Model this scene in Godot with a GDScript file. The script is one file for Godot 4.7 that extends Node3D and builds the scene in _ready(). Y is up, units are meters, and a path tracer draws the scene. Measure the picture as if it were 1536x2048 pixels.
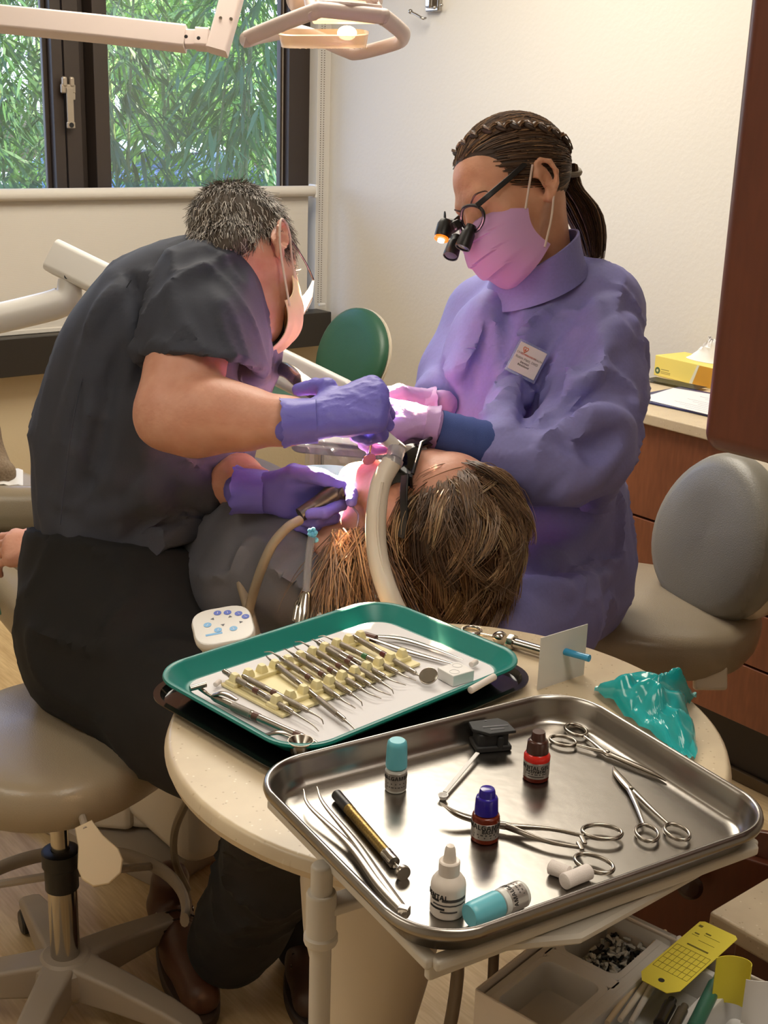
extends Node3D
# A dental operatory: two clinicians treat a reclined patient behind a round instrument table.
# Lengths in metres, y up. The photograph is 1536 x 2048 pixels; the lens was recovered from the room's lines.

const FOCAL := 2565.893
const EYE := Vector3(0, 1.58, 0)
const CAM_ROT := Vector3(-0.299907, -0.680472, 0.0318515)
const WALL_X := 3.04
const WALL_Z := -4.16
const CEIL := 2.62
const TABLE_Y := 0.93
var cam_basis := Basis.from_euler(CAM_ROT)
var M := {}
var taken := {}

# ---------------------------------------------------------------- placing
func ray(px: float, py: float) -> Vector3:
	return cam_basis * Vector3((px - 768.0) / FOCAL, -(py - 1024.0) / FOCAL, -1.0)
func P(px: float, py: float, depth: float) -> Vector3:
	return EYE + ray(px, py) * depth
func PH(px: float, py: float, h: float) -> Vector3:
	var d := ray(px, py)
	return EYE + d * ((h - EYE.y) / d.y)
func PX(px: float, py: float, x: float) -> Vector3:
	var d := ray(px, py)
	return EYE + d * (x / d.x)
func PZ(px: float, py: float, z: float) -> Vector3:
	var d := ray(px, py)
	return EYE + d * (z / d.z)
func cv(x: float, y: float, z: float) -> Vector3:
	return cam_basis * Vector3(x, y, z)
func PP(a: Array) -> PackedVector3Array:
	var o := PackedVector3Array()
	for q in a:
		o.append(P(q[0], q[1], q[2]))
	return o

# ---------------------------------------------------------------- mesh building
class MB:
	var v := PackedVector3Array()
	var t := PackedInt32Array()
	func tri(a: int, b: int, c: int) -> void:
		t.append(a); t.append(b); t.append(c)
	func quad(a: int, b: int, c: int, d: int) -> void:
		tri(a, b, c); tri(a, c, d)
	func grid(first: int, nu: int, nv: int, wrap_u: bool = false, wrap_v: bool = false) -> void:
		for j in (nv if wrap_v else nv - 1):
			for i in (nu if wrap_u else nu - 1):
				var i2 := (i + 1) % nu
				var j2 := (j + 1) % nv
				quad(first + j * nu + i, first + j * nu + i2, first + j2 * nu + i2, first + j2 * nu + i)
	func join(o: MB, xf: Transform3D = Transform3D()) -> void:
		var n := v.size()
		for p in o.v:
			v.append(xf * p)
		for k in o.t:
			t.append(k + n)

func xf_at(p: Vector3, b: Basis = Basis()) -> Transform3D:
	return Transform3D(b, p)
func basis_y(y: Vector3, hint: Vector3 = Vector3(0, 0, 1)) -> Basis:
	var yy := y.normalized()
	var zz := hint - yy * hint.dot(yy)
	if zz.length() < 1e-4:
		zz = Vector3(1, 0, 0) - yy * yy.x
	zz = zz.normalized()
	return Basis(yy.cross(zz), yy, zz)
func yrot(deg: float) -> Basis:
	return Basis(Vector3.UP, deg_to_rad(deg))

func rbox(mb: MB, size: Vector3, r: float, xf: Transform3D = Transform3D(), seg: int = 2) -> void:
	var h := size * 0.5
	r = minf(r, minf(h.x, minf(h.y, h.z)) * 0.999)
	var inner := h - Vector3(r, r, r)
	for ax in 3:
		for s in [-1.0, 1.0]:
			var first := mb.v.size()
			var u := (ax + 1) % 3
			var w := (ax + 2) % 3
			var n := 2 * seg + 2
			var ks := []
			for k in n:
				ks.append(tan(-PI / 4 + PI / 4 * k / seg) if k <= seg else tan(PI / 4 * (k - seg - 1) / seg))
			for j in n:
				for i in n:
					var c := Vector3.ZERO
					var d := Vector3.ZERO
					c[ax] = s * inner[ax]
					d[ax] = s
					c[u] = (-1.0 if i <= seg else 1.0) * inner[u]
					c[w] = (-1.0 if j <= seg else 1.0) * inner[w]
					d[u] = ks[i]
					d[w] = ks[j]
					mb.v.append(xf * (c + d.normalized() * r))
			for j in n - 1:
				for i in n - 1:
					var a := first + j * n + i
					if s > 0:
						mb.quad(a, a + n, a + n + 1, a + 1)
					else:
						mb.quad(a, a + 1, a + n + 1, a + n)

func lathe(mb: MB, prof: Array, segs: int = 24, xf: Transform3D = Transform3D()) -> void:
	var first := mb.v.size()
	for q in prof:
		for i in segs:
			var a := TAU * i / segs
			mb.v.append(xf * Vector3(maxf(q[0], 0.00002) * cos(a), q[1], maxf(q[0], 0.00002) * sin(a)))
	mb.grid(first, segs, prof.size(), true)

func ball(mb: MB, xf: Transform3D, nu: int = 16, nv: int = 10) -> void:
	var prof := []
	for j in nv + 1:
		var a := -PI / 2 + PI * j / nv
		prof.append([cos(a), sin(a)])
	lathe(mb, prof, nu, xf)
func ellipsoid(mb: MB, c: Vector3, r: Vector3, b: Basis = Basis(), nu: int = 16, nv: int = 10) -> void:
	ball(mb, Transform3D(b * Basis.from_scale(r), c), nu, nv)

func frames(pts: PackedVector3Array, closed: bool, hint: Vector3) -> Array:
	var out := []
	var n := pts.size()
	var prev := Vector3.ZERO
	for i in n:
		var a := pts[(i - 1 + n) % n] if closed or i > 0 else pts[i]
		var b := pts[(i + 1) % n] if closed or i < n - 1 else pts[i]
		var d := (b - a).normalized()
		var u: Vector3
		if i == 0:
			u = hint - d * hint.dot(d)
			if u.length() < 1e-3:
				u = Vector3(1, 0.3, 0.2) - d * Vector3(1, 0.3, 0.2).dot(d)
		else:
			u = prev - d * prev.dot(d)
		u = u.normalized()
		prev = u
		out.append([u, u.cross(d).normalized(), d])
	return out

func tube(mb: MB, pts: PackedVector3Array, radii, segs: int = 10, closed: bool = false, flat: float = 1.0, hint: Vector3 = Vector3.UP) -> void:
	var fr := frames(pts, closed, hint)
	var first := mb.v.size()
	var n := pts.size()
	for i in n:
		var r: float = radii if radii is float else radii[i]
		for k in segs:
			var a := TAU * k / segs
			mb.v.append(pts[i] + (fr[i][0] * cos(a) * flat + fr[i][1] * sin(a)) * r)
	mb.grid(first, segs, n, true, closed)
	if not closed:
		for e in [0, n - 1]:
			var c := mb.v.size()
			mb.v.append(pts[e])
			for k in segs:
				var p: int = first + e * segs + k
				var q: int = first + e * segs + (k + 1) % segs
				if e == 0:
					mb.tri(c, q, p)
				else:
					mb.tri(c, p, q)

func curve(pts: PackedVector3Array, n: int, closed: bool = false) -> PackedVector3Array:
	var o := PackedVector3Array()
	var m := pts.size()
	var spans := m if closed else m - 1
	for k in (n if closed else n + 1):
		var s := float(k) / n * spans
		var i := mini(int(s), spans - 1)
		var f := s - i
		var p0: Vector3 = pts[(i - 1 + m) % m] if closed or i > 0 else pts[0] * 2.0 - pts[1]
		var p1: Vector3 = pts[i % m]
		var p2: Vector3 = pts[(i + 1) % m]
		var p3: Vector3 = pts[(i + 2) % m] if closed or i + 2 < m else pts[m - 1] * 2.0 - pts[m - 2]
		o.append(p1.cubic_interpolate(p2, p0, p3, f))
	return o
func lerps(vals: Array, n: int) -> Array:
	var o := []
	for k in n + 1:
		var s := float(k) / n * (vals.size() - 1)
		var i := mini(int(s), vals.size() - 2)
		o.append(lerpf(vals[i], vals[i + 1], s - i))
	return o

func loft(mb: MB, rings: Array, cap0: bool = false, cap1: bool = false, wrap: bool = false) -> void:
	var first := mb.v.size()
	var n: int = rings[0].size()
	for r in rings:
		for p in r:
			mb.v.append(p)
	mb.grid(first, n, rings.size(), true, wrap)
	for e in 2:
		if (e == 0 and cap0) or (e == 1 and cap1):
			var at := first + (0 if e == 0 else (rings.size() - 1) * n)
			var c := Vector3.ZERO
			for k in n:
				c += mb.v[at + k] / n
			var ci := mb.v.size()
			mb.v.append(c)
			for k in n:
				if e == 0:
					mb.tri(ci, at + (k + 1) % n, at + k)
				else:
					mb.tri(ci, at + k, at + (k + 1) % n)

func rrect(w: float, h: float, r: float, n: int = 6) -> PackedVector2Array:
	var o := PackedVector2Array()
	r = minf(r, minf(w, h) * 0.499)
	for q in 4:
		var cx := (w / 2 - r) * (1 if q == 0 or q == 3 else -1)
		var cy := (h / 2 - r) * (1 if q < 2 else -1)
		for k in n + 1:
			var a := PI / 2 * q + PI / 2 * k / n
			o.append(Vector2(cx + r * cos(a), cy + r * sin(a)))
	return o
func ring_xz(poly: PackedVector2Array, y: float, xf: Transform3D = Transform3D(), grow: float = 0.0) -> PackedVector3Array:
	var o := PackedVector3Array()
	for p in poly:
		var q := p + p.normalized() * grow
		o.append(xf * Vector3(q.x, y, q.y))
	return o
# a flat plate with a freely shaped outline, thickness along y, small chamfer
func plate(mb: MB, poly: PackedVector2Array, y0: float, y1: float, xf: Transform3D = Transform3D(), bevel: float = 0.0) -> void:
	var area := 0.0
	for i in poly.size():
		area += poly[i].cross(poly[(i + 1) % poly.size()])
	if area < 0.0:
		poly.reverse()
	var inner := poly
	if bevel > 0.0:
		inner = PackedVector2Array()
		var n := poly.size()
		for i in n:
			var a := (poly[i] - poly[(i - 1 + n) % n]).normalized()
			var b := (poly[(i + 1) % n] - poly[i]).normalized()
			var sm := (a + b).normalized()
			inner.append(poly[i] + Vector2(-sm.y, sm.x) * bevel)
	var idx := Geometry2D.triangulate_polygon(inner)
	var rings := []
	if bevel > 0.0:
		rings = [[inner, y0], [poly, y0 + bevel], [poly, y1 - bevel], [inner, y1]]
	else:
		rings = [[poly, y0], [poly, y1]]
	var first := mb.v.size()
	for r in rings:
		for p in r[0]:
			mb.v.append(xf * Vector3(p.x, r[1], p.y))
	mb.grid(first, poly.size(), rings.size(), true)
	var top: int = first + (rings.size() - 1) * poly.size()
	# orientation of the caps follows the sides
	for k in range(0, idx.size(), 3):
		var a2 := poly[idx[k]]
		var b2 := poly[idx[k + 1]]
		var c2 := poly[idx[k + 2]]
		var ccw := (b2 - a2).cross(c2 - a2) > 0.0
		if ccw:
			mb.tri(top + idx[k], top + idx[k + 1], top + idx[k + 2])
			mb.tri(first + idx[k], first + idx[k + 2], first + idx[k + 1])
		else:
			mb.tri(top + idx[k], top + idx[k + 2], top + idx[k + 1])
			mb.tri(first + idx[k], first + idx[k + 1], first + idx[k + 2])

# a surface with thickness from a grid of points
func sheet(mb: MB, pts: Array, thick: float) -> void:
	var nv := pts.size()
	var nu: int = pts[0].size()
	var first := mb.v.size()
	var nor := []
	for j in nv:
		for i in nu:
			var du: Vector3 = pts[j][mini(i + 1, nu - 1)] - pts[j][maxi(i - 1, 0)]
			var dv: Vector3 = pts[mini(j + 1, nv - 1)][i] - pts[maxi(j - 1, 0)][i]
			nor.append(du.cross(dv).normalized())
	for s in [-0.5, 0.5]:
		for j in nv:
			for i in nu:
				mb.v.append(pts[j][i] + nor[j * nu + i] * thick * s)
	var m := nu * nv
	for j in nv - 1:
		for i in nu - 1:
			var a := first + j * nu + i
			mb.quad(a, a + 1, a + nu + 1, a + nu)
			mb.quad(a + m, a + m + nu, a + m + nu + 1, a + m + 1)
	for i in nu - 1:
		var a := first + i
		mb.quad(a, a + m, a + m + 1, a + 1)
		var b := first + (nv - 1) * nu + i
		mb.quad(b, b + 1, b + m + 1, b + m)
	for j in nv - 1:
		var a := first + j * nu
		mb.quad(a, a + nu, a + nu + m, a + m)
		var b := first + j * nu + nu - 1
		mb.quad(b, b + m, b + m + nu, b + nu)

# normals split at creases; the whole is turned so that front faces look outward
func finish(mb: MB, crease: float = 38.0, colors: PackedColorArray = PackedColorArray()) -> ArrayMesh:
	var nt := mb.t.size() / 3
	var v := mb.v
	var t := mb.t
	var vol := 0.0
	var c0 := v[0]
	for k in nt:
		vol += (v[t[3 * k]] - c0).dot((v[t[3 * k + 1]] - c0).cross(v[t[3 * k + 2]] - c0))
	if vol > 0.0:
		for k in nt:
			var s := t[3 * k + 1]
			t[3 * k + 1] = t[3 * k + 2]
			t[3 * k + 2] = s
	var fn := PackedVector3Array()
	fn.resize(nt)
	var count := PackedInt32Array()
	count.resize(v.size() + 1)
	for k in nt:
		fn[k] = (v[t[3 * k + 2]] - v[t[3 * k]]).cross(v[t[3 * k + 1]] - v[t[3 * k]])
		for c in 3:
			count[t[3 * k + c] + 1] += 1
	for i in v.size():
		count[i + 1] += count[i]
	var fill := count.duplicate()
	var of := PackedInt32Array()
	of.resize(nt * 3)
	for k in nt:
		for c in 3:
			var i := t[3 * k + c]
			of[fill[i]] = k
			fill[i] += 1
	var lim := cos(deg_to_rad(crease))
	var ov := PackedVector3Array()
	var on := PackedVector3Array()
	ov.resize(nt * 3)
	on.resize(nt * 3)
	var oc := PackedColorArray()
	var tinted := colors.size() > 0
	if tinted:
		oc.resize(nt * 3)
	var un := PackedVector3Array()
	un.resize(nt)
	for k in nt:
		un[k] = fn[k].normalized()
	for k in nt:
		var me := un[k]
		for c in 3:
			var i := t[3 * k + c]
			var s := Vector3.ZERO
			for q in range(count[i], count[i + 1]):
				var f := of[q]
				if me.dot(un[f]) >= lim:
					s += fn[f]
			ov[3 * k + c] = v[i]
			on[3 * k + c] = s.normalized() if s.length_squared() > 1e-20 else Vector3.UP
			if tinted:
				oc[3 * k + c] = colors[i]
	var arr := []
	arr.resize(Mesh.ARRAY_MAX)
	arr[Mesh.ARRAY_VERTEX] = ov
	arr[Mesh.ARRAY_NORMAL] = on
	if tinted:
		arr[Mesh.ARRAY_COLOR] = oc
	var am := ArrayMesh.new()
	am.add_surface_from_arrays(Mesh.PRIMITIVE_TRIANGLES, arr)
	return am

# creases of cloth: noise drawn out along a direction, strongest round a place
class Folds:
	var sets := []
	func add(n: FastNoiseLite, along: Vector3, stretch: float, amp: float, at: Vector3, reach: float, ridged: bool = true) -> void:
		var a := along.normalized()
		sets.append([n, a, 1.0 - 1.0 / stretch, amp, at, reach, ridged])
	func lift(p: Vector3) -> float:
		var o := 0.0
		for s in sets:
			var w: float = 1.0
			if s[5] > 0.0:
				w = 1.0 - p.distance_to(s[4]) / s[5]
				if w <= 0.0:
					continue
				w = w * w * (3.0 - 2.0 * w)
			var a: Vector3 = s[1]
			var k: float = s[2]
			var q := p - a * (p.dot(a) * k)
			var n: FastNoiseLite = s[0]
			var v := n.get_noise_3dv(q)
			var amp: float = s[3]
			if s[6]:
				v = maxf(1.0 - 3.2 * absf(v), 0.0)
				v = v * v
			o += v * w * amp
		return o

# ---------------------------------------------------------------- soft bodies: a distance field meshed as surface nets
class Field:
	var lo: Vector3
	var cell: float
	var nx: int
	var ny: int
	var nz: int
	var f := PackedFloat32Array()
	func _init(a: Vector3, b: Vector3, c: float) -> void:
		lo = a
		cell = c
		nx = int(ceil((b.x - a.x) / c)) + 2
		ny = int(ceil((b.y - a.y) / c)) + 2
		nz = int(ceil((b.z - a.z) / c)) + 2
		f.resize(nx * ny * nz)
		f.fill(1.0)
	func span(a: Vector3, b: Vector3) -> PackedInt32Array:
		return PackedInt32Array([
			clampi(int(floor((a.x - lo.x) / cell)), 0, nx - 1), clampi(int(ceil((b.x - lo.x) / cell)), 0, nx - 1),
			clampi(int(floor((a.y - lo.y) / cell)), 0, ny - 1), clampi(int(ceil((b.y - lo.y) / cell)), 0, ny - 1),
			clampi(int(floor((a.z - lo.z) / cell)), 0, nz - 1), clampi(int(ceil((b.z - lo.z) / cell)), 0, nz - 1)])
	# tapered capsule; squash flattens it along the given unit direction
	func bone(a: Vector3, b: Vector3, ra: float, rb: float, k: float = 0.02, cut: bool = false, flat_dir: Vector3 = Vector3.ZERO, flat: float = 1.0) -> void:
		var m := maxf(ra, rb) * maxf(1.0, 1.0 / flat) + k + 2.5 * cell
		var s := span(a.min(b) - Vector3(m, m, m), a.max(b) + Vector3(m, m, m))
		var ab := b - a
		var l2 := maxf(ab.length_squared(), 1e-9)
		var bend := flat != 1.0
		for z in range(s[4], s[5] + 1):
			for y in range(s[2], s[3] + 1):
				var at := (z * ny + y) * nx
				for x in range(s[0], s[1] + 1):
					var p := lo + Vector3(x, y, z) * cell - a
					var h := clampf(p.dot(ab) / l2, 0.0, 1.0)
					var w := p - ab * h
					if bend:
						w += flat_dir * (w.dot(flat_dir) * (1.0 / flat - 1.0))
					var d := w.length() - (ra + (rb - ra) * h)
					var o := f[at + x]
					if cut:
						d = -d
						var g := maxf(k - absf(d - o), 0.0)
						f[at + x] = maxf(d, o) + (g * g / (4.0 * k) if k > 0.0 else 0.0)
					else:
						var g := maxf(k - absf(d - o), 0.0)
						f[at + x] = minf(d, o) - (g * g / (4.0 * k) if k > 0.0 else 0.0)
	func egg(c: Vector3, r: Vector3, b: Basis, k: float = 0.02, cut: bool = false) -> void:
		var rm := maxf(r.x, maxf(r.y, r.z))
		var m := rm + k + 2.5 * cell
		var s := span(c - Vector3(m, m, m), c + Vector3(m, m, m))
		var inv := b.transposed()
		var rmin := minf(r.x, minf(r.y, r.z))
		for z in range(s[4], s[5] + 1):
			for y in range(s[2], s[3] + 1):
				var at := (z * ny + y) * nx
				for x in range(s[0], s[1] + 1):
					var q := inv * (lo + Vector3(x, y, z) * cell - c)
					var e := q / r
					var k0 := e.length()
					var k1 := (e / r).length()
					var d := k0 * (k0 - 1.0) / k1 if k1 > 1e-6 else -rmin
					var o := f[at + x]
					if cut:
						d = -d
						var g := maxf(k - absf(d - o), 0.0)
						f[at + x] = maxf(d, o) + (g * g / (4.0 * k) if k > 0.0 else 0.0)
					else:
						var g := maxf(k - absf(d - o), 0.0)
						f[at + x] = minf(d, o) - (g * g / (4.0 * k) if k > 0.0 else 0.0)
	# keeps only the side of a plane that the normal points away from
	func trim(p0: Vector3, n: Vector3, near: Vector3 = Vector3.ZERO, reach: float = 100.0, k: float = 0.004) -> void:
		for z in nz:
			for y in ny:
				var at := (z * ny + y) * nx
				for x in nx:
					var o := f[at + x]
					if o > 0.3:
						continue
					var p := lo + Vector3(x, y, z) * cell
					if reach < 50.0 and p.distance_to(near) > reach:
						continue
					var d := (p - p0).dot(n)
					var g := maxf(k - absf(d - o), 0.0)
					f[at + x] = maxf(d, o) + g * g / (4.0 * k)
	func at_point(p: Vector3) -> float:
		var q := (p - lo) / cell
		var x := clampi(int(q.x), 0, nx - 2)
		var y := clampi(int(q.y), 0, ny - 2)
		var z := clampi(int(q.z), 0, nz - 2)
		var a := q.x - x
		var b := q.y - y
		var c := q.z - z
		var i := (z * ny + y) * nx + x
		var sy := nx
		var sz := nx * ny
		return lerpf(lerpf(lerpf(f[i], f[i + 1], a), lerpf(f[i + sy], f[i + sy + 1], a), b), lerpf(lerpf(f[i + sz], f[i + sz + 1], a), lerpf(f[i + sz + sy], f[i + sz + sy + 1], a), b), c)
	func grad(p: Vector3) -> Vector3:
		var h := cell * 0.75
		return Vector3(at_point(p + Vector3(h, 0, 0)) - at_point(p - Vector3(h, 0, 0)), at_point(p + Vector3(0, h, 0)) - at_point(p - Vector3(0, h, 0)), at_point(p + Vector3(0, 0, h)) - at_point(p - Vector3(0, 0, h))).normalized()
	func drop(p: Vector3) -> Vector3:
		for i in 4:
			p -= grad(p) * at_point(p) * 0.9
		return p
	func mesh_into(mb: MB, folds: Folds = null) -> void:
		var id := PackedInt32Array()
		id.resize(nx * ny * nz)
		id.fill(-1)
		var sy := nx
		var sz := nx * ny
		var corner := [0, 1, sy, sy + 1, sz, sz + 1, sz + sy, sz + sy + 1]
		var offs := [Vector3(0, 0, 0), Vector3(1, 0, 0), Vector3(0, 1, 0), Vector3(1, 1, 0), Vector3(0, 0, 1), Vector3(1, 0, 1), Vector3(0, 1, 1), Vector3(1, 1, 1)]
		var edges := [0, 1, 2, 3, 4, 5, 6, 7, 0, 2, 1, 3, 4, 6, 5, 7, 0, 4, 1, 5, 2, 6, 3, 7]
		for z in nz - 1:
			for y in ny - 1:
				var base := (z * ny + y) * nx
				for x in nx - 1:
					var i := base + x
					var o := f[i]
					if o > 2.5 * cell or o < -2.5 * cell:
						continue
					var inside := 0
					for c in 8:
						if f[i + corner[c]] < 0.0:
							inside += 1
					if inside == 0 or inside == 8:
						continue
					var s := Vector3.ZERO
					var n := 0
					for e in range(0, 24, 2):
						var a: int = edges[e]
						var b: int = edges[e + 1]
						var fa := f[i + corner[a]]
						var fb := f[i + corner[b]]
						if (fa < 0.0) != (fb < 0.0):
							s += offs[a].lerp(offs[b], fa / (fa - fb))
							n += 1
					id[i] = mb.v.size()
					var p := lo + (Vector3(x, y, z) + s / n) * cell
					if folds:
						var g := grad(p)
						p += g * folds.lift(p)
					mb.v.append(p)
		for z in range(1, nz - 1):
			for y in range(1, ny - 1):
				var base := (z * ny + y) * nx
				for x in range(1, nx - 1):
					var i := base + x
					if id[i] < 0:
						continue
					var neg := f[i] < 0.0
					if neg != (f[i + 1] < 0.0) and id[i - sy] >= 0 and id[i - sz] >= 0 and id[i - sy - sz] >= 0:
						if neg:
							mb.quad(id[i - sy - sz], id[i - sy], id[i], id[i - sz])
						else:
							mb.quad(id[i - sy - sz], id[i - sz], id[i], id[i - sy])
					if neg != (f[i + sy] < 0.0) and id[i - 1] >= 0 and id[i - sz] >= 0 and id[i - 1 - sz] >= 0:
						if neg:
							mb.quad(id[i - 1 - sz], id[i - sz], id[i], id[i - 1])
						else:
							mb.quad(id[i - 1 - sz], id[i - 1], id[i], id[i - sz])
					if neg != (f[i + sz] < 0.0) and id[i - 1] >= 0 and id[i - sy] >= 0 and id[i - 1 - sy] >= 0:
						if neg:
							mb.quad(id[i - 1 - sy], id[i - 1], id[i], id[i - sy])
						else:
							mb.quad(id[i - 1 - sy], id[i - sy], id[i], id[i - 1])

# ---------------------------------------------------------------- nodes
func numbered(nm: String) -> String:
	var n: int = taken.get(nm, 0)
	taken[nm] = n + 1
	return nm if n == 0 else "%s_%03d" % [nm, n]
func thing(nm: String, label: String, category: String, at: Vector3 = Vector3.ZERO, group: String = "", b: Basis = Basis()) -> Node3D:
	var o := Node3D.new()
	o.name = numbered(nm)
	add_child(o)
	o.transform = Transform3D(b, at)
	o.set_meta("label", label)
	o.set_meta("category", category)
	if group != "":
		o.set_meta("group", group)
	return o
func part(par: Node3D, nm: String, mesh: Mesh, m: Material, label: String = "") -> MeshInstance3D:
	var o := MeshInstance3D.new()
	o.name = nm
	o.mesh = mesh
	o.material_override = m
	par.add_child(o, true)
	if label != "":
		o.set_meta("label", label)
	return o
# the same for a mesh given in room coordinates
func wpart(par: Node3D, nm: String, mesh: Mesh, m: Material, label: String = "") -> MeshInstance3D:
	var o := part(par, nm, mesh, m, label)
	o.transform = par.global_transform.affine_inverse()
	return o
func struct(nm: String, mesh: Mesh, m: Material, label: String = "") -> MeshInstance3D:
	var o := MeshInstance3D.new()
	o.name = numbered(nm)
	o.mesh = mesh
	o.material_override = m
	add_child(o, true)
	o.set_meta("kind", "structure")
	if label != "":
		o.set_meta("label", label)
	return o
func copy_of(o: Node3D, at: Transform3D, label: String = "") -> Node3D:
	var c: Node3D = o.duplicate()
	var re := RegEx.create_from_string("_[0-9]{3}$")
	c.name = numbered(re.sub(o.name, ""))
	add_child(c)
	c.transform = at
	if label != "":
		c.set_meta("label", label)
	return c
func box_at(nm: String, par: Node3D, size: Vector3, c: Vector3, r: float, m: Material, b: Basis = Basis()) -> MeshInstance3D:
	var mb := MB.new()
	rbox(mb, size, r, Transform3D(b, c))
	return wpart(par, nm, finish(mb), m)
func words(s: String, size: float, m: Material, par: Node3D, xf: Transform3D, nm: String = "lettering", bend: float = 0.0, bold: bool = false) -> MeshInstance3D:
	# flat letters in the xy plane of xf; bend > 0 wraps them round a cylinder of that radius about y
	var tm := TextMesh.new()
	tm.text = s
	var fnt := SystemFont.new()
	fnt.font_names = PackedStringArray(["Droid Sans"])
	if bold:
		fnt.font_weight = 700
	tm.font = fnt
	tm.font_size = 32
	tm.pixel_size = size / 32.0
	tm.depth = 0.0004
	tm.curve_step = 1.0
	if bend <= 0.0:
		var o := part(par, nm, tm, m)
		o.transform = xf
		return o
	var arr := tm.get_mesh_arrays()
	var mb := MB.new()
	for p in arr[Mesh.ARRAY_VERTEX]:
		var a: float = p.x / bend
		var r: float = bend + p.z
		mb.v.append(Vector3(r * sin(a), p.y, r * cos(a)))
	mb.t = arr[Mesh.ARRAY_INDEX] if arr[Mesh.ARRAY_INDEX] != null else PackedInt32Array(range(mb.v.size()))
	var o2 := part(par, nm, finish(mb, 60), m)
	o2.transform = xf
	return o2

# ---------------------------------------------------------------- materials
func mat(c: Color, rough: float = 0.6, metal: float = 0.0) -> StandardMaterial3D:
	var m := StandardMaterial3D.new()
	m.albedo_color = c
	m.roughness = rough
	m.metallic = metal
	return m
func noise(freq: float, seed_: int, oct: int = 3, kind: int = FastNoiseLite.TYPE_SIMPLEX_SMOOTH) -> FastNoiseLite:
	var n := FastNoiseLite.new()
	n.noise_type = kind
	n.frequency = freq
	n.seed = seed_
	n.fractal_octaves = oct
	return n
func tex(img: Image) -> ImageTexture:
	img.generate_mipmaps()
	return ImageTexture.create_from_image(img)
# tileable noise between two colours
func mottle(a: Color, b: Color, freq: float, seed_: int, oct: int = 4, side: int = 256) -> ImageTexture:
	var g := noise(freq, seed_, oct).get_seamless_image(side, side)
	var img := Image.create(side, side, false, Image.FORMAT_RGB8)
	for y in side:
		for x in side:
			img.set_pixel(x, y, a.lerp(b, g.get_pixel(x, y).r))
	return tex(img)
func relief(freq: float, seed_: int, strength: float, oct: int = 3, side: int = 256, sx: int = 1, sy: int = 1) -> ImageTexture:
	var g := noise(freq, seed_, oct).get_seamless_image(side * sx / maxi(sx, sy), side * sy / maxi(sx, sy))
	g.resize(side, side)
	g.convert(Image.FORMAT_RGBA8)
	g.bump_map_to_normal_map(strength)
	return tex(g)
func weave(side: int, strength: float) -> ImageTexture:
	var img := Image.create(side, side, false, Image.FORMAT_RGBA8)
	for y in side:
		for x in side:
			var k := 0.5 + 0.25 * sin(TAU * x / 8.0) * (1.0 if (y / 4) % 2 == 0 else -1.0) + 0.25 * sin(TAU * y / 8.0)
			img.set_pixel(x, y, Color(k, k, k))
	img.bump_map_to_normal_map(strength)
	return tex(img)
func tri(m: StandardMaterial3D, albedo: Texture2D, scale_: float, normal_: Texture2D = null, ns: float = 1.0, world: bool = false) -> StandardMaterial3D:
	m.uv1_triplanar = true
	m.uv1_world_triplanar = world
	m.uv1_scale = Vector3.ONE * scale_
	if albedo:
		m.albedo_texture = albedo
	if normal_:
		m.normal_enabled = true
		m.normal_texture = normal_
		m.normal_scale = ns
	return m
# wood grain: streaks along v
func grain(a: Color, b: Color, seed_: int, w: int, h: int, fine: float, contrast: float) -> ImageTexture:
	var n1 := noise(0.02 * fine, seed_, 3)
	var n2 := noise(0.2 * fine, seed_ + 5, 2)
	var img := Image.create(w, h, false, Image.FORMAT_RGB8)
	for y in h:
		# the streak closes on itself up and down
		var cy := 12.0 * cos(TAU * y / h)
		var sy := 12.0 * sin(TAU * y / h)
		for x in w:
			var fx := absf(float(x) / w * 2.0 - 1.0) * w
			var k := 0.5 + contrast * (0.6 * n1.get_noise_3d(fx, cy, sy) + 0.4 * n2.get_noise_3d(fx, cy, sy))
			img.set_pixel(x, y, a.lerp(b, clampf(k, 0.0, 1.0)))
	return tex(img)

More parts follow.
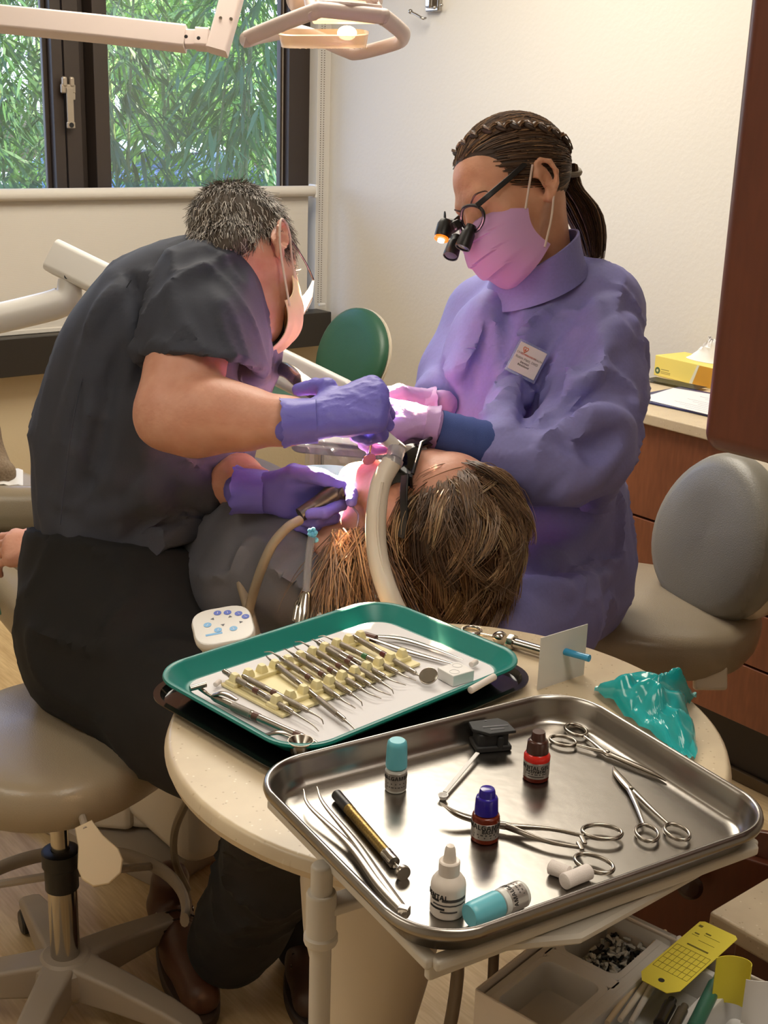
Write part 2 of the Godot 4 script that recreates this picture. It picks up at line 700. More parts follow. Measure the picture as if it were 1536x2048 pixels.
# ================================================================ materials of the place
func make_materials() -> void:
	M.wall = tri(mat(Color(0.83, 0.81, 0.775), 0.75), null, 3.0, relief(0.06, 3, 1.2), 0.25, true)
	M.wall_low_shade = tri(mat(Color(0.78, 0.715, 0.59), 0.75), null, 3.0, relief(0.06, 4, 1.2), 0.25, true)  # same wall below the sill, its warm shade put into the colour
	M.ceiling = mat(Color(0.88, 0.87, 0.84), 0.9)
	var fl := mat(Color.WHITE, 0.38)
	tri(fl, grain(Color(0.72, 0.60, 0.43), Color(0.86, 0.76, 0.58), 11, 512, 512, 1.0, 1.1), 0.8, null, 1.0, true)
	M.floor = fl
	M.bronze = mat(Color(0.205, 0.165, 0.135), 0.45)
	M.sill = mat(Color(0.16, 0.142, 0.12), 0.42)
	M.white_plastic = mat(Color(0.86, 0.85, 0.83), 0.32)
	M.cream_plastic = mat(Color(0.84, 0.79, 0.71), 0.36)
	M.blind = tri(mat(Color(0.80, 0.775, 0.735), 0.85), null, 40.0, weave(64, 3.0), 0.3, true)
	M.cherry = tri(mat(Color.WHITE, 0.42), grain(Color(0.44, 0.25, 0.155), Color(0.56, 0.335, 0.215), 21, 256, 512, 0.6, 0.9), 1.3, null, 1.0, true)
	M.cherry_dark = tri(mat(Color.WHITE, 0.36), grain(Color(0.36, 0.175, 0.10), Color(0.44, 0.225, 0.135), 25, 256, 512, 0.8, 0.8), 1.5, null, 1.0, true)
	M.toe = mat(Color(0.14, 0.105, 0.085), 0.55)
	var lam := Image.create(256, 256, false, Image.FORMAT_RGB8)
	var ln := noise(0.03, 8, 3).get_seamless_image(256, 256)
	var rng := RandomNumberGenerator.new()
	rng.seed = 5
	for y in 256:
		for x in 256:
			lam.set_pixel(x, y, Color(0.79, 0.72, 0.60).lerp(Color(0.83, 0.765, 0.64), ln.get_pixel(x, y).r))
	for k in 520:
		var c := Color(0.62, 0.53, 0.40) if k % 3 else Color(0.95, 0.92, 0.85)
		lam.set_pixel(rng.randi() % 256, rng.randi() % 256, c)
	M.laminate = tri(mat(Color(0.98, 0.97, 0.97), 0.35), tex(lam), 2.6, null, 1.0, true)
	M.chrome = mat(Color(0.72, 0.70, 0.67), 0.16, 1.0)
	M.steel = tri(mat(Color(0.62, 0.60, 0.575), 0.27, 1.0), null, 6.0, relief(0.03, 31, 1.0), 0.10)
	M.tool = mat(Color(0.63, 0.60, 0.56), 0.24, 1.0)
	M.tool_knurl = tri(mat(Color(0.60, 0.57, 0.53), 0.36, 1.0), null, 160.0, weave(64, 4.0), 0.7)
	M.tool_band = mat(Color(0.36, 0.22, 0.17), 0.4)
	M.black = mat(Color(0.07, 0.07, 0.075), 0.4)
	M.black_matte = tri(mat(Color(0.10, 0.10, 0.105), 0.62), null, 60.0, relief(0.2, 41, 2.0), 0.4)
	M.white = mat(Color(0.90, 0.89, 0.88), 0.5)
	M.cotton = tri(mat(Color(0.90, 0.87, 0.85), 0.9), mottle(Color(0.93, 0.91, 0.90), Color(1, 1, 1), 0.08, 38), 40.0, relief(0.12, 39, 4.0), 0.5)
	M.paper = mat(Color(0.88, 0.87, 0.88), 0.8)
	var vin := relief(0.12, 51, 3.0, 3)
	M.vinyl = tri(mat(Color(0.60, 0.545, 0.46), 0.3), null, 9.0, vin, 0.22)
	M.vinyl_grey = tri(mat(Color(0.53, 0.515, 0.475), 0.38), null, 9.0, vin, 0.22)
	M.vinyl_green = tri(mat(Color(0.155, 0.325, 0.235), 0.42), null, 9.0, vin, 0.22)
	M.frame_beige = mat(Color(0.62, 0.57, 0.51), 0.45)
	M.rubber = mat(Color(0.56, 0.50, 0.42), 0.55)
	M.glove_blue = tri(mat(Color(0.42, 0.395, 0.77), 0.48), null, 14.0, relief(0.03, 61, 3.0), 0.35)
	M.glove_pink = tri(mat(Color(0.76, 0.61, 0.83), 0.48), null, 14.0, relief(0.03, 62, 3.0), 0.35)
	var sk := mottle(Color(0.78, 0.545, 0.455), Color(0.86, 0.655, 0.565), 0.02, 71)
	M.skin = tri(mat(Color(1, 1, 1), 0.5), sk, 5.0, relief(0.1, 72, 2.0), 0.25)
	M.skin.subsurf_scatter_enabled = true
	M.skin.subsurf_scatter_strength = 0.08
	var sk2 := mottle(Color(0.80, 0.575, 0.45), Color(0.87, 0.66, 0.54), 0.02, 73)
	M.skin_woman = tri(mat(Color(1, 1, 1), 0.5), sk2, 5.0, relief(0.1, 72, 2.0), 0.2)
	M.skin_woman.subsurf_scatter_enabled = true
	M.skin_woman.subsurf_scatter_strength = 0.08
	M.scrub = tri(mat(Color(0.225, 0.24, 0.29), 0.82), mottle(Color(0.90, 0.90, 0.90), Color(1, 1, 1), 0.04, 81), 40.0)
	M.trousers = tri(mat(Color(0.06, 0.06, 0.066), 0.88), mottle(Color(0.85, 0.85, 0.85), Color(1, 1, 1), 0.04, 82), 40.0)
	M.gown = tri(mat(Color(0.555, 0.55, 0.81), 0.66), mottle(Color(0.94, 0.94, 0.94), Color(1, 1, 1), 0.03, 83), 20.0)
	M.gown_cuff = tri(mat(Color(0.33, 0.42, 0.72), 0.9), mottle(Color(0.75, 0.75, 0.75), Color(1, 1, 1), 0.3, 84), 14.0, relief(0.25, 85, 4.0), 0.6)
	M.shirt = tri(mat(Color(0.37, 0.37, 0.40), 0.55), mottle(Color(0.92, 0.92, 0.92), Color(1, 1, 1), 0.04, 86), 40.0)
	M.mask_yellow = mat(Color(0.95, 0.85, 0.69), 0.85)
	M.mask_lilac = mat(Color(0.79, 0.62, 0.80), 0.85)
	M.elastic = mat(Color(0.86, 0.78, 0.72), 0.8)
	M.teal = mat(Color(0.02, 0.46, 0.43), 0.36)
	M.yellow_rack = mat(Color(0.91, 0.86, 0.66), 0.42)
	var clear := mat(Color(0.85, 0.87, 0.88, 0.16), 0.06)
	clear.transparency = BaseMaterial3D.TRANSPARENCY_ALPHA
	M.clear = clear
	var smoke := mat(Color(0.06, 0.06, 0.06, 0.75), 0.1)
	smoke.transparency = BaseMaterial3D.TRANSPARENCY_ALPHA
	M.smoke = smoke
	var pane := mat(Color(0.92, 0.96, 0.95, 0.03), 0.02)
	pane.transparency = BaseMaterial3D.TRANSPARENCY_ALPHA
	M.pane = pane

func wall_slab(nm: String, a: Vector3, b: Vector3, m: Material, label: String = "") -> void:
	var mb := MB.new()
	rbox(mb, (b - a).abs(), 0.002, xf_at((a + b) / 2), 1)
	struct(nm, finish(mb), m, label)

func build_room() -> void:
	wall_slab("floor", Vector3(-1.6, -0.12, WALL_Z - 0.2), Vector3(WALL_X + 0.2, 0, 2.0), M.floor)
	wall_slab("ceiling", Vector3(-1.6, CEIL, WALL_Z - 0.2), Vector3(WALL_X + 0.2, CEIL + 0.12, 2.0), M.ceiling)
	wall_slab("wall_right", Vector3(WALL_X, 0, WALL_Z - 0.2), Vector3(WALL_X + 0.2, CEIL, 2.0), M.wall)
	wall_slab("wall_left", Vector3(-1.6, 0, WALL_Z - 0.2), Vector3(-1.4, CEIL, 2.0), M.wall)
	wall_slab("wall_front", Vector3(-1.4, 0, 1.8), Vector3(WALL_X, CEIL, 2.0), M.wall)
	# window wall, in pieces round the opening
	var wl := 0.75
	var wr := 2.978
	var wtop := 2.25
	var wbot := 0.78
	wall_slab("wall_back", Vector3(-1.4, 0, WALL_Z - 0.2), Vector3(WALL_X, wbot, WALL_Z), M.wall_low_shade)
	wall_slab("wall_back", Vector3(-1.4, wtop, WALL_Z - 0.2), Vector3(WALL_X, CEIL, WALL_Z), M.wall)
	wall_slab("wall_back", Vector3(-1.4, wbot, WALL_Z - 0.2), Vector3(wl, wtop, WALL_Z), M.wall)
	wall_slab("wall_back", Vector3(wr, wbot, WALL_Z - 0.2), Vector3(WALL_X, wtop, WALL_Z), M.wall)
	# the window
	var w := Node3D.new()
	w.name = "window_1"
	add_child(w)
	w.position = Vector3(1.9, wbot, WALL_Z - 0.08)
	w.set_meta("kind", "structure")
	var zf := WALL_Z - 0.05
	var xr0 := PZ(578, 240, zf).x
	var xm := []
	for px in [110, 133, 164, 183, 212]:
		xm.append(PZ(px, 240, zf).x)
	var bars := [
		["frame_jamb", xr0, wr, wbot, wtop, 0.06, M.bronze], ["frame_jamb", wl, wl + 0.08, wbot, wtop, 0.06, M.bronze],
		["frame_rail", wl + 0.08, xr0, wtop - 0.07, wtop, 0.06, M.bronze], ["frame_rail", wl + 0.08, xr0, wbot, wbot + 0.07, 0.06, M.bronze],
		["mullion", xm[3], xm[4], wbot + 0.07, wtop - 0.07, 0.09, M.bronze], ["mullion_recess", xm[2], xm[3], wbot + 0.07, wtop - 0.07, 0.02, M.bronze],
		["casement_stile", xm[1], xm[2], wbot + 0.07, wtop - 0.07, 0.06, M.bronze], ["casement_stile", xm[0], xm[1] - 0.003, wbot + 0.07, wtop - 0.07, 0.055, M.bronze],
		["gasket", xr0 - 0.010, xr0 - 0.006, wbot + 0.07, wtop - 0.07, 0.03, M.frame_beige], ["gasket", xr0 - 0.006, xr0, wbot + 0.07, wtop - 0.07, 0.028, M.bronze], ["gasket", xr0 - 0.018, xr0 - 0.010, wbot + 0.07, wtop - 0.07, 0.028, M.bronze], ["gasket", xm[0] - 0.016, xm[0], wbot + 0.07, wtop - 0.07, 0.02, M.bronze]]
	for q in bars:
		box_at(q[0], w, Vector3(q[2] - q[1], q[4] - q[3], q[5]), Vector3((q[1] + q[2]) / 2, (q[3] + q[4]) / 2, zf - 0.06 + q[5] / 2), 0.003, q[6])
	for q in [[wl + 0.08, xm[0]], [xm[4], xr0]]:
		box_at("pane", w, Vector3(q[1] - q[0], wtop - wbot - 0.14, 0.005), Vector3((q[0] + q[1]) / 2, (wtop + wbot) / 2, zf - 0.05), 0.001, M.pane)
	# casement handle
	var hz := zf + 0.012
	var hp := PZ(134, 180, hz)
	var hm := mat(Color(0.66, 0.61, 0.54), 0.38, 0.6)
	var handle := wpart(w, "casement_handle", finish(handle_plate(hp)), hm, "pale metal casement latch")
	var mb := MB.new()
	plate(mb, PackedVector2Array([Vector2(-0.011, 0.0), Vector2(0.007, 0.0), Vector2(0.012, -0.09), Vector2(-0.012, -0.09)]), 0, 0.006, Transform3D(Basis(Vector3(1, 0, 0), Vector3(0, 0, 1), Vector3(0, -1, 0)).transposed() * Basis(), Vector3.ZERO), 0.001)
	# lever hangs down the stile
	var lv := MB.new()
	rbox(lv, Vector3(0.024, 0.118, 0.007), 0.003, xf_at(hp + Vector3(0.001, -0.05, 0.018)))
	rbox(lv, Vector3(0.03, 0.022, 0.008), 0.004, xf_at(hp + Vector3(0.001, -0.112, 0.018)))
	var lever := wpart(handle, "lever", finish(lv), hm)
	var ho := MB.new()
	lathe(ho, [[0.0, 0.0], [0.0085, 0.0], [0.0085, 0.0012], [0.0, 0.0012]], 16, Transform3D(basis_y(Vector3(0, 0, 1)), hp + Vector3(0.001, -0.112, 0.0215)))
	wpart(lever, "hole", finish(ho), M.black).transform = Transform3D()
	lever.transform = Transform3D()
	# sill board
	var sm := MB.new()
	rbox(sm, Vector3(2.99 + 1.39, 0.13, 0.1), 0.004, xf_at(Vector3((2.99 - 1.39) / 2, 0.772, -4.11)))
	struct("trim_1", finish(sm), M.sill, "dark bronze window sill board")
	# eave out of view, added to block the sun above the window
	var eave := MB.new()
	rbox(eave, Vector3(6.0, 0.12, 0.9), 0.01, xf_at(Vector3(1.2, 2.75, WALL_Z - 0.65)))
	struct("trim_2", finish(eave), M.ceiling, "added unseen roof eave that blocks the sun outside the window")

func handle_plate(hp: Vector3) -> MB:
	var mb := MB.new()
	rbox(mb, Vector3(0.052, 0.03, 0.014), 0.005, xf_at(hp + Vector3(0, 0.004, 0.008)))
	for s in [-1.0, 1.0]:
		rbox(mb, Vector3(0.018, 0.034, 0.018), 0.007, xf_at(hp + Vector3(0.013 * s, 0.026, 0.009)))
	rbox(mb, Vector3(0.02, 0.024, 0.014), 0.004, xf_at(hp + Vector3(0.014, -0.02, 0.008)))
	return mb

func build_blind() -> void:
	var o := thing("roller_blind", "cream roller blind pulled down over the lower window above dark sill", "blind", Vector3(2.0, 0.84, -4.1))
	var mb := MB.new()
	var x0 := 0.8
	var x1: float = PZ(626, 385, -4.1).x
	var yc: float = (PZ(400, 374.5, -4.08).y + PZ(400, 397, -4.08).y) / 2
	lathe(mb, [[0.0, 0.0], [0.019, 0.0], [0.02, 0.001], [0.02, x1 - x0 - 0.001], [0.019, x1 - x0], [0.0, x1 - x0]], 28, Transform3D(Basis(Vector3(0, 0, 1), Vector3(1, 0, 0), Vector3(0, 1, 0)), Vector3(x0, yc, -4.1)))
	wpart(o, "roller", finish(mb), M.blind)
	mb = MB.new()
	rbox(mb, Vector3(x1 - x0 - 0.01, yc - 0.838, 0.0016), 0.0005, xf_at(Vector3((x0 + x1) / 2 - 0.005, (yc + 0.838) / 2, -4.118)), 1)
	wpart(o, "fabric", finish(mb), M.blind)
	mb = MB.new()
	rbox(mb, Vector3(x1 - x0 - 0.01, 0.016, 0.008), 0.003, xf_at(Vector3((x0 + x1) / 2 - 0.005, 0.8455, -4.113)))
	wpart(o, "bottom_bar", finish(mb), M.blind)
	mb = MB.new()
	rbox(mb, Vector3(0.012, 0.05, 0.05), 0.005, xf_at(Vector3(x1 + 0.007, yc, -4.11)))
	wpart(o, "bracket", finish(mb), M.white_plastic)
	# bead chain: two hanging runs on the strip beside the window
	var chain := thing("bead_chain", "beaded blind chain hanging in a loop beside the window frame", "chain", Vector3(3.0, 0.86, -4.13))
	for k in 2:
		var a := PZ([643.5, 649.5][k], 105, -4.13)
		var x := a.x
		var c := MB.new()
		var cord := PackedVector3Array([Vector3(x, 0.862, -4.13), Vector3(x, 2.2, -4.13)])
		tube(c, cord, 0.0011, 5)
		wpart(chain, "cord", finish(c), M.white_plastic)
		var beads := MB.new()
		var y := 0.868
		while y < 1.95:
			ellipsoid(beads, Vector3(x, y, -4.13), Vector3(0.0026, 0.0026, 0.0026), Basis(), 6, 4)
			y += 0.0085
		var b := wpart(chain, "beads", finish(beads, 80), mat(Color(0.52, 0.47, 0.40), 0.4))
		b.set_meta("kind", "stuff")
	var tens := MB.new()
	rbox(tens, Vector3(0.03, 0.012, 0.012), 0.004, xf_at(Vector3(PZ(644, 618, -4.13).x, 0.856, -4.13)))
	wpart(chain, "tensioner", finish(tens), M.white_plastic)

# ================================================================ outdoors
func leaf_into(mb: MB, p: Vector3, dir: Vector3, side: Vector3, l: float, w: float, droop: float) -> void:
	var n := mb.v.size()
	var mid := p + dir * l * 0.4 + Vector3.DOWN * droop * l * 0.12
	var tip := p + dir * l * 0.92 + Vector3.DOWN * droop * l * 0.5
	mb.v.append(p)
	mb.v.append(mid + side * w)
	mb.v.append(mid - side * w)
	mb.v.append(p.lerp(tip, 0.75) + side * w * 0.6 + Vector3.UP * droop * l * 0.04)
	mb.v.append(p.lerp(tip, 0.75) - side * w * 0.6 + Vector3.UP * droop * l * 0.04)
	mb.v.append(tip)
	mb.tri(n, n + 1, n + 2)
	mb.quad(n + 1, n + 3, n + 4, n + 2)
	mb.tri(n + 3, n + 5, n + 4)

func build_outdoors() -> void:
	var g := MB.new()
	rbox(g, Vector3(40, 0.1, 30), 0.01, xf_at(Vector3(6, -0.25, -19.4)), 1)
	struct("floor", finish(g), mat(Color(0.50, 0.48, 0.44), 0.9), "pale pavement outside the window")
	var rng := RandomNumberGenerator.new()
	rng.seed = 77
	var greens := [Color(0.23, 0.37, 0.19), Color(0.29, 0.44, 0.20), Color(0.19, 0.31, 0.17), Color(0.34, 0.49, 0.22)]
	var lm := []
	for c in greens:
		var m := mat(c, 0.5)
		m.backlight_enabled = true
		m.backlight = Color(c.r * 1.3, c.g * 1.3, c.b * 0.7)
		lm.append(m)
	var cm := mat(Color(0.42, 0.50, 0.30), 0.5)
	# bamboo clumps in a row a little way from the glass
	var n_clump := 6
	for k in n_clump:
		var px := lerpf(-90.0, 640.0, (k + 0.5) / n_clump) + rng.randf_range(-18, 18)
		var depth := rng.randf_range(6.6, 6.9) if k % 2 == 0 else rng.randf_range(7.2, 7.8)
		var b := P(px, 260, depth)
		b.y = -0.2
		var o := thing("bamboo", "clump of green bamboo canes with drooping narrow leaves outside the window", "bamboo", b, "bamboo clumps outside the window")
		var leaves := MB.new()
		for s in 5:
			var q := b + Vector3(rng.randf_range(-0.17, 0.17), 0, rng.randf_range(-0.15, 0.15))
			var lean := Vector3(rng.randf_range(-0.13, 0.13), 0, rng.randf_range(-0.08, 0.08))
			var top := rng.randf_range(2.7, 3.4)
			var pts := PackedVector3Array()
			var rad := []
			for j in 10:
				var f := j / 9.0
				pts.append(q + Vector3(0, f * top, 0) + lean * f * f * 2.0)
				rad.append(lerpf(0.013, 0.004, f))
			var c := MB.new()
			tube(c, pts, rad, 7)
			for j in range(2, 14):
				var f := j / 14.0
				var at := q + Vector3(0, f * top, 0) + lean * f * f * 2.0
				lathe(c, [[0.012, -0.003], [lerpf(0.016, 0.007, f), 0.0], [0.012, 0.003]], 8, xf_at(at))
			wpart(o, "cane", finish(c, 50), cm)
			for j in 74:
				var f := rng.randf_range(0.14, 1.0)
				var at := q + Vector3(0, f * top, 0) + lean * f * f * 2.0
				var ang := rng.randf() * TAU
				var out_ := Vector3(cos(ang), rng.randf_range(0.05, 0.5), sin(ang)).normalized()
				var reach := rng.randf_range(0.10, 0.42)
				var tw := PackedVector3Array([at, at + out_ * reach * 0.5 + Vector3(0, 0.03, 0), at + out_ * reach])
				tube(leaves, tw, 0.0016, 4)
				for l in 5:
					var e := at + out_ * reach * rng.randf_range(0.45, 1.0)
					var a2 := ang + rng.randf_range(-1.0, 1.0)
					var d := Vector3(cos(a2) * 0.75, rng.randf_range(-0.95, -0.1), sin(a2) * 0.75).normalized()
					var sd := d.cross(Vector3(rng.randf_range(-1, 1), rng.randf_range(-1, 1), rng.randf_range(-1, 1))).normalized()
					leaf_into(leaves, e, d, sd, rng.randf_range(0.11, 0.20), rng.randf_range(0.008, 0.013), rng.randf_range(0.2, 1.0))
		var lf := wpart(o, "leaves", finish(leaves, 60), lm[k % 4])
		lf.set_meta("kind", "stuff")
	# hedge and trees further off
	for k in 3:
		var b2 := P([-330, 330, 980][k], 260, [16.5, 18.0, 16.5][k])
		b2.y = -0.2
		var o2 := thing("roadside_tree", ["bright yellow-green tree beyond the bamboo by the casement stile", "round leafy tree behind the parked car", "leafy tree beyond the window's right jamb"][k], "tree", b2)
		var tr := MB.new()
		tube(tr, PackedVector3Array([b2, b2 + Vector3(0.1, 1.2, 0), b2 + Vector3(0, 2.4, 0.1)]), [0.16, 0.12, 0.08], 9)
		wpart(o2, "trunk", finish(tr, 50), mat(Color(0.20, 0.15, 0.10), 0.9))
		var cr := MB.new()
		for j in 1500:
			var v := Vector3(rng.randfn(), rng.randfn(), rng.randfn()).normalized() * pow(rng.randf(), 0.4)
			var at2 := b2 + Vector3(0, 2.5, 0) + v * Vector3(1.75, 1.85, 1.3)
			var d2 := Vector3(rng.randfn(), rng.randfn() - 0.4, rng.randfn()).normalized()
			var s2 := d2.cross(Vector3(rng.randfn(), rng.randfn(), rng.randfn())).normalized()
			leaf_into(cr, at2, d2, s2, rng.randf_range(0.2, 0.4), 0.09, 0.4)
		var m2 := mat([Color(0.66, 0.76, 0.36), Color(0.50, 0.67, 0.36), Color(0.60, 0.73, 0.42)][k], 0.6)
		m2.backlight_enabled = true
		m2.backlight = Color(0.35, 0.5, 0.1)
		var cn := wpart(o2, "crown", finish(cr, 60), m2)
		cn.set_meta("kind", "stuff")
	build_car()

func build_car() -> void:
	# seen between the canes: pale blue-grey saloon, side on
	var c := P(330, 345, 11.0)
	c.y = -0.2
	var turn := Basis(Vector3.UP, atan2(-0.622, 0.783) * -1.0)
	var o := thing("parked_car", "pale silver blue car parked beyond the bamboo outside the window", "car", c, "", turn)
	var paint := mat(Color(0.80, 0.84, 0.90), 0.25)
	var glass := mat(Color(0.12, 0.2, 0.32), 0.08)
	var rings := []
	# body: sections along x
	for s in [[-2.2, 0.45, 0.72, 0.74], [-2.05, 0.3, 0.95, 0.86], [-1.2, 0.26, 1.02, 0.9], [0.0, 0.26, 1.0, 0.9], [1.1, 0.26, 0.96, 0.9], [2.0, 0.3, 0.84, 0.82], [2.2, 0.45, 0.7, 0.7]]:
		var r := PackedVector3Array()
		for p in rrect((s[2] - s[1]), s[3] * 2.0, 0.16, 4):
			r.append(Vector3(s[0], (s[1] + s[2]) / 2 - p.x, p.y))
		rings.append(r)
	var mb := MB.new()
	loft(mb, rings, true, true)
	part(o, "body", finish(mb), paint)
	rings = []
	for s in [[-1.75, 1.0, 1.02, 0.74], [-1.1, 1.0, 1.42, 0.66], [-0.4, 1.0, 1.48, 0.66], [0.35, 1.0, 1.42, 0.66], [1.15, 0.96, 1.0, 0.74]]:
		var r := PackedVector3Array()
		for p in rrect(maxf(s[2] - s[1], 0.03), s[3] * 2.0, 0.12, 4):
			r.append(Vector3(s[0], (s[1] + s[2]) / 2 - p.x, p.y))
		rings.append(r)
	mb = MB.new()
	loft(mb, rings, true, true)
	part(o, "cabin_glass", finish(mb), glass)
	mb = MB.new()
	rbox(mb, Vector3(1.5, 0.05, 1.2), 0.025, xf_at(Vector3(-0.35, 1.475, 0)))
	part(o, "roof", finish(mb), paint)
	for s in [-1.38, 1.38]:
		for q in [-0.78, 0.78]:
			mb = MB.new()
			lathe(mb, [[0.0, -0.1], [0.3, -0.1], [0.33, -0.06], [0.33, 0.06], [0.3, 0.1], [0.0, 0.1]], 24, Transform3D(Basis(Vector3(1, 0, 0), Vector3(0, 0, 1), Vector3(0, -1, 0)), Vector3(s, 0.33, q)))
			part(o, "wheel", finish(mb), M.black)

# ================================================================ counter and cabinets
func build_counter() -> void:
	var xf := 2.47
	var z0 := -2.3
	var units := [[-2.3, -1.42], [-1.42, -0.54]]
	var ys := [0.868, 0.623, 0.4846, 0.346, 0.189]
	for k in 2:
		var u: Array = units[k]
		var o := thing("base_cabinet", ["cherry wood drawer cabinet under the counter behind the stool", "cherry wood drawer cabinet under the counter nearer the doorway"][k], "cabinet", Vector3((xf + WALL_X) / 2, 0, (u[0] + u[1]) / 2))
		box_at("carcass", o, Vector3(WALL_X - xf - 0.025, 0.69, u[1] - u[0] - 0.002), Vector3((xf + WALL_X) / 2 + 0.012, 0.189 + 0.345, (u[0] + u[1]) / 2), 0.002, M.toe)
		box_at("toe_kick", o, Vector3(WALL_X - xf - 0.075, 0.186, u[1] - u[0] - 0.002), Vector3((xf + WALL_X) / 2 + 0.037, 0.0935, (u[0] + u[1]) / 2), 0.002, M.toe)
		box_at("kick_trim", o, Vector3(0.012, 0.032, u[1] - u[0] - 0.002), Vector3(xf + 0.068, 0.0165, (u[0] + u[1]) / 2), 0.003, mat(Color(0.34, 0.27, 0.17), 0.5))
		for d in 4:
			box_at("drawer_front", o, Vector3(0.02, ys[d] - ys[d + 1] - 0.006, u[1] - u[0] - 0.006), Vector3(xf + 0.01, (ys[d] + ys[d + 1]) / 2, (u[0] + u[1]) / 2), 0.0025, M.cherry)
	var w := thing("worktop", "cream laminate worktop with a low upstand along the right wall", "worktop", Vector3(2.75, 0.874, -1.4))
	box_at("slab", w, Vector3(WALL_X - 2.45 - 0.001, 0.028, 1.8), Vector3((2.45 + WALL_X) / 2, 0.882, -1.42), 0.004, M.laminate)
	box_at("upstand", w, Vector3(0.018, 0.052, 1.8), Vector3(WALL_X - 0.0105, 0.922, -1.42), 0.003, M.laminate)
	var wy := 0.8965
	# tissue box
	var a := PH(1307, 750, wy)
	var b := PH(1425, 779, wy)
	var dir := (b - a)
	dir.y = 0
	dir = dir.normalized()
	var tb := thing("tissue_box", "yellow tissue box with a white tissue pulled up, by the wall", "tissue box", a, "", Basis(dir, Vector3.UP, dir.cross(Vector3.UP)))
	# local: x along the front edge, -z away from it
	var yel := mat(Color(0.90, 0.82, 0.42), 0.55)
	var mb := MB.new()
	rbox(mb, Vector3(0.235, 0.058, 0.118), 0.002, xf_at(Vector3(0.1175, 0.029, -0.059)))
	part(tb, "carton", finish(mb), yel)
	mb = MB.new()
	plate(mb, PackedVector2Array([Vector2(0.136, 0.002), Vector2(0.147, 0.002), Vector2(0.167, 0.056), Vector2(0.159, 0.056)]), 0, 0.0004, Transform3D(Basis(Vector3(1, 0, 0), Vector3(0, 0, 1), Vector3(0, 1, 0)), Vector3(0, 0, 0.0001)))
	part(tb, "stripe", finish(mb), mat(Color(0.85, 0.83, 0.72), 0.5))
	mb = MB.new()
	plate(mb, PackedVector2Array([Vector2(0.148, 0.002), Vector2(0.234, 0.002), Vector2(0.234, 0.056), Vector2(0.168, 0.056)]), 0, 0.0004, Transform3D(Basis(Vector3(1, 0, 0), Vector3(0, 0, 1), Vector3(0, 1, 0)), Vector3(0, 0, 0.0001)))
	part(tb, "printed_panel", finish(mb), mat(Color(0.78, 0.56, 0.16), 0.5))
	mb = MB.new()
	lathe(mb, [[0.0, 0.0], [0.0095, 0.0], [0.0095, 0.0005], [0.0, 0.0005]], 20, Transform3D(basis_y(Vector3(0, 0, 1)), Vector3(0.014, 0.016, 0)))
	part(tb, "emblem", finish(mb), mat(Color(0.30, 0.40, 0.26), 0.5))
	var ink := mat(Color(0.62, 0.56, 0.30), 0.6)
	for q in [[0.042, 0.0215, 0.030, 0.0022], [0.045, 0.0150, 0.036, 0.0016], [0.045, 0.0110, 0.036, 0.0016]]:
		mb = MB.new()
		rbox(mb, Vector3(q[2], q[3], 0.0003), 0.0001, xf_at(Vector3(q[0], q[1], 0.0002)), 1)
		part(tb, "printed_line", finish(mb), ink)
	mb = MB.new()
	lathe(mb, [[0.0, 0.0005], [0.0038, 0.0005], [0.0038, 0.0009], [0.0, 0.0009]], 12, Transform3D(basis_y(Vector3(0, 0, 1)), Vector3(0.014, 0.016, 0)))
	part(tb, "emblem_centre", finish(mb), mat(Color(0.85, 0.82, 0.60), 0.5))
	var pts := []
	var ns := noise(18.0, 9, 3)
	for j in 9:
		var row := PackedVector3Array()
		for i in 25:
			var an := PI * i / 24.0 * 2.0
			var f := j / 8.0
			var w2 := lerpf(0.06, 0.018, pow(f, 0.6))
			var q := Vector3(0.125 + cos(an) * w2 + 0.035 * f, 0.0585 + f * 0.062, -0.06 + sin(an) * w2 * 0.42)
			q += Vector3(ns.get_noise_3d(an, f, 0), ns.get_noise_3d(an, f, 5) * f, ns.get_noise_3d(an, f, 9)) * 0.018 * f
			row.append(q)
		pts.append(row)
	mb = MB.new()
	sheet(mb, pts, 0.0012)
	part(tb, "tissue", finish(mb, 50), M.white)
	# clipboard with papers
	a = PH(1262, 800, wy)
	b = PH(1418, 834, wy)
	dir = b - a
	dir.y = 0
	dir = dir.normalized()
	var cb := thing("clipboard", "navy clipboard holding loose white forms on the worktop", "clipboard", a, "", Basis(dir, Vector3.UP, dir.cross(Vector3.UP)))
	mb = MB.new()
	plate(mb, shifted(rrect(0.33, 0.235, 0.015), Vector2(0.15, -0.1175)), 0.0005, 0.006, Transform3D(), 0.001)
	part(cb, "board", finish(mb), mat(Color(0.14, 0.16, 0.36), 0.35))
	mb = MB.new()
	rbox(mb, Vector3(0.02, 0.012, 0.1), 0.004, xf_at(Vector3(0.302, 0.012, -0.1)))
	part(cb, "clip", finish(mb), M.chrome)
	var fm := thing("form_sheet", "white printed form fanned on top of the navy clipboard", "paper", a + Vector3(0, 0.006, 0), "", cb.basis * yrot(-4))
	mb = MB.new()
	plate(mb, shifted(rrect(0.27, 0.19, 0.001, 1), Vector2(0.14, -0.106)), 0.0006, 0.0016)
	part(fm, "page", finish(mb), M.paper)
	for k in 9:
		mb = MB.new()
		rbox(mb, Vector3(0.1 + 0.03 * (k % 3), 0.0002, 0.0012), 0.0001, xf_at(Vector3(0.2 - 0.015 * (k % 3), 0.0018, -0.03 - 0.017 * k)), 1)
		part(fm, "printed_line", finish(mb), mat(Color(0.55, 0.56, 0.6), 0.8))
	var f2 := thing("form_sheet", "white form lying crosswise under the fanned sheet on the clipboard", "paper", a + Vector3(0, 0.0056, 0), "", cb.basis * yrot(9))
	mb = MB.new()
	plate(mb, shifted(rrect(0.26, 0.2, 0.001, 1), Vector2(0.15, -0.1)), 0.0004, 0.0008)
	part(f2, "page", finish(mb), M.paper)
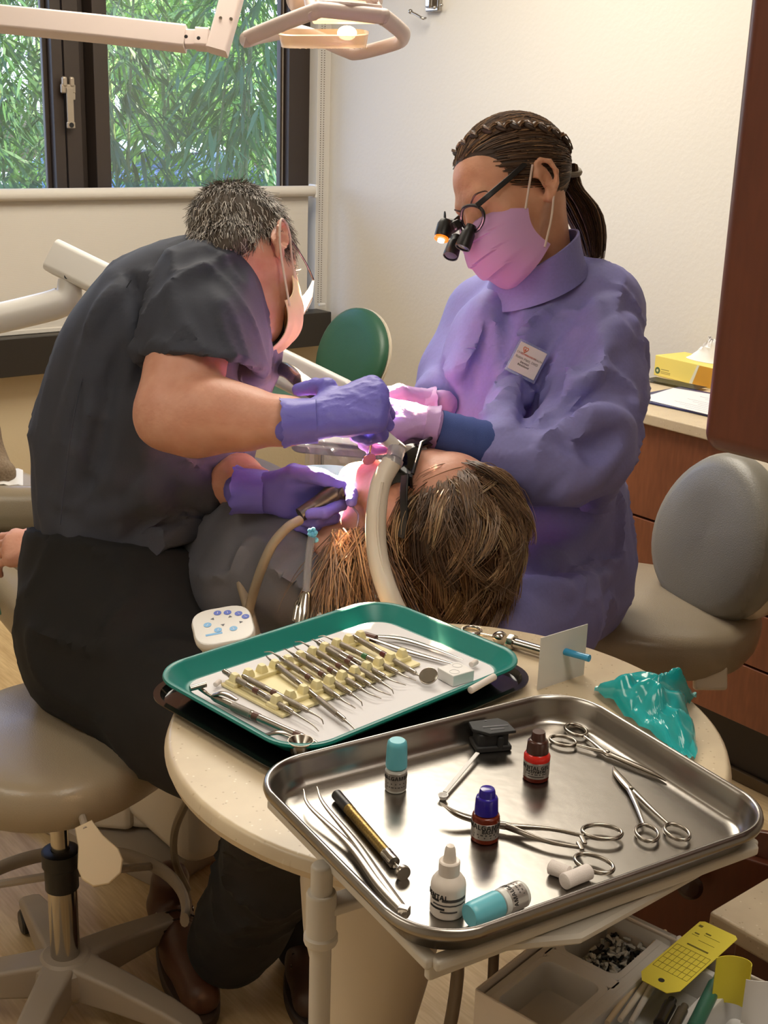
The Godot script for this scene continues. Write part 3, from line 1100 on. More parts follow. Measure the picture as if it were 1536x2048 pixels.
	var ph := thing("dark_leaflet", "dark printed leaflet between the clipboard and the tissue box", "leaflet", PH(1350, 771, wy), "", cb.basis)
	mb = MB.new()
	plate(mb, rrect(0.17, 0.055, 0.001, 1), 0.0064, 0.0072)
	part(ph, "page", finish(mb), mat(Color(0.09, 0.095, 0.1), 0.4))

func shifted(p: PackedVector2Array, d: Vector2) -> PackedVector2Array:
	var o := PackedVector2Array()
	for q in p:
		o.append(q + d)
	return o

func build_upper_cabinet() -> void:
	var x := 1.05
	var yb := 1.261
	var zf := -0.793
	var o := thing("wall_cabinet", "dark cherry wood upper cabinet with a rounded edge at the right", "cabinet", Vector3(x + 0.17, yb, -0.3))
	var mb := MB.new()
	rbox(mb, Vector3(0.34, CEIL - yb - 0.004, 0.9), 0.02, xf_at(Vector3(x + 0.17, (CEIL + yb) / 2, zf + 0.45)), 4)
	wpart(o, "carcass", finish(mb), M.cherry_dark)
	mb = MB.new()
	rbox(mb, Vector3(0.004, CEIL - yb - 0.06, 0.004), 0.001, xf_at(Vector3(x - 0.0005, (CEIL + yb) / 2, zf + 0.46)), 1)
	wpart(o, "door_gap", finish(mb), M.toe)

func build_ceiling_lights() -> void:
	for k in LIGHTS.size():
		var q: Array = LIGHTS[k]
		var at := Vector3(q[0], CEIL - 0.001, q[1])
		var o := thing("ceiling_light", ["square white ceiling light panel above the patient chair", "white ceiling light panel above the instrument table", "white ceiling light panel by the left wall"][k], "ceiling light", at)
		var mb := MB.new()
		loft(mb, [ring_xz(rrect(q[2], q[3], 0.01, 2), -0.02), ring_xz(rrect(q[2] + 0.06, q[3] + 0.06, 0.01, 2), -0.02), ring_xz(rrect(q[2] + 0.06, q[3] + 0.06, 0.01, 2), 0.0), ring_xz(rrect(q[2], q[3], 0.01, 2), 0.0)], false, false, true)
		part(o, "frame", finish(mb), M.white)
		mb = MB.new()
		rbox(mb, Vector3(q[2], 0.006, q[3]), 0.002, xf_at(Vector3(0, -0.008, 0)), 1)
		var lm := mat(Color(0.95, 0.95, 0.93), 0.6)
		lm.emission_enabled = true
		lm.emission = Color(1.0, 0.965, 0.90)
		lm.emission_energy_multiplier = 1.5
		part(o, "diffuser", finish(mb), lm)
		var l := AreaLight3D.new()
		l.name = "panel_glow"
		o.add_child(l)
		l.position = Vector3(0, -0.03, 0)
		l.rotation_degrees = Vector3(-90, 0, 0)
		l.area_size = Vector2(q[2], q[3])
		l.light_color = Color(1.0, 0.965, 0.90)
		l.light_energy = q[4]
		l.area_range = 12.0
		l.shadow_enabled = true

# ================================================================ stools
# cushion: superellipse plan, domed top, local y from 0 (underside) to h
func cushion(rx: float, rz: float, h: float, dome: float, front: float = 0.0, n: int = 44) -> MB:
	var mb := MB.new()
	var rings := []
	for q in [[0.80, 0.0], [0.93, 0.004], [0.985, 0.25], [1.0, 0.5], [0.985, 0.72], [0.945, 0.87], [0.87, 0.96], [0.72, 1.0], [0.5, 1.0 + dome * 0.5], [0.25, 1.0 + dome * 0.85], [0.04, 1.0 + dome]]:
		var r := PackedVector3Array()
		for i in n:
			var a := TAU * i / n
			var c := cos(a)
			var s := sin(a)
			var e := 0.82
			var x: float = signf(c) * pow(absf(c), e) * rx * q[0]
			var z: float = signf(s) * pow(absf(s), e) * rz * q[0]
			x *= 1.0 + front * z / rz
			r.append(Vector3(x, q[1] * h, z))
		rings.append(r)
	loft(mb, rings, true, true)
	return mb

func star_base(o: Node3D, reach: float, turn: float, m: Material) -> void:
	var hub := MB.new()
	lathe(hub, [[0.0, 0.05], [0.05, 0.05], [0.062, 0.07], [0.058, 0.11], [0.04, 0.125], [0.0, 0.125]], 24)
	part(o, "hub", finish(hub), m)
	for k in 5:
		var a := deg_to_rad(turn + 72.0 * k)
		var d := Vector3(cos(a), 0, sin(a))
		var mb := MB.new()
		var rings := []
		var side := d.cross(Vector3.UP)
		for q in [[0.03, 0.052, 0.122, 0.030], [0.12, 0.056, 0.112, 0.027], [0.22, 0.056, 0.095, 0.024], [reach, 0.058, 0.080, 0.022], [reach + 0.012, 0.064, 0.074, 0.014]]:
			var r := PackedVector3Array()
			for p in rrect(q[3] * 2.0, q[2] - q[1], 0.008, 3):
				r.append(d * q[0] + side * p.x + Vector3.UP * ((q[1] + q[2]) / 2 + p.y))
			rings.append(r)
		loft(mb, rings, true, true)
		var leg := part(o, "leg", finish(mb), m)
		var cm := MB.new()
		for s in [-1.0, 1.0]:
			lathe(cm, [[0.0, -0.008], [0.021, -0.008], [0.025, -0.004], [0.025, 0.004], [0.021, 0.008], [0.0, 0.008]], 16, Transform3D(basis_y(side), d * reach + side * 0.014 * s + Vector3.UP * 0.0255))
		tube(cm, PackedVector3Array([d * reach + Vector3.UP * 0.03, d * reach + Vector3.UP * 0.062]), 0.007, 8)
		part(leg, "caster", finish(cm), M.black)

func build_dentist_stool() -> void:
	var o := thing("operator_stool", "taupe vinyl clinician stool with chrome post under the man in dark scrubs", "stool", Vector3(0.81, 0, -1.87))
	star_base(o, 0.27, 64, M.frame_beige)
	var mb := MB.new()
	lathe(mb, [[0.0, 0.11], [0.026, 0.11], [0.026, 0.30], [0.0, 0.30]], 24)
	part(o, "outer_post", finish(mb), M.chrome)
	mb = MB.new()
	lathe(mb, [[0.0, 0.30], [0.016, 0.30], [0.016, 0.50], [0.0, 0.50]], 24)
	part(o, "inner_post", finish(mb), M.chrome)
	mb = MB.new()
	lathe(mb, [[0.0265, 0.262], [0.0295, 0.262], [0.0295, 0.305], [0.033, 0.308], [0.033, 0.335], [0.028, 0.338], [0.0165, 0.338]], 24)
	part(o, "collar", finish(mb), M.black)
	mb = MB.new()
	var ring := PackedVector3Array()
	for k in 33:
		var an := deg_to_rad(-66.6 - 105.0 + 210.0 * k / 32.0)
		ring.append(Vector3(cos(an), 0, sin(an)) * 0.215 + Vector3(0, 0.2, 0))
	tube(mb, ring, 0.0085, 10, false, 1.8)
	var fr := part(o, "foot_ring", finish(mb), M.frame_beige)
	for a in [-0.25, -1.16, -2.1]:
		mb = MB.new()
		tube(mb, PackedVector3Array([Vector3(cos(a) * 0.21, 0.2, sin(a) * 0.21), Vector3(cos(a) * 0.03, 0.275, sin(a) * 0.03)]), 0.008, 8)
		part(fr, "strut", finish(mb), M.frame_beige)
	mb = cushion(0.215, 0.205, 0.085, 0.16)
	var seat := part(o, "seat", finish(mb), M.vinyl)
	seat.position = Vector3(0.0, 0.495, 0.0)
	seat.rotation_degrees = Vector3(0, 20, 0)
	mb = MB.new()
	lathe(mb, [[0.0, 0.475], [0.1, 0.475], [0.12, 0.496], [0.0, 0.496]], 24)
	part(o, "seat_pan", finish(mb), M.black)
	# height lever with a flat cream paddle
	var lv := MB.new()
	var a0 := P(158, 1612, 2.02) - o.position
	var a1 := P(172, 1660, 1.98) - o.position
	var dn := (P(208, 1745, 1.95) - o.position - a1).normalized()
	tube(lv, PackedVector3Array([Vector3(0.02, 0.49, 0.02), a0, a1]), 0.006, 8)
	var lever := part(o, "height_lever", finish(lv), M.frame_beige)
	var pd := MB.new()
	var outl := PackedVector2Array([Vector2(-0.014, -0.01), Vector2(-0.02, 0.02), Vector2(-0.033, 0.05), Vector2(-0.033, 0.068), Vector2(-0.022, 0.086), Vector2(0.0, 0.093), Vector2(0.022, 0.086), Vector2(0.033, 0.068), Vector2(0.033, 0.05), Vector2(0.02, 0.02), Vector2(0.014, -0.01)])
	var zb := cv(0.2, 0.25, 1)
	zb = (zb - dn * zb.dot(dn)).normalized()
	plate(pd, outl, -0.004, 0.004, Transform3D(Basis(zb.cross(dn) * -1.0, zb, dn), a1), 0.0015)
	part(lever, "paddle", finish(pd), mat(Color(0.79, 0.71, 0.58), 0.4))

func build_assistant_stool() -> void:
	var c := Vector3(1.90, 0, -1.53)
	var o := thing("assistant_stool", "taupe vinyl stool with grey padded back and cream shell, before cherry drawers", "stool", c)
	star_base(o, 0.27, 20, M.frame_beige)
	var mb := MB.new()
	lathe(mb, [[0.0, 0.11], [0.026, 0.11], [0.026, 0.35], [0.017, 0.352], [0.017, 0.57], [0.0, 0.57]], 24)
	part(o, "post", finish(mb), M.chrome)
	var seat := part(o, "seat", finish(cushion(0.225, 0.235, 0.088, 0.10, 0.0)), M.vinyl)
	seat.position = Vector3(0, 0.603, 0)
	seat.rotation_degrees.y = 30
	mb = MB.new()
	rbox(mb, Vector3(0.26, 0.016, 0.2), 0.006, xf_at(Vector3(0, 0.593, 0), yrot(-25)))
	part(o, "seat_pan", finish(mb), M.cream_plastic)
	# upright carrying the back: from under the seat up to the shell
	var foot := P(1418, 1330, 2.42) - c
	var up1 := P(1440, 1240, 2.45) - c
	var up2 := P(1478, 1120, 2.47) - c
	mb = MB.new()
	tube(mb, curve(PackedVector3Array([Vector3(0, 0.575, 0).lerp(foot, 0.5), foot, up1, up2]), 14), 0.016, 10, false, 0.5, cv(0, 0, 1))
	part(o, "back_upright", finish(mb), M.cream_plastic)
	mb = MB.new()
	rbox(mb, Vector3(0.062, 0.055, 0.018), 0.006, Transform3D(cam_basis, P(1420, 1350, 2.37) - c))
	var br := part(o, "bracket", finish(mb), M.cream_plastic)
	mb = MB.new()
	lathe(mb, [[0.0, -0.003], [0.0058, -0.003], [0.0058, 0.003], [0.0, 0.004]], 14, Transform3D(basis_y(cv(0, 0, 1)), P(1412, 1342, 2.358) - c))
	part(br, "bolt", finish(mb), M.black)
	# padded back: an egg-shaped pad, thick, facing the sitter, with a shell behind
	var bc := P(1432, 1073, 2.47) - c
	var nrm := cv(-0.86, 0.10, 0.50).normalized()
	var upv := cv(0.12, 1.0, 0.1)
	upv = (upv - nrm * upv.dot(nrm)).normalized()
	var b := Basis(upv.cross(nrm), upv, nrm)
	for k in 2:
		var rings := []
		var prof := [[0.05, 0.030], [0.5, 0.030], [0.8, 0.026], [0.93, 0.016], [0.985, 0.0], [1.0, -0.018], [0.98, -0.03], [0.9, -0.032]] if k == 0 else [[0.9, -0.032], [0.965, -0.034], [0.975, -0.055], [0.95, -0.078], [0.85, -0.096], [0.5, -0.106], [0.05, -0.108]]
		for q in prof:
			var r := PackedVector3Array()
			for i in 48:
				var a := TAU * i / 48
				var x := cos(a) * 0.162
				var y := sin(a) * 0.165
				x *= 1.0 - 0.10 * sin(a)
				var bow: float = -0.35 * (x * x)
				r.append(Vector3(x * q[0], y * q[0], q[1] - bow * 1.0 * q[0]))
			rings.append(r)
		mb = MB.new()
		loft(mb, rings, true, true)
		var pd := part(o, ["back_pad", "back_shell"][k], finish(mb), [M.vinyl_grey, M.cream_plastic][k])
		pd.transform = Transform3D(b, bc)

func build_green_stool() -> void:
	var base := P(640, 800, 4.35)
	base.y = 0
	var o := thing("green_stool", "green vinyl stool with a rounded padded back in the corner", "stool", base)
	star_base(o, 0.27, 10, M.frame_beige)
	var mb := MB.new()
	lathe(mb, [[0.0, 0.11], [0.026, 0.11], [0.026, 0.4], [0.017, 0.402], [0.017, 0.62], [0.0, 0.62]], 20)
	part(o, "post", finish(mb), M.chrome)
	var sp := P(575, 815, 4.2)
	var seat := part(o, "seat", finish(cushion(0.2, 0.19, 0.08, 0.1)), M.vinyl_green)
	seat.position = Vector3(sp.x - base.x, 0.625, sp.z - base.z)
	seat.rotation_degrees.y = 20
	var bc := P(704, 712, 4.35) - base
	var nrm := cv(-0.62, 0.15, 0.75).normalized()
	var upv := cv(0.06, 1.0, 0.1)
	upv = (upv - nrm * upv.dot(nrm)).normalized()
	var b := Basis(upv.cross(nrm), upv, nrm)
	for k in 2:
		var rings := []
		var prof := [[0.05, 0.025], [0.6, 0.024], [0.88, 0.016], [0.98, 0.0], [1.0, -0.014], [0.96, -0.02]] if k == 0 else [[0.96, -0.02], [1.015, -0.021], [1.015, -0.029], [0.9, -0.045], [0.5, -0.055], [0.05, -0.057]]
		for q in prof:
			var r := PackedVector3Array()
			for i in 44:
				var a := TAU * i / 44
				r.append(Vector3(cos(a) * 0.158 * q[0], (sin(a) * 0.17 - 0.02 * cos(a) * sin(a)) * q[0], q[1] + 0.012 * cos(a) * cos(a) * q[0] * q[0]))
			rings.append(r)
		mb = MB.new()
		loft(mb, rings, true, true)
		part(o, ["back_pad", "back_shell"][k], finish(mb), [M.vinyl_green, M.cream_plastic][k]).transform = Transform3D(b, bc)
	mb = MB.new()
	tube(mb, curve(PackedVector3Array([Vector3(0, 0.6, 0), Vector3(0.08, 0.62, 0.06), bc + Vector3(0.05, -0.12, 0.04), bc - nrm * 0.05]), 12), 0.012, 8)
	part(o, "back_upright", finish(mb), M.cream_plastic)

# ================================================================ dental chair
func build_dental_chair() -> void:
	var mid := Vector3(1.2, 0, -2.15)
	var o := thing("dental_chair", "reclined taupe dental chair on a pale base carrying the patient", "dental chair", mid)
	# cushions follow the line from head to feet
	var spine := [[Vector3(1.205, 0.79, -1.50), 0.10, 0.05], [Vector3(1.20, 0.745, -1.62), 0.19, 0.05], [Vector3(1.19, 0.64, -1.86), 0.22, 0.055], [Vector3(1.18, 0.545, -2.06), 0.22, 0.06], [Vector3(1.165, 0.54, -2.25), 0.22, 0.06], [Vector3(1.14, 0.60, -2.52), 0.20, 0.055], [Vector3(1.11, 0.645, -2.78), 0.19, 0.05], [Vector3(1.09, 0.66, -3.02), 0.17, 0.045]]
	var rings := []
	for s in spine:
		var r := PackedVector3Array()
		for p in rrect(s[1] * 2.0, s[2] * 2.0, 0.045, 5):
			r.append(s[0] + Vector3(p.x, p.y, 0.0))
		rings.append(r)
	rings.reverse()
	var mb := MB.new()
	loft(mb, rings, true, true)
	wpart(o, "cushion", finish(mb, 60), M.vinyl)
	# headrest
	mb = MB.new()
	rbox(mb, Vector3(0.2, 0.05, 0.16), 0.024, Transform3D(Basis(Vector3(1, 0, 0), 0.15), Vector3(1.22, 0.80, -1.40)), 3)
	wpart(o, "headrest", finish(mb), M.black)
	# armrest seen past the man's waist
	mb = MB.new()
	var a := P(478, 1090, 2.12)
	var dirn := cv(0.18, -0.06, 1.0).normalized()
	var rr := []
	for q in [[0.0, 0.6], [0.012, 0.9], [0.03, 1.0], [0.1, 1.0], [0.2, 1.0], [0.22, 0.7]]:
		var r := PackedVector3Array()
		for p in rrect(0.052 * q[1], 0.095 * q[1], 0.025, 5):
			r.append(a - dirn * q[0] + cv(1, 0, 0) * p.x + cv(0, 1, 0) * p.y)
		rr.append(r)
	loft(mb, rr, true, true)
	wpart(o, "armrest", finish(mb, 60), M.vinyl)
	mb = MB.new()
	box_run(mb, PP([[-140, 1018, 2.92], [-130, 1018, 2.92], [60, 1018, 2.92], [150, 1018, 2.92]]), 0.22, 0.105, 0.04, cv(0, 1, 0))
	wpart(o, "leg_rest", finish(mb), M.vinyl)
	mb = MB.new()
	box_run(mb, PP([[-140, 1112, 2.95], [60, 1118, 2.95], [130, 1118, 2.95]]), 0.16, 0.08, 0.01, cv(0, 1, 0))
	wpart(o, "dark_block", finish(mb), M.trousers)  # plain dark block filling the space below the leg rest
	# lift column and base plate
	mb = MB.new()
	rbox(mb, Vector3(0.26, 0.40, 0.34), 0.05, xf_at(Vector3(1.28, 0.27, -2.2)), 3)
	wpart(o, "lift_housing", finish(mb), M.cream_plastic)
	mb = MB.new()
	rbox(mb, Vector3(0.3, 0.12, 0.42), 0.04, xf_at(Vector3(1.22, 0.43, -2.2)), 3)
	wpart(o, "lift_arm", finish(mb), M.cream_plastic)
	mb = MB.new()
	var bp := []
	for p in [[0, 1625], [-140, 1590], [200, 1440], [560, 1640], [330, 1790]]:
		var w := PH(p[0], p[1], 0.0)
		bp.append(Vector2(w.x, w.z))
	plate(mb, PackedVector2Array(bp), 0.0, 0.045, Transform3D(), 0.008)
	wpart(o, "base_plate", finish(mb), M.frame_beige)
	mb = MB.new()
	for p in [[228, 1610, 0.12], [310, 1610, 0.10]]:
		var w := PH(p[0], 1665, 0.05)
		rbox(mb, Vector3(0.11, 0.2, 0.11), 0.02, xf_at(w + Vector3(0.03, 0.1, -0.05), yrot(45)), 2)
	wpart(o, "base_cover", finish(mb), M.cream_plastic)
	mb = MB.new()
	tube(mb, curve(PP([[375, 1600, 2.35], [350, 1660, 2.42], [350, 1720, 2.45], [375, 1780, 2.5]]), 16), 0.0075, 8)
	wpart(o, "air_hose", finish(mb), M.rubber)
	# paper under the feet
	var towel := thing("paper_towel", "white paper towel under the patient's shoe on the leg rest", "paper towel", P(5, 965, 2.98))
	var pts := []
	for j in 6:
		var row := PackedVector3Array()
		for i in 12:
			row.append(P(-60 + 106 * i / 11.0, 935 + 32 * j / 5.0 + (i / 11.0) * 4, 3.0 - 0.02 * j) + cv(0, 0.002 * sin(i * 2.1), 0))
		pts.append(row)
	mb = MB.new()
	sheet(mb, pts, 0.0015)
	wpart(towel, "sheet", finish(mb), M.white)
	# green side cushion and cable at the frame's left
	var gs := thing("green_cushion", "green vinyl seat edge low behind the man's hip", "cushion", P(0, 1210, 2.75))
	mb = MB.new()
	var gr := []
	for q in [[-190, 1050], [45, 1230]]:
		var c := P(q[0], q[1], 2.75)
		var r := PackedVector3Array()
		for p in rrect(0.10, 0.20, 0.02, 4):
			r.append(c + cv(-0.3, 0.1, -1).normalized() * p.y + cv(-0.6, 1, 0).normalized() * p.x)
		gr.append(r)
	loft(mb, gr, true, true)
	wpart(gs, "seat_edge", finish(mb), mat(Color(0.16, 0.40, 0.32), 0.4))
	var ca := thing("white_cable", "white cable looped before a dark block behind the man's hip", "cable", P(20, 1110, 2.6))
	mb = MB.new()
	tube(mb, curve(PP([[-30, 1070, 2.6], [0, 1093, 2.6], [25, 1110, 2.6], [50, 1128, 2.58]]), 14), 0.003, 7)
	wpart(ca, "strand", finish(mb), M.white)
	mb = MB.new()
	tube(mb, curve(PP([[-30, 1090, 2.6], [0, 1104, 2.6], [14, 1120, 2.6], [38, 1138, 2.58]]), 14), 0.004, 7)
	wpart(ca, "strand", finish(mb), M.frame_beige)

# ================================================================ delivery unit, lamp
func box_run(mb: MB, pts: PackedVector3Array, w: float, h: float, r: float, up: Vector3, taper: Array = []) -> void:
	var fr := frames(pts, false, up)
	var rings := []
	for i in pts.size():
		var s: float = taper[i] if taper.size() else 1.0
		var ring := PackedVector3Array()
		for p in rrect(h * s, w * s, r * s, 4):
			ring.append(pts[i] + fr[i][0] * p.x + fr[i][1] * p.y)
		rings.append(ring)
	loft(mb, rings, true, true)

func build_delivery() -> void:
	var o := thing("delivery_unit", "white jointed delivery arm passing behind the man in dark scrubs", "instrument arm", P(140, 600, 2.85))
	var mb := MB.new()
	var lower := curve(PP([[-160, 672, 2.85], [-40, 645, 2.85], [60, 622, 2.85], [118, 606, 2.85], [137, 590, 2.85], [139, 560, 2.85]]), 26)
	var rad := []
	for k in 27:
		rad.append(0.0335 if k < 16 else lerpf(0.0335, 0.025, (k - 16) / 10.0))
	tube(mb, lower, rad, 18)
	wpart(o, "lower_arm", finish(mb, 60), M.white_plastic)
	mb = MB.new()
	tube(mb, PP([[139, 562, 2.85], [140, 540, 2.85]]), 0.018, 12)
	wpart(o, "knuckle", finish(mb), mat(Color(0.33, 0.31, 0.29), 0.5))
	mb = MB.new()
	box_run(mb, PP([[108, 512, 2.86], [112, 514, 2.86], [240, 577, 2.8], [560, 735, 2.6], [690, 800, 2.5], [700, 805, 2.5]]), 0.06, 0.075, 0.014, cv(0, 1, 0), [0.85, 1, 1, 1, 1, 0.85])
	wpart(o, "upper_arm", finish(mb), M.white_plastic)
	mb = MB.new()
	lathe(mb, [[0.0, 0.0], [0.006, 0.0], [0.006, 0.002], [0.0, 0.002]], 14, Transform3D(basis_y(cv(0, 0, 1)), P(134, 553, 2.815)))
	wpart(o, "pivot_pin", finish(mb), M.black)
	# tray at the end of the arm, wrapped in clear film
	var t := thing("delivery_tray", "instrument tray wrapped in clear plastic film above the patient's chest", "tray", P(720, 880, 2.4))
	mb = MB.new()
	var c := P(715, 868, 2.42)
	plate(mb, rrect(0.26, 0.2, 0.03, 5), -0.012, 0.004, xf_at(c, yrot(40)), 0.003)
	wpart(t, "deck", finish(mb), mat(Color(0.70, 0.70, 0.70), 0.4))
	mb = MB.new()
	plate(mb, rrect(0.2, 0.15, 0.004, 2), 0.0045, 0.0065, xf_at(c + cv(-0.02, 0.0, 0.02), yrot(34)))
	wpart(t, "paper_liner", finish(mb), M.white)
	# hanging film
	var ns := noise(9.0, 15, 2)
	var pts := []
	for j in 10:
		var row := PackedVector3Array()
		for i in 22:
			var u := i / 21.0
			var v := j / 9.0
			var px := lerpf(605, 800, u) + 6 * sin(v * 3.0)
			var py := lerpf(838 - 38 * u, 955 - 40 * u, v)
			var dd := 2.32 - 0.05 * sin(v * 2.5) + 0.02 * ns.get_noise_2d(u * 3.0, v * 1.2)
			row.append(P(px, py, dd))
		pts.append(row)
	mb = MB.new()
	sheet(mb, pts, 0.0006)
	wpart(t, "plastic_film", finish(mb, 70), M.clear)
	mb = MB.new()
	for k in 3:
		tube(mb, PP([[748 + 6 * k, 872 + 7 * k, 2.36], [776 + 5 * k, 880 + 7 * k, 2.34]]), 0.004, 8)
	wpart(t, "handpiece_tips", finish(mb), M.chrome)
	# wall hook
	var h := thing("wall_hook", "metal wall bracket with a bent hook on the right wall", "hook", PX(868, 20, WALL_X))
	mb = MB.new()
	var hc := PX(868, 5, WALL_X - 0.01)
	rbox(mb, Vector3(0.02, 0.12, 0.07), 0.006, xf_at(hc + Vector3(0, 0.03, 0)))
	rbox(mb, Vector3(0.03, 0.11, 0.03), 0.008, xf_at(hc + Vector3(-0.015, 0.035, 0)))
	wpart(h, "bracket", finish(mb), M.chrome)
	mb = MB.new()
	tube(mb, curve(PackedVector3Array([PX(851, 36, WALL_X - 0.025), PX(846, 37, WALL_X - 0.045), PX(834, 30, WALL_X - 0.05), PX(822, 24, WALL_X - 0.05)]), 10), 0.0042, 8)
	ellipsoid(mb, PX(821, 23, WALL_X - 0.05), Vector3(0.008, 0.008, 0.008))
	wpart(h, "hook", finish(mb), M.chrome)
	for k in 3:
		mb = MB.new()
		ellipsoid(mb, PX(855 + 14 * k, 10 + 5 * (k % 2), WALL_X - 0.03), Vector3(0.006, 0.006, 0.006))
		wpart(h, "screw", finish(mb), M.chrome)

const LAMP_BACK := 0.2
func PB(px: float, py: float, d: float) -> Vector3:
	return P(px, py, d + LAMP_BACK)
func PD(a: Array) -> PackedVector3Array:
	var o := PackedVector3Array()
	for q in a:
		o.append(P(q[0], q[1], q[2] + LAMP_BACK))
	return o
func build_lamp() -> void:
	# jointed arm across the window
	var pinkish := mat(Color(0.86, 0.80, 0.77), 0.4)
	var o := thing("lamp_arm", "white square lamp arm crossing in front of the window", "lamp arm", PB(430, 80, 2.62))
	var mb := MB.new()
	box_run(mb, PD([[-120, 22, 2.62], [0, 38, 2.62], [200, 58, 2.62], [372, 78, 2.62]]), 0.05, 0.05, 0.006, cv(0, 1, 0))
	wpart(o, "horizontal_arm", finish(mb), pinkish)
	mb = MB.new()
	box_run(mb, PD([[372, 78, 2.62], [392, 79, 2.62]]), 0.03, 0.036, 0.004, cv(0, 1, 0))
	box_run(mb, PD([[392, 78, 2.62], [418, 80, 2.62]]), 0.044, 0.042, 0.006, cv(0, 1, 0))
	wpart(o, "knuckle", finish(mb), pinkish)
	mb = MB.new()
	box_run(mb, PD([[434, 104, 2.6], [452, 40, 2.6], [492, -110, 2.6]]), 0.046, 0.046, 0.006, cv(1, 0, 0))
	wpart(o, "upright_arm", finish(mb), pinkish)
	for q in [[441, 36], [462, 38], [372, 73], [397, 76]]:
		mb = MB.new()
		lathe(mb, [[0.0, 0.0], [0.0042, 0.0], [0.003, 0.002], [0.0, 0.002]], 12, Transform3D(basis_y(cv(0, 0, 1)), PB(q[0], q[1], 2.574)))
		wpart(o, "screw", finish(mb), M.chrome if q[1] < 50 else M.black)
	mb = MB.new()
	tube(mb, PD([[492, -110, 2.6], [560, -140, 2.5], [620, -60, 2.42]]), 0.02, 10)
	wpart(o, "yoke_arm", finish(mb), pinkish)
	# lamp head
	var l := thing("dental_lamp", "lit dental lamp head with white loop handle and vents above the patient", "dental lamp", PB(655, 40, 2.4))
	var shell := mat(Color(0.84, 0.77, 0.74), 0.38)
	mb = MB.new()
	var loop := curve(PD([[494, 79, 2.36], [500, 74, 2.35], [570, 45, 2.27], [632, 22, 2.22], [650, 20, 2.21], [755, 32, 2.22], [770, 36, 2.23], [804, 64, 2.32], [807, 76, 2.38], [798, 84, 2.42], [760, 96, 2.46], [715, 106, 2.5], [690, 100, 2.52], [600, 64, 2.58], [530, 70, 2.48]]), 90, true)
	tube(mb, loop, 0.0124, 14, true, 1.25)
	wpart(l, "handle_loop", finish(mb, 60), shell)
	# vented front hood: side cheeks and slats
	mb = MB.new()
	for s in [[PD([[628, 32, 2.22], [620, 0, 2.24], [610, -60, 2.28]]), 0], [PD([[768, 42, 2.24], [745, 4, 2.25], [725, -60, 2.28]]), 1]]:
		tube(mb, curve(s[0], 8), 0.012, 10)
	wpart(l, "hood_cheeks", finish(mb, 60), shell)
	for k in 5:
		var y := 10.0 - 13.0 * k
		mb = MB.new()
		box_run(mb, PD([[640 - 2.0 * k, y - 6, 2.215 + 0.012 * k], [700, y - 2, 2.20 + 0.012 * k], [762 - 7.0 * k, y + 4, 2.225 + 0.012 * k]]), 0.008, 0.0065, 0.002, cv(0, 1, 0))
		wpart(l, "vent_slat", finish(mb), shell)
	mb = MB.new()
	rbox(mb, Vector3(0.2, 0.16, 0.12), 0.03, Transform3D(cam_basis, PB(668, -62, 2.42)), 3)
	wpart(l, "housing", finish(mb), shell)
	# lens tray with ribs
	var lensm := mat(Color(0.95, 0.86, 0.74, 0.55), 0.25)
	lensm.transparency = BaseMaterial3D.TRANSPARENCY_ALPHA
	mb = MB.new()
	var lc := PB(648, 74, 2.38)
	var lb := Basis(cv(1, 0, 0), cv(0, 0.9, 0.45).normalized(), cv(0, -0.45, 0.9).normalized())
	loft(mb, [ring_xz(rrect(0.17, 0.10, 0.03, 5), -0.016, Transform3D(lb, lc)), ring_xz(rrect(0.18, 0.11, 0.035, 5), 0.008, Transform3D(lb, lc)), ring_xz(rrect(0.17, 0.10, 0.03, 5), 0.010, Transform3D(lb, lc)), ring_xz(rrect(0.16, 0.09, 0.03, 5), -0.012, Transform3D(lb, lc))], true, false)
	var lens := wpart(l, "lens", finish(mb), lensm)
	for k in 12:
		mb = MB.new()
		rbox(mb, Vector3(0.0022, 0.003, 0.09), 0.001, Transform3D(lb * yrot(28), lc + lb * Vector3(-0.066 + 0.012 * k, -0.017, 0)), 1)
		wpart(lens, "rib", finish(mb), lensm).transform = Transform3D()
	lens.transform = l.global_transform.affine_inverse()
	# reflector and bulb
	mb = MB.new()
	rbox(mb, Vector3(0.13, 0.05, 0.012), 0.005, Transform3D(cam_basis, PB(690, 22, 2.36)), 2)
	var gm := mat(Color(0.95, 0.85, 0.7), 0.4)
	gm.emission_enabled = true
	gm.emission = Color(1.0, 0.80, 0.58)
	gm.emission_energy_multiplier = 1.5
	wpart(l, "reflector", finish(mb), gm)
	mb = MB.new()
	ellipsoid(mb, PB(694, 66, 2.37), Vector3(0.02, 0.014, 0.02))
	var bm := mat(Color(1, 0.95, 0.88), 0.4)
	bm.emission_enabled = true
	bm.emission = Color(1.0, 0.88, 0.70)
	bm.emission_energy_multiplier = 5.0
	wpart(l, "bulb", finish(mb), bm)
	var s := SpotLight3D.new()
	s.name = "lamp_beam"
	l.add_child(s)
	var from := PB(640, 104, 2.33)
	var to := P(728, 968, 1.92)
	s.look_at_from_position(from, to, Vector3(0, 0, 1))
	s.light_color = Color(1.0, 0.86, 0.70)
	s.light_energy = 430.0
	s.spot_angle = 5.6
	s.spot_angle_attenuation = 0.35
	s.spot_range = 6.0
	s.light_size = 0.03
	s.shadow_enabled = true

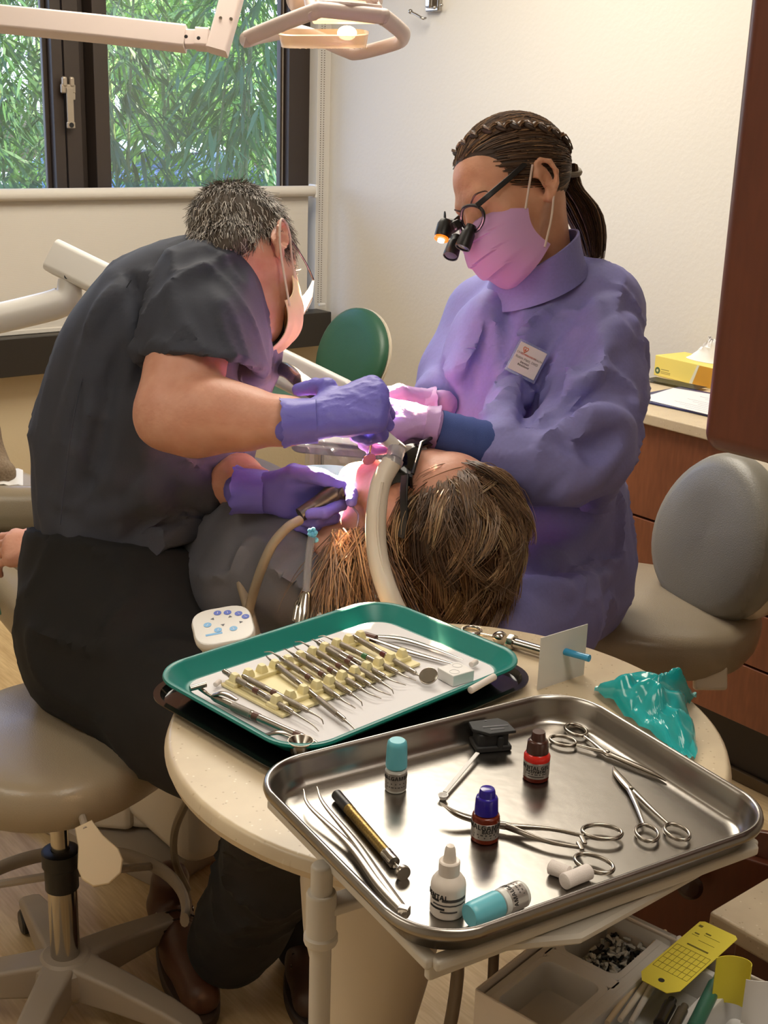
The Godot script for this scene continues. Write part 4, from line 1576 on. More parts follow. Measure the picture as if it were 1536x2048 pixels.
# ================================================================ assistant's unit: touch pad, holders, hoses
func build_assistant_unit() -> void:
	var o := thing("control_pad", "white touch pad with blue buttons on a stalk behind the teal tray", "control pad", P(447, 1290, 1.72))
	var c := P(446, 1250, 1.70)
	var n := cv(-0.05, 0.86, 0.5).normalized()
	var xa := cv(0.97, 0.14, -0.2)
	xa = (xa - n * xa.dot(n)).normalized()
	var b := Basis(xa, n, xa.cross(n))
	var outl := PackedVector2Array()
	for i in 44:
		var a := TAU * i / 44
		var r := 0.0455 * (1.0 + 0.075 * cos(4.0 * a - PI))
		outl.append(Vector2(cos(a) * r * 0.96, sin(a) * r * 1.02 * (1.0 + 0.0 * sin(a))))
	var mb := MB.new()
	var rings := []
	for q in [[0.45, -0.034], [0.62, -0.027], [0.88, -0.018], [0.98, -0.010], [1.0, -0.004], [0.97, 0.0], [0.93, 0.0012]]:
		var r := PackedVector3Array()
		for p in outl:
			r.append(Vector3(p.x * q[0], q[1], p.y * q[0]))
		rings.append(r)
	loft(mb, rings, true, true)
	var pad := part(o, "pad", finish(mb), M.white_plastic)
	pad.transform = o.global_transform.affine_inverse() * Transform3D(b, c)
	var blue := mat(Color(0.25, 0.37, 0.78), 0.4)
	var sky := mat(Color(0.45, 0.70, 0.90), 0.4)
	var grey := mat(Color(0.35, 0.36, 0.40), 0.5)
	# buttons: place found from the picture, on the pad's plane
	var spots := [[435, 1226, blue], [455, 1225, blue], [477, 1227, blue], [491, 1233, blue], [415, 1250, sky], [436, 1260, sky], [467, 1257, sky]]
	for q in spots:
		var pl := c + n * 0.0014
		var d := ray(q[0], q[1])
		var hit := EYE + d * ((pl - EYE).dot(n) / d.dot(n))
		mb = MB.new()
		lathe(mb, [[0.0, 0.0], [0.0052, 0.0], [0.0052, 0.0004], [0.0, 0.0004]], 18, Transform3D(b, hit))
		wpart(o, "button", finish(mb), q[2])
		mb = MB.new()
		rbox(mb, Vector3(0.0045, 0.0002, 0.0007), 0.0001, Transform3D(b * yrot(q[0]), hit + n * 0.0005), 1)
		wpart(o, "button_icon", finish(mb), M.white_plastic)
	for q in [[425, 1238, 90.0], [460, 1233, 0.0], [482, 1244, -90.0], [446, 1250, 180.0]]:
		var pl := c + n * 0.0014
		var d := ray(q[0], q[1])
		var hit := EYE + d * ((pl - EYE).dot(n) / d.dot(n))
		mb = MB.new()
		plate(mb, PackedVector2Array([Vector2(-0.0026, 0.0018), Vector2(0.0026, 0.0018), Vector2(0, -0.0026)]), 0, 0.0003, Transform3D(b * yrot(q[2]), hit))
		wpart(o, "arrow_mark", finish(mb), grey)
	var plw := c + n * 0.0014
	var dw := ray(428, 1268)
	var hw := EYE + dw * ((plw - EYE).dot(n) / dw.dot(n))
	mb = MB.new()
	rbox(mb, Vector3(0.022, 0.0003, 0.0042), 0.0001, Transform3D(b, hw), 1)
	wpart(o, "printed_line", finish(mb), sky)
	mb = MB.new()
	tube(mb, curve(PP([[446, 1268, 1.72], [446, 1300, 1.73], [440, 1350, 1.74], [430, 1450, 1.78]]), 10), lerps([0.034, 0.028, 0.026, 0.03], 10), 20)
	wpart(o, "stalk", finish(mb, 60), M.cream_plastic)
	# holder bar with scallops behind the teal tray
	var h := thing("instrument_holder", "white scalloped instrument holder bar behind the teal tray", "holder", P(600, 1270, 1.8))
	mb = MB.new()
	box_run(mb, PP([[470, 1318, 1.74], [560, 1290, 1.80], [650, 1262, 1.86], [745, 1236, 1.92]]), 0.03, 0.022, 0.007, cv(0, 1, 0.3))
	wpart(h, "bar", finish(mb), M.white_plastic)
	for q in [[545, 1278, 1.78], [662, 1236, 1.86]]:
		mb = MB.new()
		var ring := PackedVector3Array()
		for k in 15:
			var a := -0.5 + 4.2 * k / 14.0
			ring.append(P(q[0], q[1], q[2]) + Vector3(cos(a) * 0.016, 0, sin(a) * 0.016))
		tube(mb, ring, 0.006, 8, false, 1.5)
		wpart(h, "cradle", finish(mb, 60), M.white_plastic)
	# saliva ejector: chrome valve, clear bent tube, blue tip
	var s := thing("saliva_ejector", "clear saliva ejector tube with blue tip standing in a chrome valve", "saliva ejector", P(605, 1255, 1.78))
	var ax := [P(600, 1262, 1.78), P(613, 1184, 1.80)]
	var dv: Vector3 = (ax[1] - ax[0]).normalized()
	var ln: float = ax[0].distance_to(ax[1])
	mb = MB.new()
	lathe(mb, [[0.0, 0.0], [0.0105, 0.0], [0.0105, 0.012], [0.0118, 0.02], [0.0115, ln * 0.55], [0.0088, ln * 0.9], [0.0075, ln * 0.97], [0.0055, ln], [0.005, ln * 0.9], [0.0, ln * 0.9]], 20, Transform3D(basis_y(dv), ax[0]))
	wpart(s, "valve_body", finish(mb), M.chrome)
	mb = MB.new()
	rbox(mb, Vector3(0.007, 0.024, 0.007), 0.002, Transform3D(basis_y(dv), P(592, 1226, 1.785)))
	tube(mb, curve(PP([[592, 1222, 1.785], [591, 1208, 1.785], [596, 1200, 1.785]]), 8), 0.0016, 6)
	wpart(s, "valve_lever", finish(mb), M.chrome)
	var tubem := mat(Color(0.62, 0.62, 0.66, 0.5), 0.12)
	tubem.transparency = BaseMaterial3D.TRANSPARENCY_ALPHA
	mb = MB.new()
	tube(mb, curve(PP([[612, 1190, 1.80], [615, 1140, 1.80], [619, 1100, 1.80], [624, 1074, 1.80]]), 12), 0.0056, 12)
	wpart(s, "tube", finish(mb, 60), tubem)
	var bl := mat(Color(0.36, 0.66, 0.82), 0.4)
	mb = MB.new()
	ellipsoid(mb, P(625, 1068, 1.80), Vector3(0.0066, 0.006, 0.0066))
	for k in 5:
		ellipsoid(mb, P(625, 1065, 1.797) + cv(cos(TAU * k / 5), sin(TAU * k / 5), 0.3) * 0.0045, Vector3(0.0034, 0.0034, 0.0034), Basis(), 8, 6)
	ellipsoid(mb, P(631, 1080, 1.805), Vector3(0.005, 0.004, 0.004))
	wpart(s, "blue_tip", finish(mb, 60), bl)
	# suction hose arching over the patient's brow
	var v := thing("suction_hose", "thick off-white suction hose arching across the patient's temple", "hose", P(800, 1230, 1.74))
	var hosem := mat(Color(0.82, 0.77, 0.71), 0.42)
	mb = MB.new()
	tube(mb, curve(PP([[783, 925, 1.83], [762, 965, 1.815], [753, 1020, 1.80], [752, 1080, 1.79], [760, 1135, 1.775], [778, 1190, 1.76], [800, 1236, 1.76], [818, 1275, 1.77]]), 40), 0.0145, 16)
	wpart(v, "hose", finish(mb, 60), hosem)
	mb = MB.new()
	tube(mb, curve(PP([[765, 965, 1.798], [756, 1020, 1.785], [757, 1080, 1.775], [768, 1140, 1.76], [790, 1200, 1.748], [805, 1232, 1.75]]), 30), 0.0022, 6)
	wpart(v, "seam_rib", finish(mb, 60), hosem)
	mb = MB.new()
	tube(mb, PP([[783, 928, 1.83], [787, 918, 1.832]]), 0.0155, 16)
	tube(mb, PP([[788, 918, 1.832], [794, 898, 1.84]]), 0.0125, 16)
	wpart(v, "connector", finish(mb), tubem)
	# tan hoses by the chair
	var t := thing("syringe_hose", "tan rubber hose curving down from the blue-gloved hand", "hose", P(500, 1230, 1.9))
	mb = MB.new()
	tube(mb, curve(PP([[600, 1040, 1.90], [575, 1055, 1.88], [548, 1085, 1.87], [530, 1120, 1.87], [515, 1160, 1.88], [503, 1200, 1.9], [494, 1250, 1.92], [490, 1300, 1.95]]), 30), 0.0072, 10)
	wpart(t, "hose", finish(mb, 60), M.rubber)
	var t2 := thing("chair_hose", "straight tan hose hanging beside the armrest", "hose", P(490, 1240, 1.95))
	mb = MB.new()
	tube(mb, curve(PP([[462, 1090, 2.05], [478, 1150, 2.0], [496, 1215, 1.96], [512, 1275, 1.93], [520, 1330, 1.9]]), 20), 0.0082, 10)
	wpart(t2, "hose", finish(mb, 60), M.rubber)

# ================================================================ round table and its stand
func build_table() -> void:
	var c := Vector3(0.879, TABLE_Y, -0.963)
	var o := thing("round_table", "round cream speckled instrument table in front of the patient", "table", Vector3(c.x, 0, c.z))
	var mb := MB.new()
	lathe(mb, [[0.0, -0.026], [0.300, -0.026], [0.3085, -0.021], [0.3115, -0.013], [0.3085, -0.004], [0.303, 0.0], [0.0, 0.0]], 96, xf_at(c))
	wpart(o, "table_top", finish(mb), M.laminate)
	var ax := Vector3(0.80, 0, -0.985)
	mb = MB.new()
	lathe(mb, [[0.0, 0.40], [0.045, 0.40], [0.05, 0.44], [0.058, 0.47], [0.060, 0.475], [0.060, 0.50], [0.052, 0.506], [0.050, 0.515], [0.053, 0.56], [0.066, 0.62], [0.080, 0.69], [0.084, 0.75], [0.080, 0.82], [0.070, 0.88], [0.06, 0.903], [0.0, 0.903]], 40, xf_at(ax))
	wpart(o, "pedestal_head", finish(mb), M.cream_plastic)
	mb = MB.new()
	lathe(mb, [[0.0, 0.02], [0.048, 0.02], [0.048, 0.40], [0.0, 0.40]], 32, xf_at(ax))
	wpart(o, "column", finish(mb), M.cream_plastic)
	mb = MB.new()
	lathe(mb, [[0.0, 0.0], [0.19, 0.0], [0.2, 0.01], [0.18, 0.03], [0.06, 0.05], [0.0, 0.05]], 40, xf_at(ax))
	wpart(o, "foot", finish(mb), M.frame_beige)
	mb = MB.new()
	tube(mb, curve(PackedVector3Array([ax + Vector3(0.085, 0.72, 0.02), ax + Vector3(0.10, 0.62, 0.04), ax + Vector3(0.075, 0.5, 0.05), ax + Vector3(0.05, 0.42, 0.05)]), 16), 0.008, 10)
	wpart(o, "hose", finish(mb, 60), M.frame_beige)
	mb = MB.new()
	tube(mb, curve(PackedVector3Array([ax + Vector3(0.13, 0.86, 0.06), ax + Vector3(0.13, 0.6, 0.07), ax + Vector3(0.13, 0.3, 0.07)]), 8), 0.0065, 10)
	wpart(o, "cable", finish(mb, 60), mat(Color(0.40, 0.34, 0.29), 0.5))

const TRAY_C := Vector3(0.717, 1.02, -0.699)
const TRAY_ROT := -7.3
func build_tray_holder() -> void:
	var o := thing("tray_holder", "white tubular holder clamped under the stainless steel tray", "tray holder", P(645, 1850, 1.08))
	var b := yrot(TRAY_ROT)
	var m := mat(Color(0.80, 0.77, 0.72), 0.4)
	var post := PH(642, 1790, 0.955)
	post = P(643, 1790, 1.06)
	var mb := MB.new()
	tube(mb, PackedVector3Array([Vector3(post.x, 0.80, post.z), Vector3(post.x, 0.95, post.z), Vector3(post.x, 0.990, post.z), Vector3(post.x, 0.9925, post.z)]), [0.0092, 0.0092, 0.0092, 0.007], 14)
	wpart(o, "post", finish(mb, 60), m)
	mb = MB.new()
	var cl := P(642, 1838, 1.06)
	lathe(mb, [[0.0, -0.026], [0.0138, -0.026], [0.0145, -0.024], [0.0145, -0.019], [0.0128, -0.017], [0.0128, 0.02], [0.0118, 0.022], [0.0, 0.022]], 24, xf_at(Vector3(post.x, cl.y, post.z)))
	wpart(o, "clamp_collar", finish(mb), m)
	mb = MB.new()
	box_run(mb, PackedVector3Array([Vector3(post.x, cl.y + 0.006, post.z), TRAY_C + Vector3(0.05, -0.075, -0.02)]), 0.022, 0.01, 0.003, Vector3.UP)
	wpart(o, "bracket_arm", finish(mb), m)
	# flat bar frame that carries the tray
	var w := 0.33
	var d := 0.262
	for q in [[Vector3(0, -0.03, d / 2), Vector3(w, 0.01, 0.012)], [Vector3(0, -0.03, -d / 2), Vector3(w, 0.01, 0.012)], [Vector3(-w / 2, -0.03, 0), Vector3(0.012, 0.01, d)], [Vector3(w / 2, -0.03, 0), Vector3(0.012, 0.01, d)]]:
		mb = MB.new()
		rbox(mb, q[1], 0.003, Transform3D(b, TRAY_C + b * q[0]))
		wpart(o, "frame_bar", finish(mb), m)
	mb = MB.new()
	plate(mb, PackedVector2Array([Vector2(-0.12, -0.10), Vector2(0.15, -0.10), Vector2(0.15, 0.12), Vector2(-0.04, 0.15), Vector2(-0.12, 0.12)]), -0.046, -0.036, Transform3D(b, TRAY_C), 0.003)
	wpart(o, "support_plate", finish(mb), m)
	mb = MB.new()
	rbox(mb, Vector3(0.345, 0.014, 0.008), 0.003, Transform3D(yrot(TRAY_ROT + 1.0), TRAY_C + b * Vector3(0.006, -0.040, 0.122)))
	wpart(o, "label_rail", finish(mb), m)

# rounded tray: ring list of [width, depth, corner, y]
func tray_mesh(rings: Array, n: int) -> MB:
	var mb := MB.new()
	var rr := []
	for q in rings:
		rr.append(ring_xz(rrect(q[0], q[1], q[2], n), q[3]))
	loft(mb, rr, true, true)
	return mb

func build_trays() -> void:
	var s := thing("steel_tray", "brushed stainless steel instrument tray with rolled rim", "tray", TRAY_C - Vector3(0, 0.026, 0), "", yrot(TRAY_ROT))
	var w := 0.372
	var d := 0.298
	var prof := [[w - 0.05, d - 0.05, 0.032, 0.0], [w - 0.026, d - 0.026, 0.043, 0.003], [w - 0.016, d - 0.016, 0.048, 0.016], [w - 0.008, d - 0.008, 0.052, 0.018], [w - 0.001, d - 0.001, 0.055, 0.019], [w + 0.001, d + 0.001, 0.056, 0.0225], [w - 0.001, d - 0.001, 0.055, 0.0265], [w - 0.006, d - 0.006, 0.053, 0.028], [w - 0.011, d - 0.011, 0.050, 0.027], [w - 0.016, d - 0.016, 0.048, 0.023], [w - 0.022, d - 0.022, 0.045, 0.012], [w - 0.029, d - 0.029, 0.042, 0.0045], [w - 0.038, d - 0.038, 0.038, 0.0018], [w - 0.052, d - 0.052, 0.032, 0.0012]]
	part(s, "pan", finish(tray_mesh(prof, 14), 60), M.steel)
	var t := thing("teal_tray", "teal plastic setup tray lined with white paper on the round table", "tray", Vector3(0.838, TABLE_Y + 0.0125, -1.10), "", yrot(5.6))
	w = 0.374
	d = 0.27
	prof = [[w - 0.06, d - 0.06, 0.026, 0.0], [w - 0.046, d - 0.046, 0.032, 0.001], [w - 0.016, d - 0.016, 0.045, 0.016], [w - 0.003, d - 0.003, 0.05, 0.0175], [w, d, 0.052, 0.0195], [w - 0.002, d - 0.002, 0.051, 0.022], [w - 0.009, d - 0.009, 0.048, 0.0225], [w - 0.016, d - 0.016, 0.044, 0.020], [w - 0.044, d - 0.044, 0.032, 0.0045], [w - 0.056, d - 0.056, 0.028, 0.003]]
	part(t, "pan", finish(tray_mesh(prof, 12), 45), M.teal)
	# smoked clear lid beneath the teal tray
	var l := thing("plastic_tray_cover", "smoky clear plastic cover lying under the teal tray", "tray cover", Vector3(0.838, TABLE_Y + 0.0008, -1.097), "", yrot(5.6))
	w = 0.392
	d = 0.288
	prof = [[w - 0.06, d - 0.06, 0.026, 0.0], [w - 0.02, d - 0.02, 0.045, 0.001], [w - 0.012, d - 0.012, 0.047, 0.0085], [w, d, 0.053, 0.009], [w, d, 0.053, 0.0105], [w - 0.015, d - 0.015, 0.046, 0.0103], [w - 0.023, d - 0.023, 0.044, 0.0025], [w - 0.06, d - 0.06, 0.026, 0.0018]]
	part(l, "shell", finish(tray_mesh(prof, 10), 40), M.smoke)
	var p := thing("tray_paper", "white paper liner with rounded corners lying in the teal tray", "paper liner", Vector3(0.838, TABLE_Y + 0.0168, -1.10), "", yrot(5.6))
	var mb := MB.new()
	plate(mb, shifted(rrect(0.318, 0.218, 0.03, 8), Vector2(0.0, 0.002)), 0, 0.0008)
	part(p, "sheet", finish(mb), M.paper)

# ================================================================ people: shared builders
func frame3(f: Vector3, u: Vector3) -> Basis:
	# x = the person's left, y = up, z = forward
	var z := f.normalized()
	var y := (u - z * u.dot(z)).normalized()
	return Basis(y.cross(z), y, z)

func span_of(pts: Array, m: float) -> Array:
	var a: Vector3 = pts[0]
	var b: Vector3 = pts[0]
	for p in pts:
		a = a.min(p)
		b = b.max(p)
	return [a - Vector3(m, m, m), b + Vector3(m, m, m)]

func chain(fd: Field, pts: Array, k: float = 0.03) -> void:
	# pts: [point, radius]
	for i in pts.size() - 1:
		fd.bone(pts[i][0], pts[i + 1][0], pts[i][1], pts[i + 1][1], k)

func head_field(o: Vector3, b: Basis, s: float, neck: Vector3, neck_r: float, ear_out: float = 0.0, ears: bool = true) -> Field:
	var fd := Field.new(o + b * Vector3.ZERO - Vector3.ONE * 0.18 * s, o + Vector3.ONE * 0.18 * s, 0.0042)
	var L := func_local(o, b, s)
	fd.egg(L * Vector3(0, 0.045, -0.012), Vector3(0.074, 0.084, 0.096) * s, b, 0.01)
	fd.egg(L * Vector3(0, 0.042, 0.042), Vector3(0.060, 0.054, 0.046) * s, b, 0.03)
	fd.bone(L * Vector3(0, 0.0, 0.040), L * Vector3(0, -0.062, 0.050), 0.054 * s, 0.042 * s, 0.02)
	for q in [-1.0, 1.0]:
		fd.bone(L * Vector3(0.048 * q, -0.025, 0.015), L * Vector3(0.020 * q, -0.094, 0.070), 0.023 * s, 0.019 * s, 0.03)
		fd.egg(L * Vector3(0.041 * q, -0.014, 0.064), Vector3.ONE * 0.025 * s, b, 0.03)
	fd.egg(L * Vector3(0, -0.100, 0.077), Vector3(0.024, 0.019, 0.019) * s, b, 0.025)
	fd.bone(L * Vector3(-0.033, 0.029, 0.083), L * Vector3(0.033, 0.029, 0.083), 0.013 * s, 0.013 * s, 0.016)
	for q in [-1.0, 1.0]:
		fd.egg(L * Vector3(0.032 * q, 0.009, 0.102), Vector3(0.017, 0.011, 0.014) * s, b, 0.009, true)
		fd.egg(L * Vector3(0.032 * q, 0.010, 0.084), Vector3(0.014, 0.0115, 0.012) * s, b, 0.003)
	fd.bone(L * Vector3(0, 0.016, 0.092), L * Vector3(0, -0.028, 0.112), 0.009 * s, 0.0125 * s, 0.014)
	for q in [-1.0, 1.0]:
		fd.egg(L * Vector3(0.011 * q, -0.031, 0.104), Vector3.ONE * 0.0088 * s, b, 0.007)
	fd.bone(L * Vector3(-0.019, -0.060, 0.090), L * Vector3(0.019, -0.060, 0.090), 0.0075 * s, 0.0075 * s, 0.008)
	fd.bone(L * Vector3(0, -0.03, -0.025), neck, neck_r, neck_r * 1.05, 0.03)
	for q in ([-1.0, 1.0] if ears else []):
		var eb := b * Basis(Vector3(0, 1, 0), 0.42 * q)
		fd.egg(L * Vector3((0.078 + ear_out) * q, 0.004, -0.012), Vector3(0.0055, 0.029, 0.018) * s, eb, 0.006)
		fd.egg(L * Vector3((0.077 + ear_out) * q, -0.028, -0.003), Vector3(0.0065, 0.010, 0.009) * s, b, 0.008)
		var rim := [[0.012, 0.006, 0.0], [0.029, -0.004, 0.002], [0.032, -0.016, 0.005], [0.022, -0.028, 0.008], [0.004, -0.030, 0.009], [-0.014, -0.022, 0.006], [-0.028, -0.010, 0.002]]
		for i in rim.size() - 1:
			fd.bone(L * Vector3((0.079 + ear_out + rim[i][2]) * q, rim[i][0], rim[i][1]), L * Vector3((0.079 + ear_out + rim[i + 1][2]) * q, rim[i + 1][0], rim[i + 1][1]), 0.0042 * s, 0.0042 * s, 0.004)
		fd.egg(L * Vector3((0.088 + ear_out) * q, 0.000, -0.008), Vector3(0.009, 0.014, 0.009) * s, eb, 0.004, true)
	return fd
func func_local(o: Vector3, b: Basis, s: float) -> Transform3D:
	return Transform3D(b * s, o)

# a hand of five fingers: wrist w, f towards the knuckles, n out of the back of the hand
func hand_field(w: Vector3, f: Vector3, n: Vector3, left: bool, curls: Array, thumb: Array, s: float = 1.0, cell: float = 0.0036) -> Field:
	f = f.normalized()
	n = (n - f * n.dot(f)).normalized()
	var sd := f.cross(n) if left else n.cross(f)
	var fd := Field.new(w + f * 0.07 * s - Vector3.ONE * 0.135 * s, w + f * 0.07 * s + Vector3.ONE * 0.135 * s, cell)
	fd.bone(w - f * 0.03 * s, w + f * 0.012 * s, 0.028 * s, 0.027 * s, 0.02, false, n, 0.72)
	var lens := [[0.043, 0.026, 0.021], [0.047, 0.030, 0.022], [0.043, 0.028, 0.021], [0.034, 0.021, 0.019]]
	for j in 4:
		var root: Vector3 = w + f * ([0.088, 0.091, 0.086, 0.077][j] * s) + sd * ((0.029 - 0.0195 * j) * s) - n * ([0.002, 0.0, 0.002, 0.006][j] * s)
		fd.bone(w + sd * ((0.012 - 0.008 * j) * s), root, 0.0155 * s, 0.0125 * s, 0.016)
		fd.bone(w + f * 0.04 * s + sd * ((0.02 - 0.0135 * j) * s) - n * 0.006 * s, root - n * 0.004 * s, 0.0145 * s, 0.011 * s, 0.016)
		var p := root
		var a := 0.0
		var spread: float = [0.10, 0.02, -0.05, -0.12][j]
		var d0 := (f + sd * spread).normalized()
		for q in 3:
			a += deg_to_rad(curls[j][q])
			var d := d0 * cos(a) - n * sin(a)
			var e: Vector3 = p + d * lens[j][q] * s
			var r: float = [0.0098, 0.0090, 0.0082][q] * (0.88 if j == 3 else 1.0) * s
			fd.bone(p, e, r * 1.03, r * 0.95, 0.0035)
			p = e
	# thumb: leaves the side of the palm near its base
	var t0 := w + f * 0.022 * s + sd * 0.020 * s - n * 0.006 * s
	var rs := [0.0165, 0.0125, 0.0112, 0.0092]
	var pts := [t0]
	for q in thumb:
		pts.append(w + (f * q[0] + sd * q[1] + n * q[2]) * s)
	for q in pts.size() - 1:
		fd.bone(pts[q], pts[q + 1], rs[q] * s, rs[q + 1] * s, 0.012 if q == 0 else 0.004)
	return fd

func glove(par: Node3D, fd: Field, w: Vector3, f: Vector3, m: Material, seed_: int, cuff_r: float, cuff_len: float = 0.045) -> MeshInstance3D:
	var mb := MB.new()
	var fo := Folds.new()
	fo.add(noise(42.0, seed_, 2), f, 2.0, 0.0011, Vector3.ZERO, 0.0, true)
	fd.mesh_into(mb, fo)
	var o := wpart(par, "glove", finish(mb, 60), m)
	# loose rolled cuff
	var ns := noise(1.6, seed_ + 3, 2)
	var rings := []
	var b := basis_y(-f.normalized())
	for q in [[-0.012, 0.93], [0.0, 1.0], [0.4, 1.02], [0.75, 1.05], [0.95, 1.10], [1.0, 1.13], [0.98, 1.06], [0.6, 0.98]]:
		var r := PackedVector3Array()
		for i in 40:
			var a := TAU * i / 40
			var rr: float = cuff_r * q[1] * (1.0 + 0.09 * ns.get_noise_3d(cos(a) * 1.5, sin(a) * 1.5, q[0] * 2.0))
			r.append(w + b * Vector3(cos(a) * rr, (q[0] + 0.10 * ns.get_noise_2d(a * 1.3, 7.0) * q[0]) * cuff_len, sin(a) * rr))
		rings.append(r)
	mb = MB.new()
	loft(mb, rings)
	wpart(o, "cuff", finish(mb, 60), m).transform = Transform3D()
	return o

# thin strands of hair
func strand(mb: MB, pts: PackedVector3Array, r0: float, r1: float) -> void:
	var n := pts.size()
	var first := mb.v.size()
	var d := (pts[n - 1] - pts[0]).normalized()
	var u := d.cross(Vector3(0.3, 0.9, 0.31)).normalized()
	var w := d.cross(u)
	for i in n:
		var r := lerpf(r0, r1, float(i) / (n - 1))
		mb.v.append(pts[i] + u * r)
		mb.v.append(pts[i] + (w * 0.87 - u * 0.5) * r)
		mb.v.append(pts[i] + (-w * 0.87 - u * 0.5) * r)
	mb.grid(first, 3, n, true)

func egg_out(p: Vector3, c: Vector3, b: Basis, r: Vector3, lift: float) -> Vector3:
	# the point pushed out to the surface of an ellipsoid
	var q := b.transposed() * (p - c)
	var e := q / r
	var l := e.length()
	if l < 1.0:
		e /= maxf(l, 0.01)
		return c + b * (e * r) + (b * (e / r)).normalized() * lift
	return p

# pleated face mask in head coordinates
func face_mask(o: Vector3, b: Basis, s: float, m: Material, par: Node3D, pleats: float, drop: float) -> MeshInstance3D:
	var L := func_local(o, b, s)
	var pts := []
	var nu := 41
	var nv := 33
	for j in nv:
		var v := j / float(nv - 1)
		var row := PackedVector3Array()
		for i in nu:
			var u := -1.0 + 2.0 * i / (nu - 1)
			var au := absf(u)
			var pinch := 1.0 - 0.40 * pow(au, 3.0)
			var y := -0.004 - drop * v
			y = lerpf(-0.066, y, pinch) - 0.012 * (1.0 - au) * v
			var bulge := sin(PI * clampf(v * 0.92 + 0.06, 0.0, 1.0))
			var zc := lerpf(0.098, 0.100, v) + 0.038 * bulge - 0.018 * v * v
			var ang := u * 1.42
			var x := sin(ang) * 0.0745
			var z := 0.012 + (zc - 0.012) * pow(maxf(cos(ang), 0.0), 0.62)
			var saw := fmod(v * 4.0 + 0.15 * sin(u * 2.0), 1.0)
			z += pleats * (saw - 0.5) * (1.0 - au * au)
			y += pleats * 0.5 * sin(v * 25.0) * (1.0 - au)
			row.append(L * Vector3(x, y, z))
		pts.append(row)
	var mb := MB.new()
	sheet(mb, pts, 0.0016)
	return wpart(par, "face_mask", finish(mb, 34), m)

func shoe(par: Node3D, heel: Vector3, toe: Vector3, m: Material, sole_m: Material, h: float) -> void:
	var d := toe - heel
	d.y = 0
	var ln := d.length()
	d = d.normalized()
	var sd := d.cross(Vector3.UP)
	heel.y = 0.0
	var at := func_shoe(heel, d, sd)
	var ln2 := ln
	var fd := Field.new(heel - Vector3(0.12, 0.01, 0.12).max(Vector3.ZERO) + Vector3(minf(0, d.x * ln), 0, minf(0, d.z * ln)), heel + Vector3(0.12, h + 0.08, 0.12) + Vector3(maxf(0, d.x * ln), 0, maxf(0, d.z * ln)), 0.007)
	fd.bone(at * Vector3(0, 0.055, 0.04), at * Vector3(0, 0.05, ln2 * 0.55), 0.040, 0.042, 0.02)
	fd.bone(at * Vector3(0, 0.05, ln2 * 0.5), at * Vector3(0, 0.042, ln2 - 0.05), 0.045, 0.036, 0.02)
	fd.bone(at * Vector3(0, 0.07, 0.045), at * Vector3(0, h, 0.06), 0.041, 0.038, 0.02)
	fd.trim(Vector3(0, 0.02, 0), Vector3(0, -1, 0))
	var mb := MB.new()
	fd.mesh_into(mb)
	var o := wpart(par, "shoe", finish(mb, 60), m)
	var outl := PackedVector2Array()
	for k in 36:
		var a := TAU * k / 36
		var z := ln2 * 0.5 - cos(a) * ln2 * 0.5
		var w := 0.040 + 0.010 * smoothstep(0.1, 0.7, z / ln2)
		outl.append(Vector2(-sin(a) * w * 1.05, z))
	mb = MB.new()
	plate(mb, outl, 0.001, 0.024, at, 0.003)
	wpart(o, "sole", finish(mb), sole_m).transform = Transform3D()
	for k in 4:
		for q in [-1.0, 1.0]:
			mb = MB.new()
			var c := at * Vector3(0.036 * q, 0.082 - 0.004 * k, 0.10 + 0.026 * k)
			var ring := PackedVector3Array()
			for i in 10:
				ring.append(c + (Vector3.UP * cos(TAU * i / 10) + d * sin(TAU * i / 10)) * 0.0045)
			tube(mb, ring, 0.0014, 5, true)
			wpart(o, "eyelet", finish(mb), M.chrome).transform = Transform3D()
	mb = MB.new()
	for k in 3:
		tube(mb, curve(PackedVector3Array([at * Vector3(-0.034, 0.083, 0.105 + 0.026 * k), at * Vector3(0, 0.098 - 0.004 * k, 0.118 + 0.026 * k), at * Vector3(0.034, 0.083, 0.131 + 0.026 * k)]), 8), 0.0022, 6)
	wpart(o, "lace", finish(mb), mat(Color(0.16, 0.085, 0.045), 0.8)).transform = Transform3D()
func func_shoe(heel: Vector3, d: Vector3, sd: Vector3) -> Transform3D:
	return Transform3D(Basis(sd, Vector3.UP, d) if sd.cross(Vector3.UP).dot(d) > 0.0 else Basis(-sd, Vector3.UP, d), heel)

# folds drawn on the cloth: a line of the picture laid on the surface, raised or sunk
func crease(fd: Field, line: Array, r: float, sink: bool = false, k: float = 0.018) -> void:
	var pts := PackedVector3Array()
	for q in line:
		var c := on_field(fd, q[0], q[1])
		var g := fd.grad(c)
		pts.append(c + g * (r * 0.25 if sink else -r * 0.45))
	pts = curve(pts, (line.size() - 1) * 4)
	for i in pts.size() - 1:
		var e0 := 0.45 + 0.55 * sin(PI * (i + 0.3) / pts.size())
		var e1 := 0.45 + 0.55 * sin(PI * (i + 1.3) / pts.size())
		fd.bone(pts[i], pts[i + 1], r * e0, r * e1, k, sink)

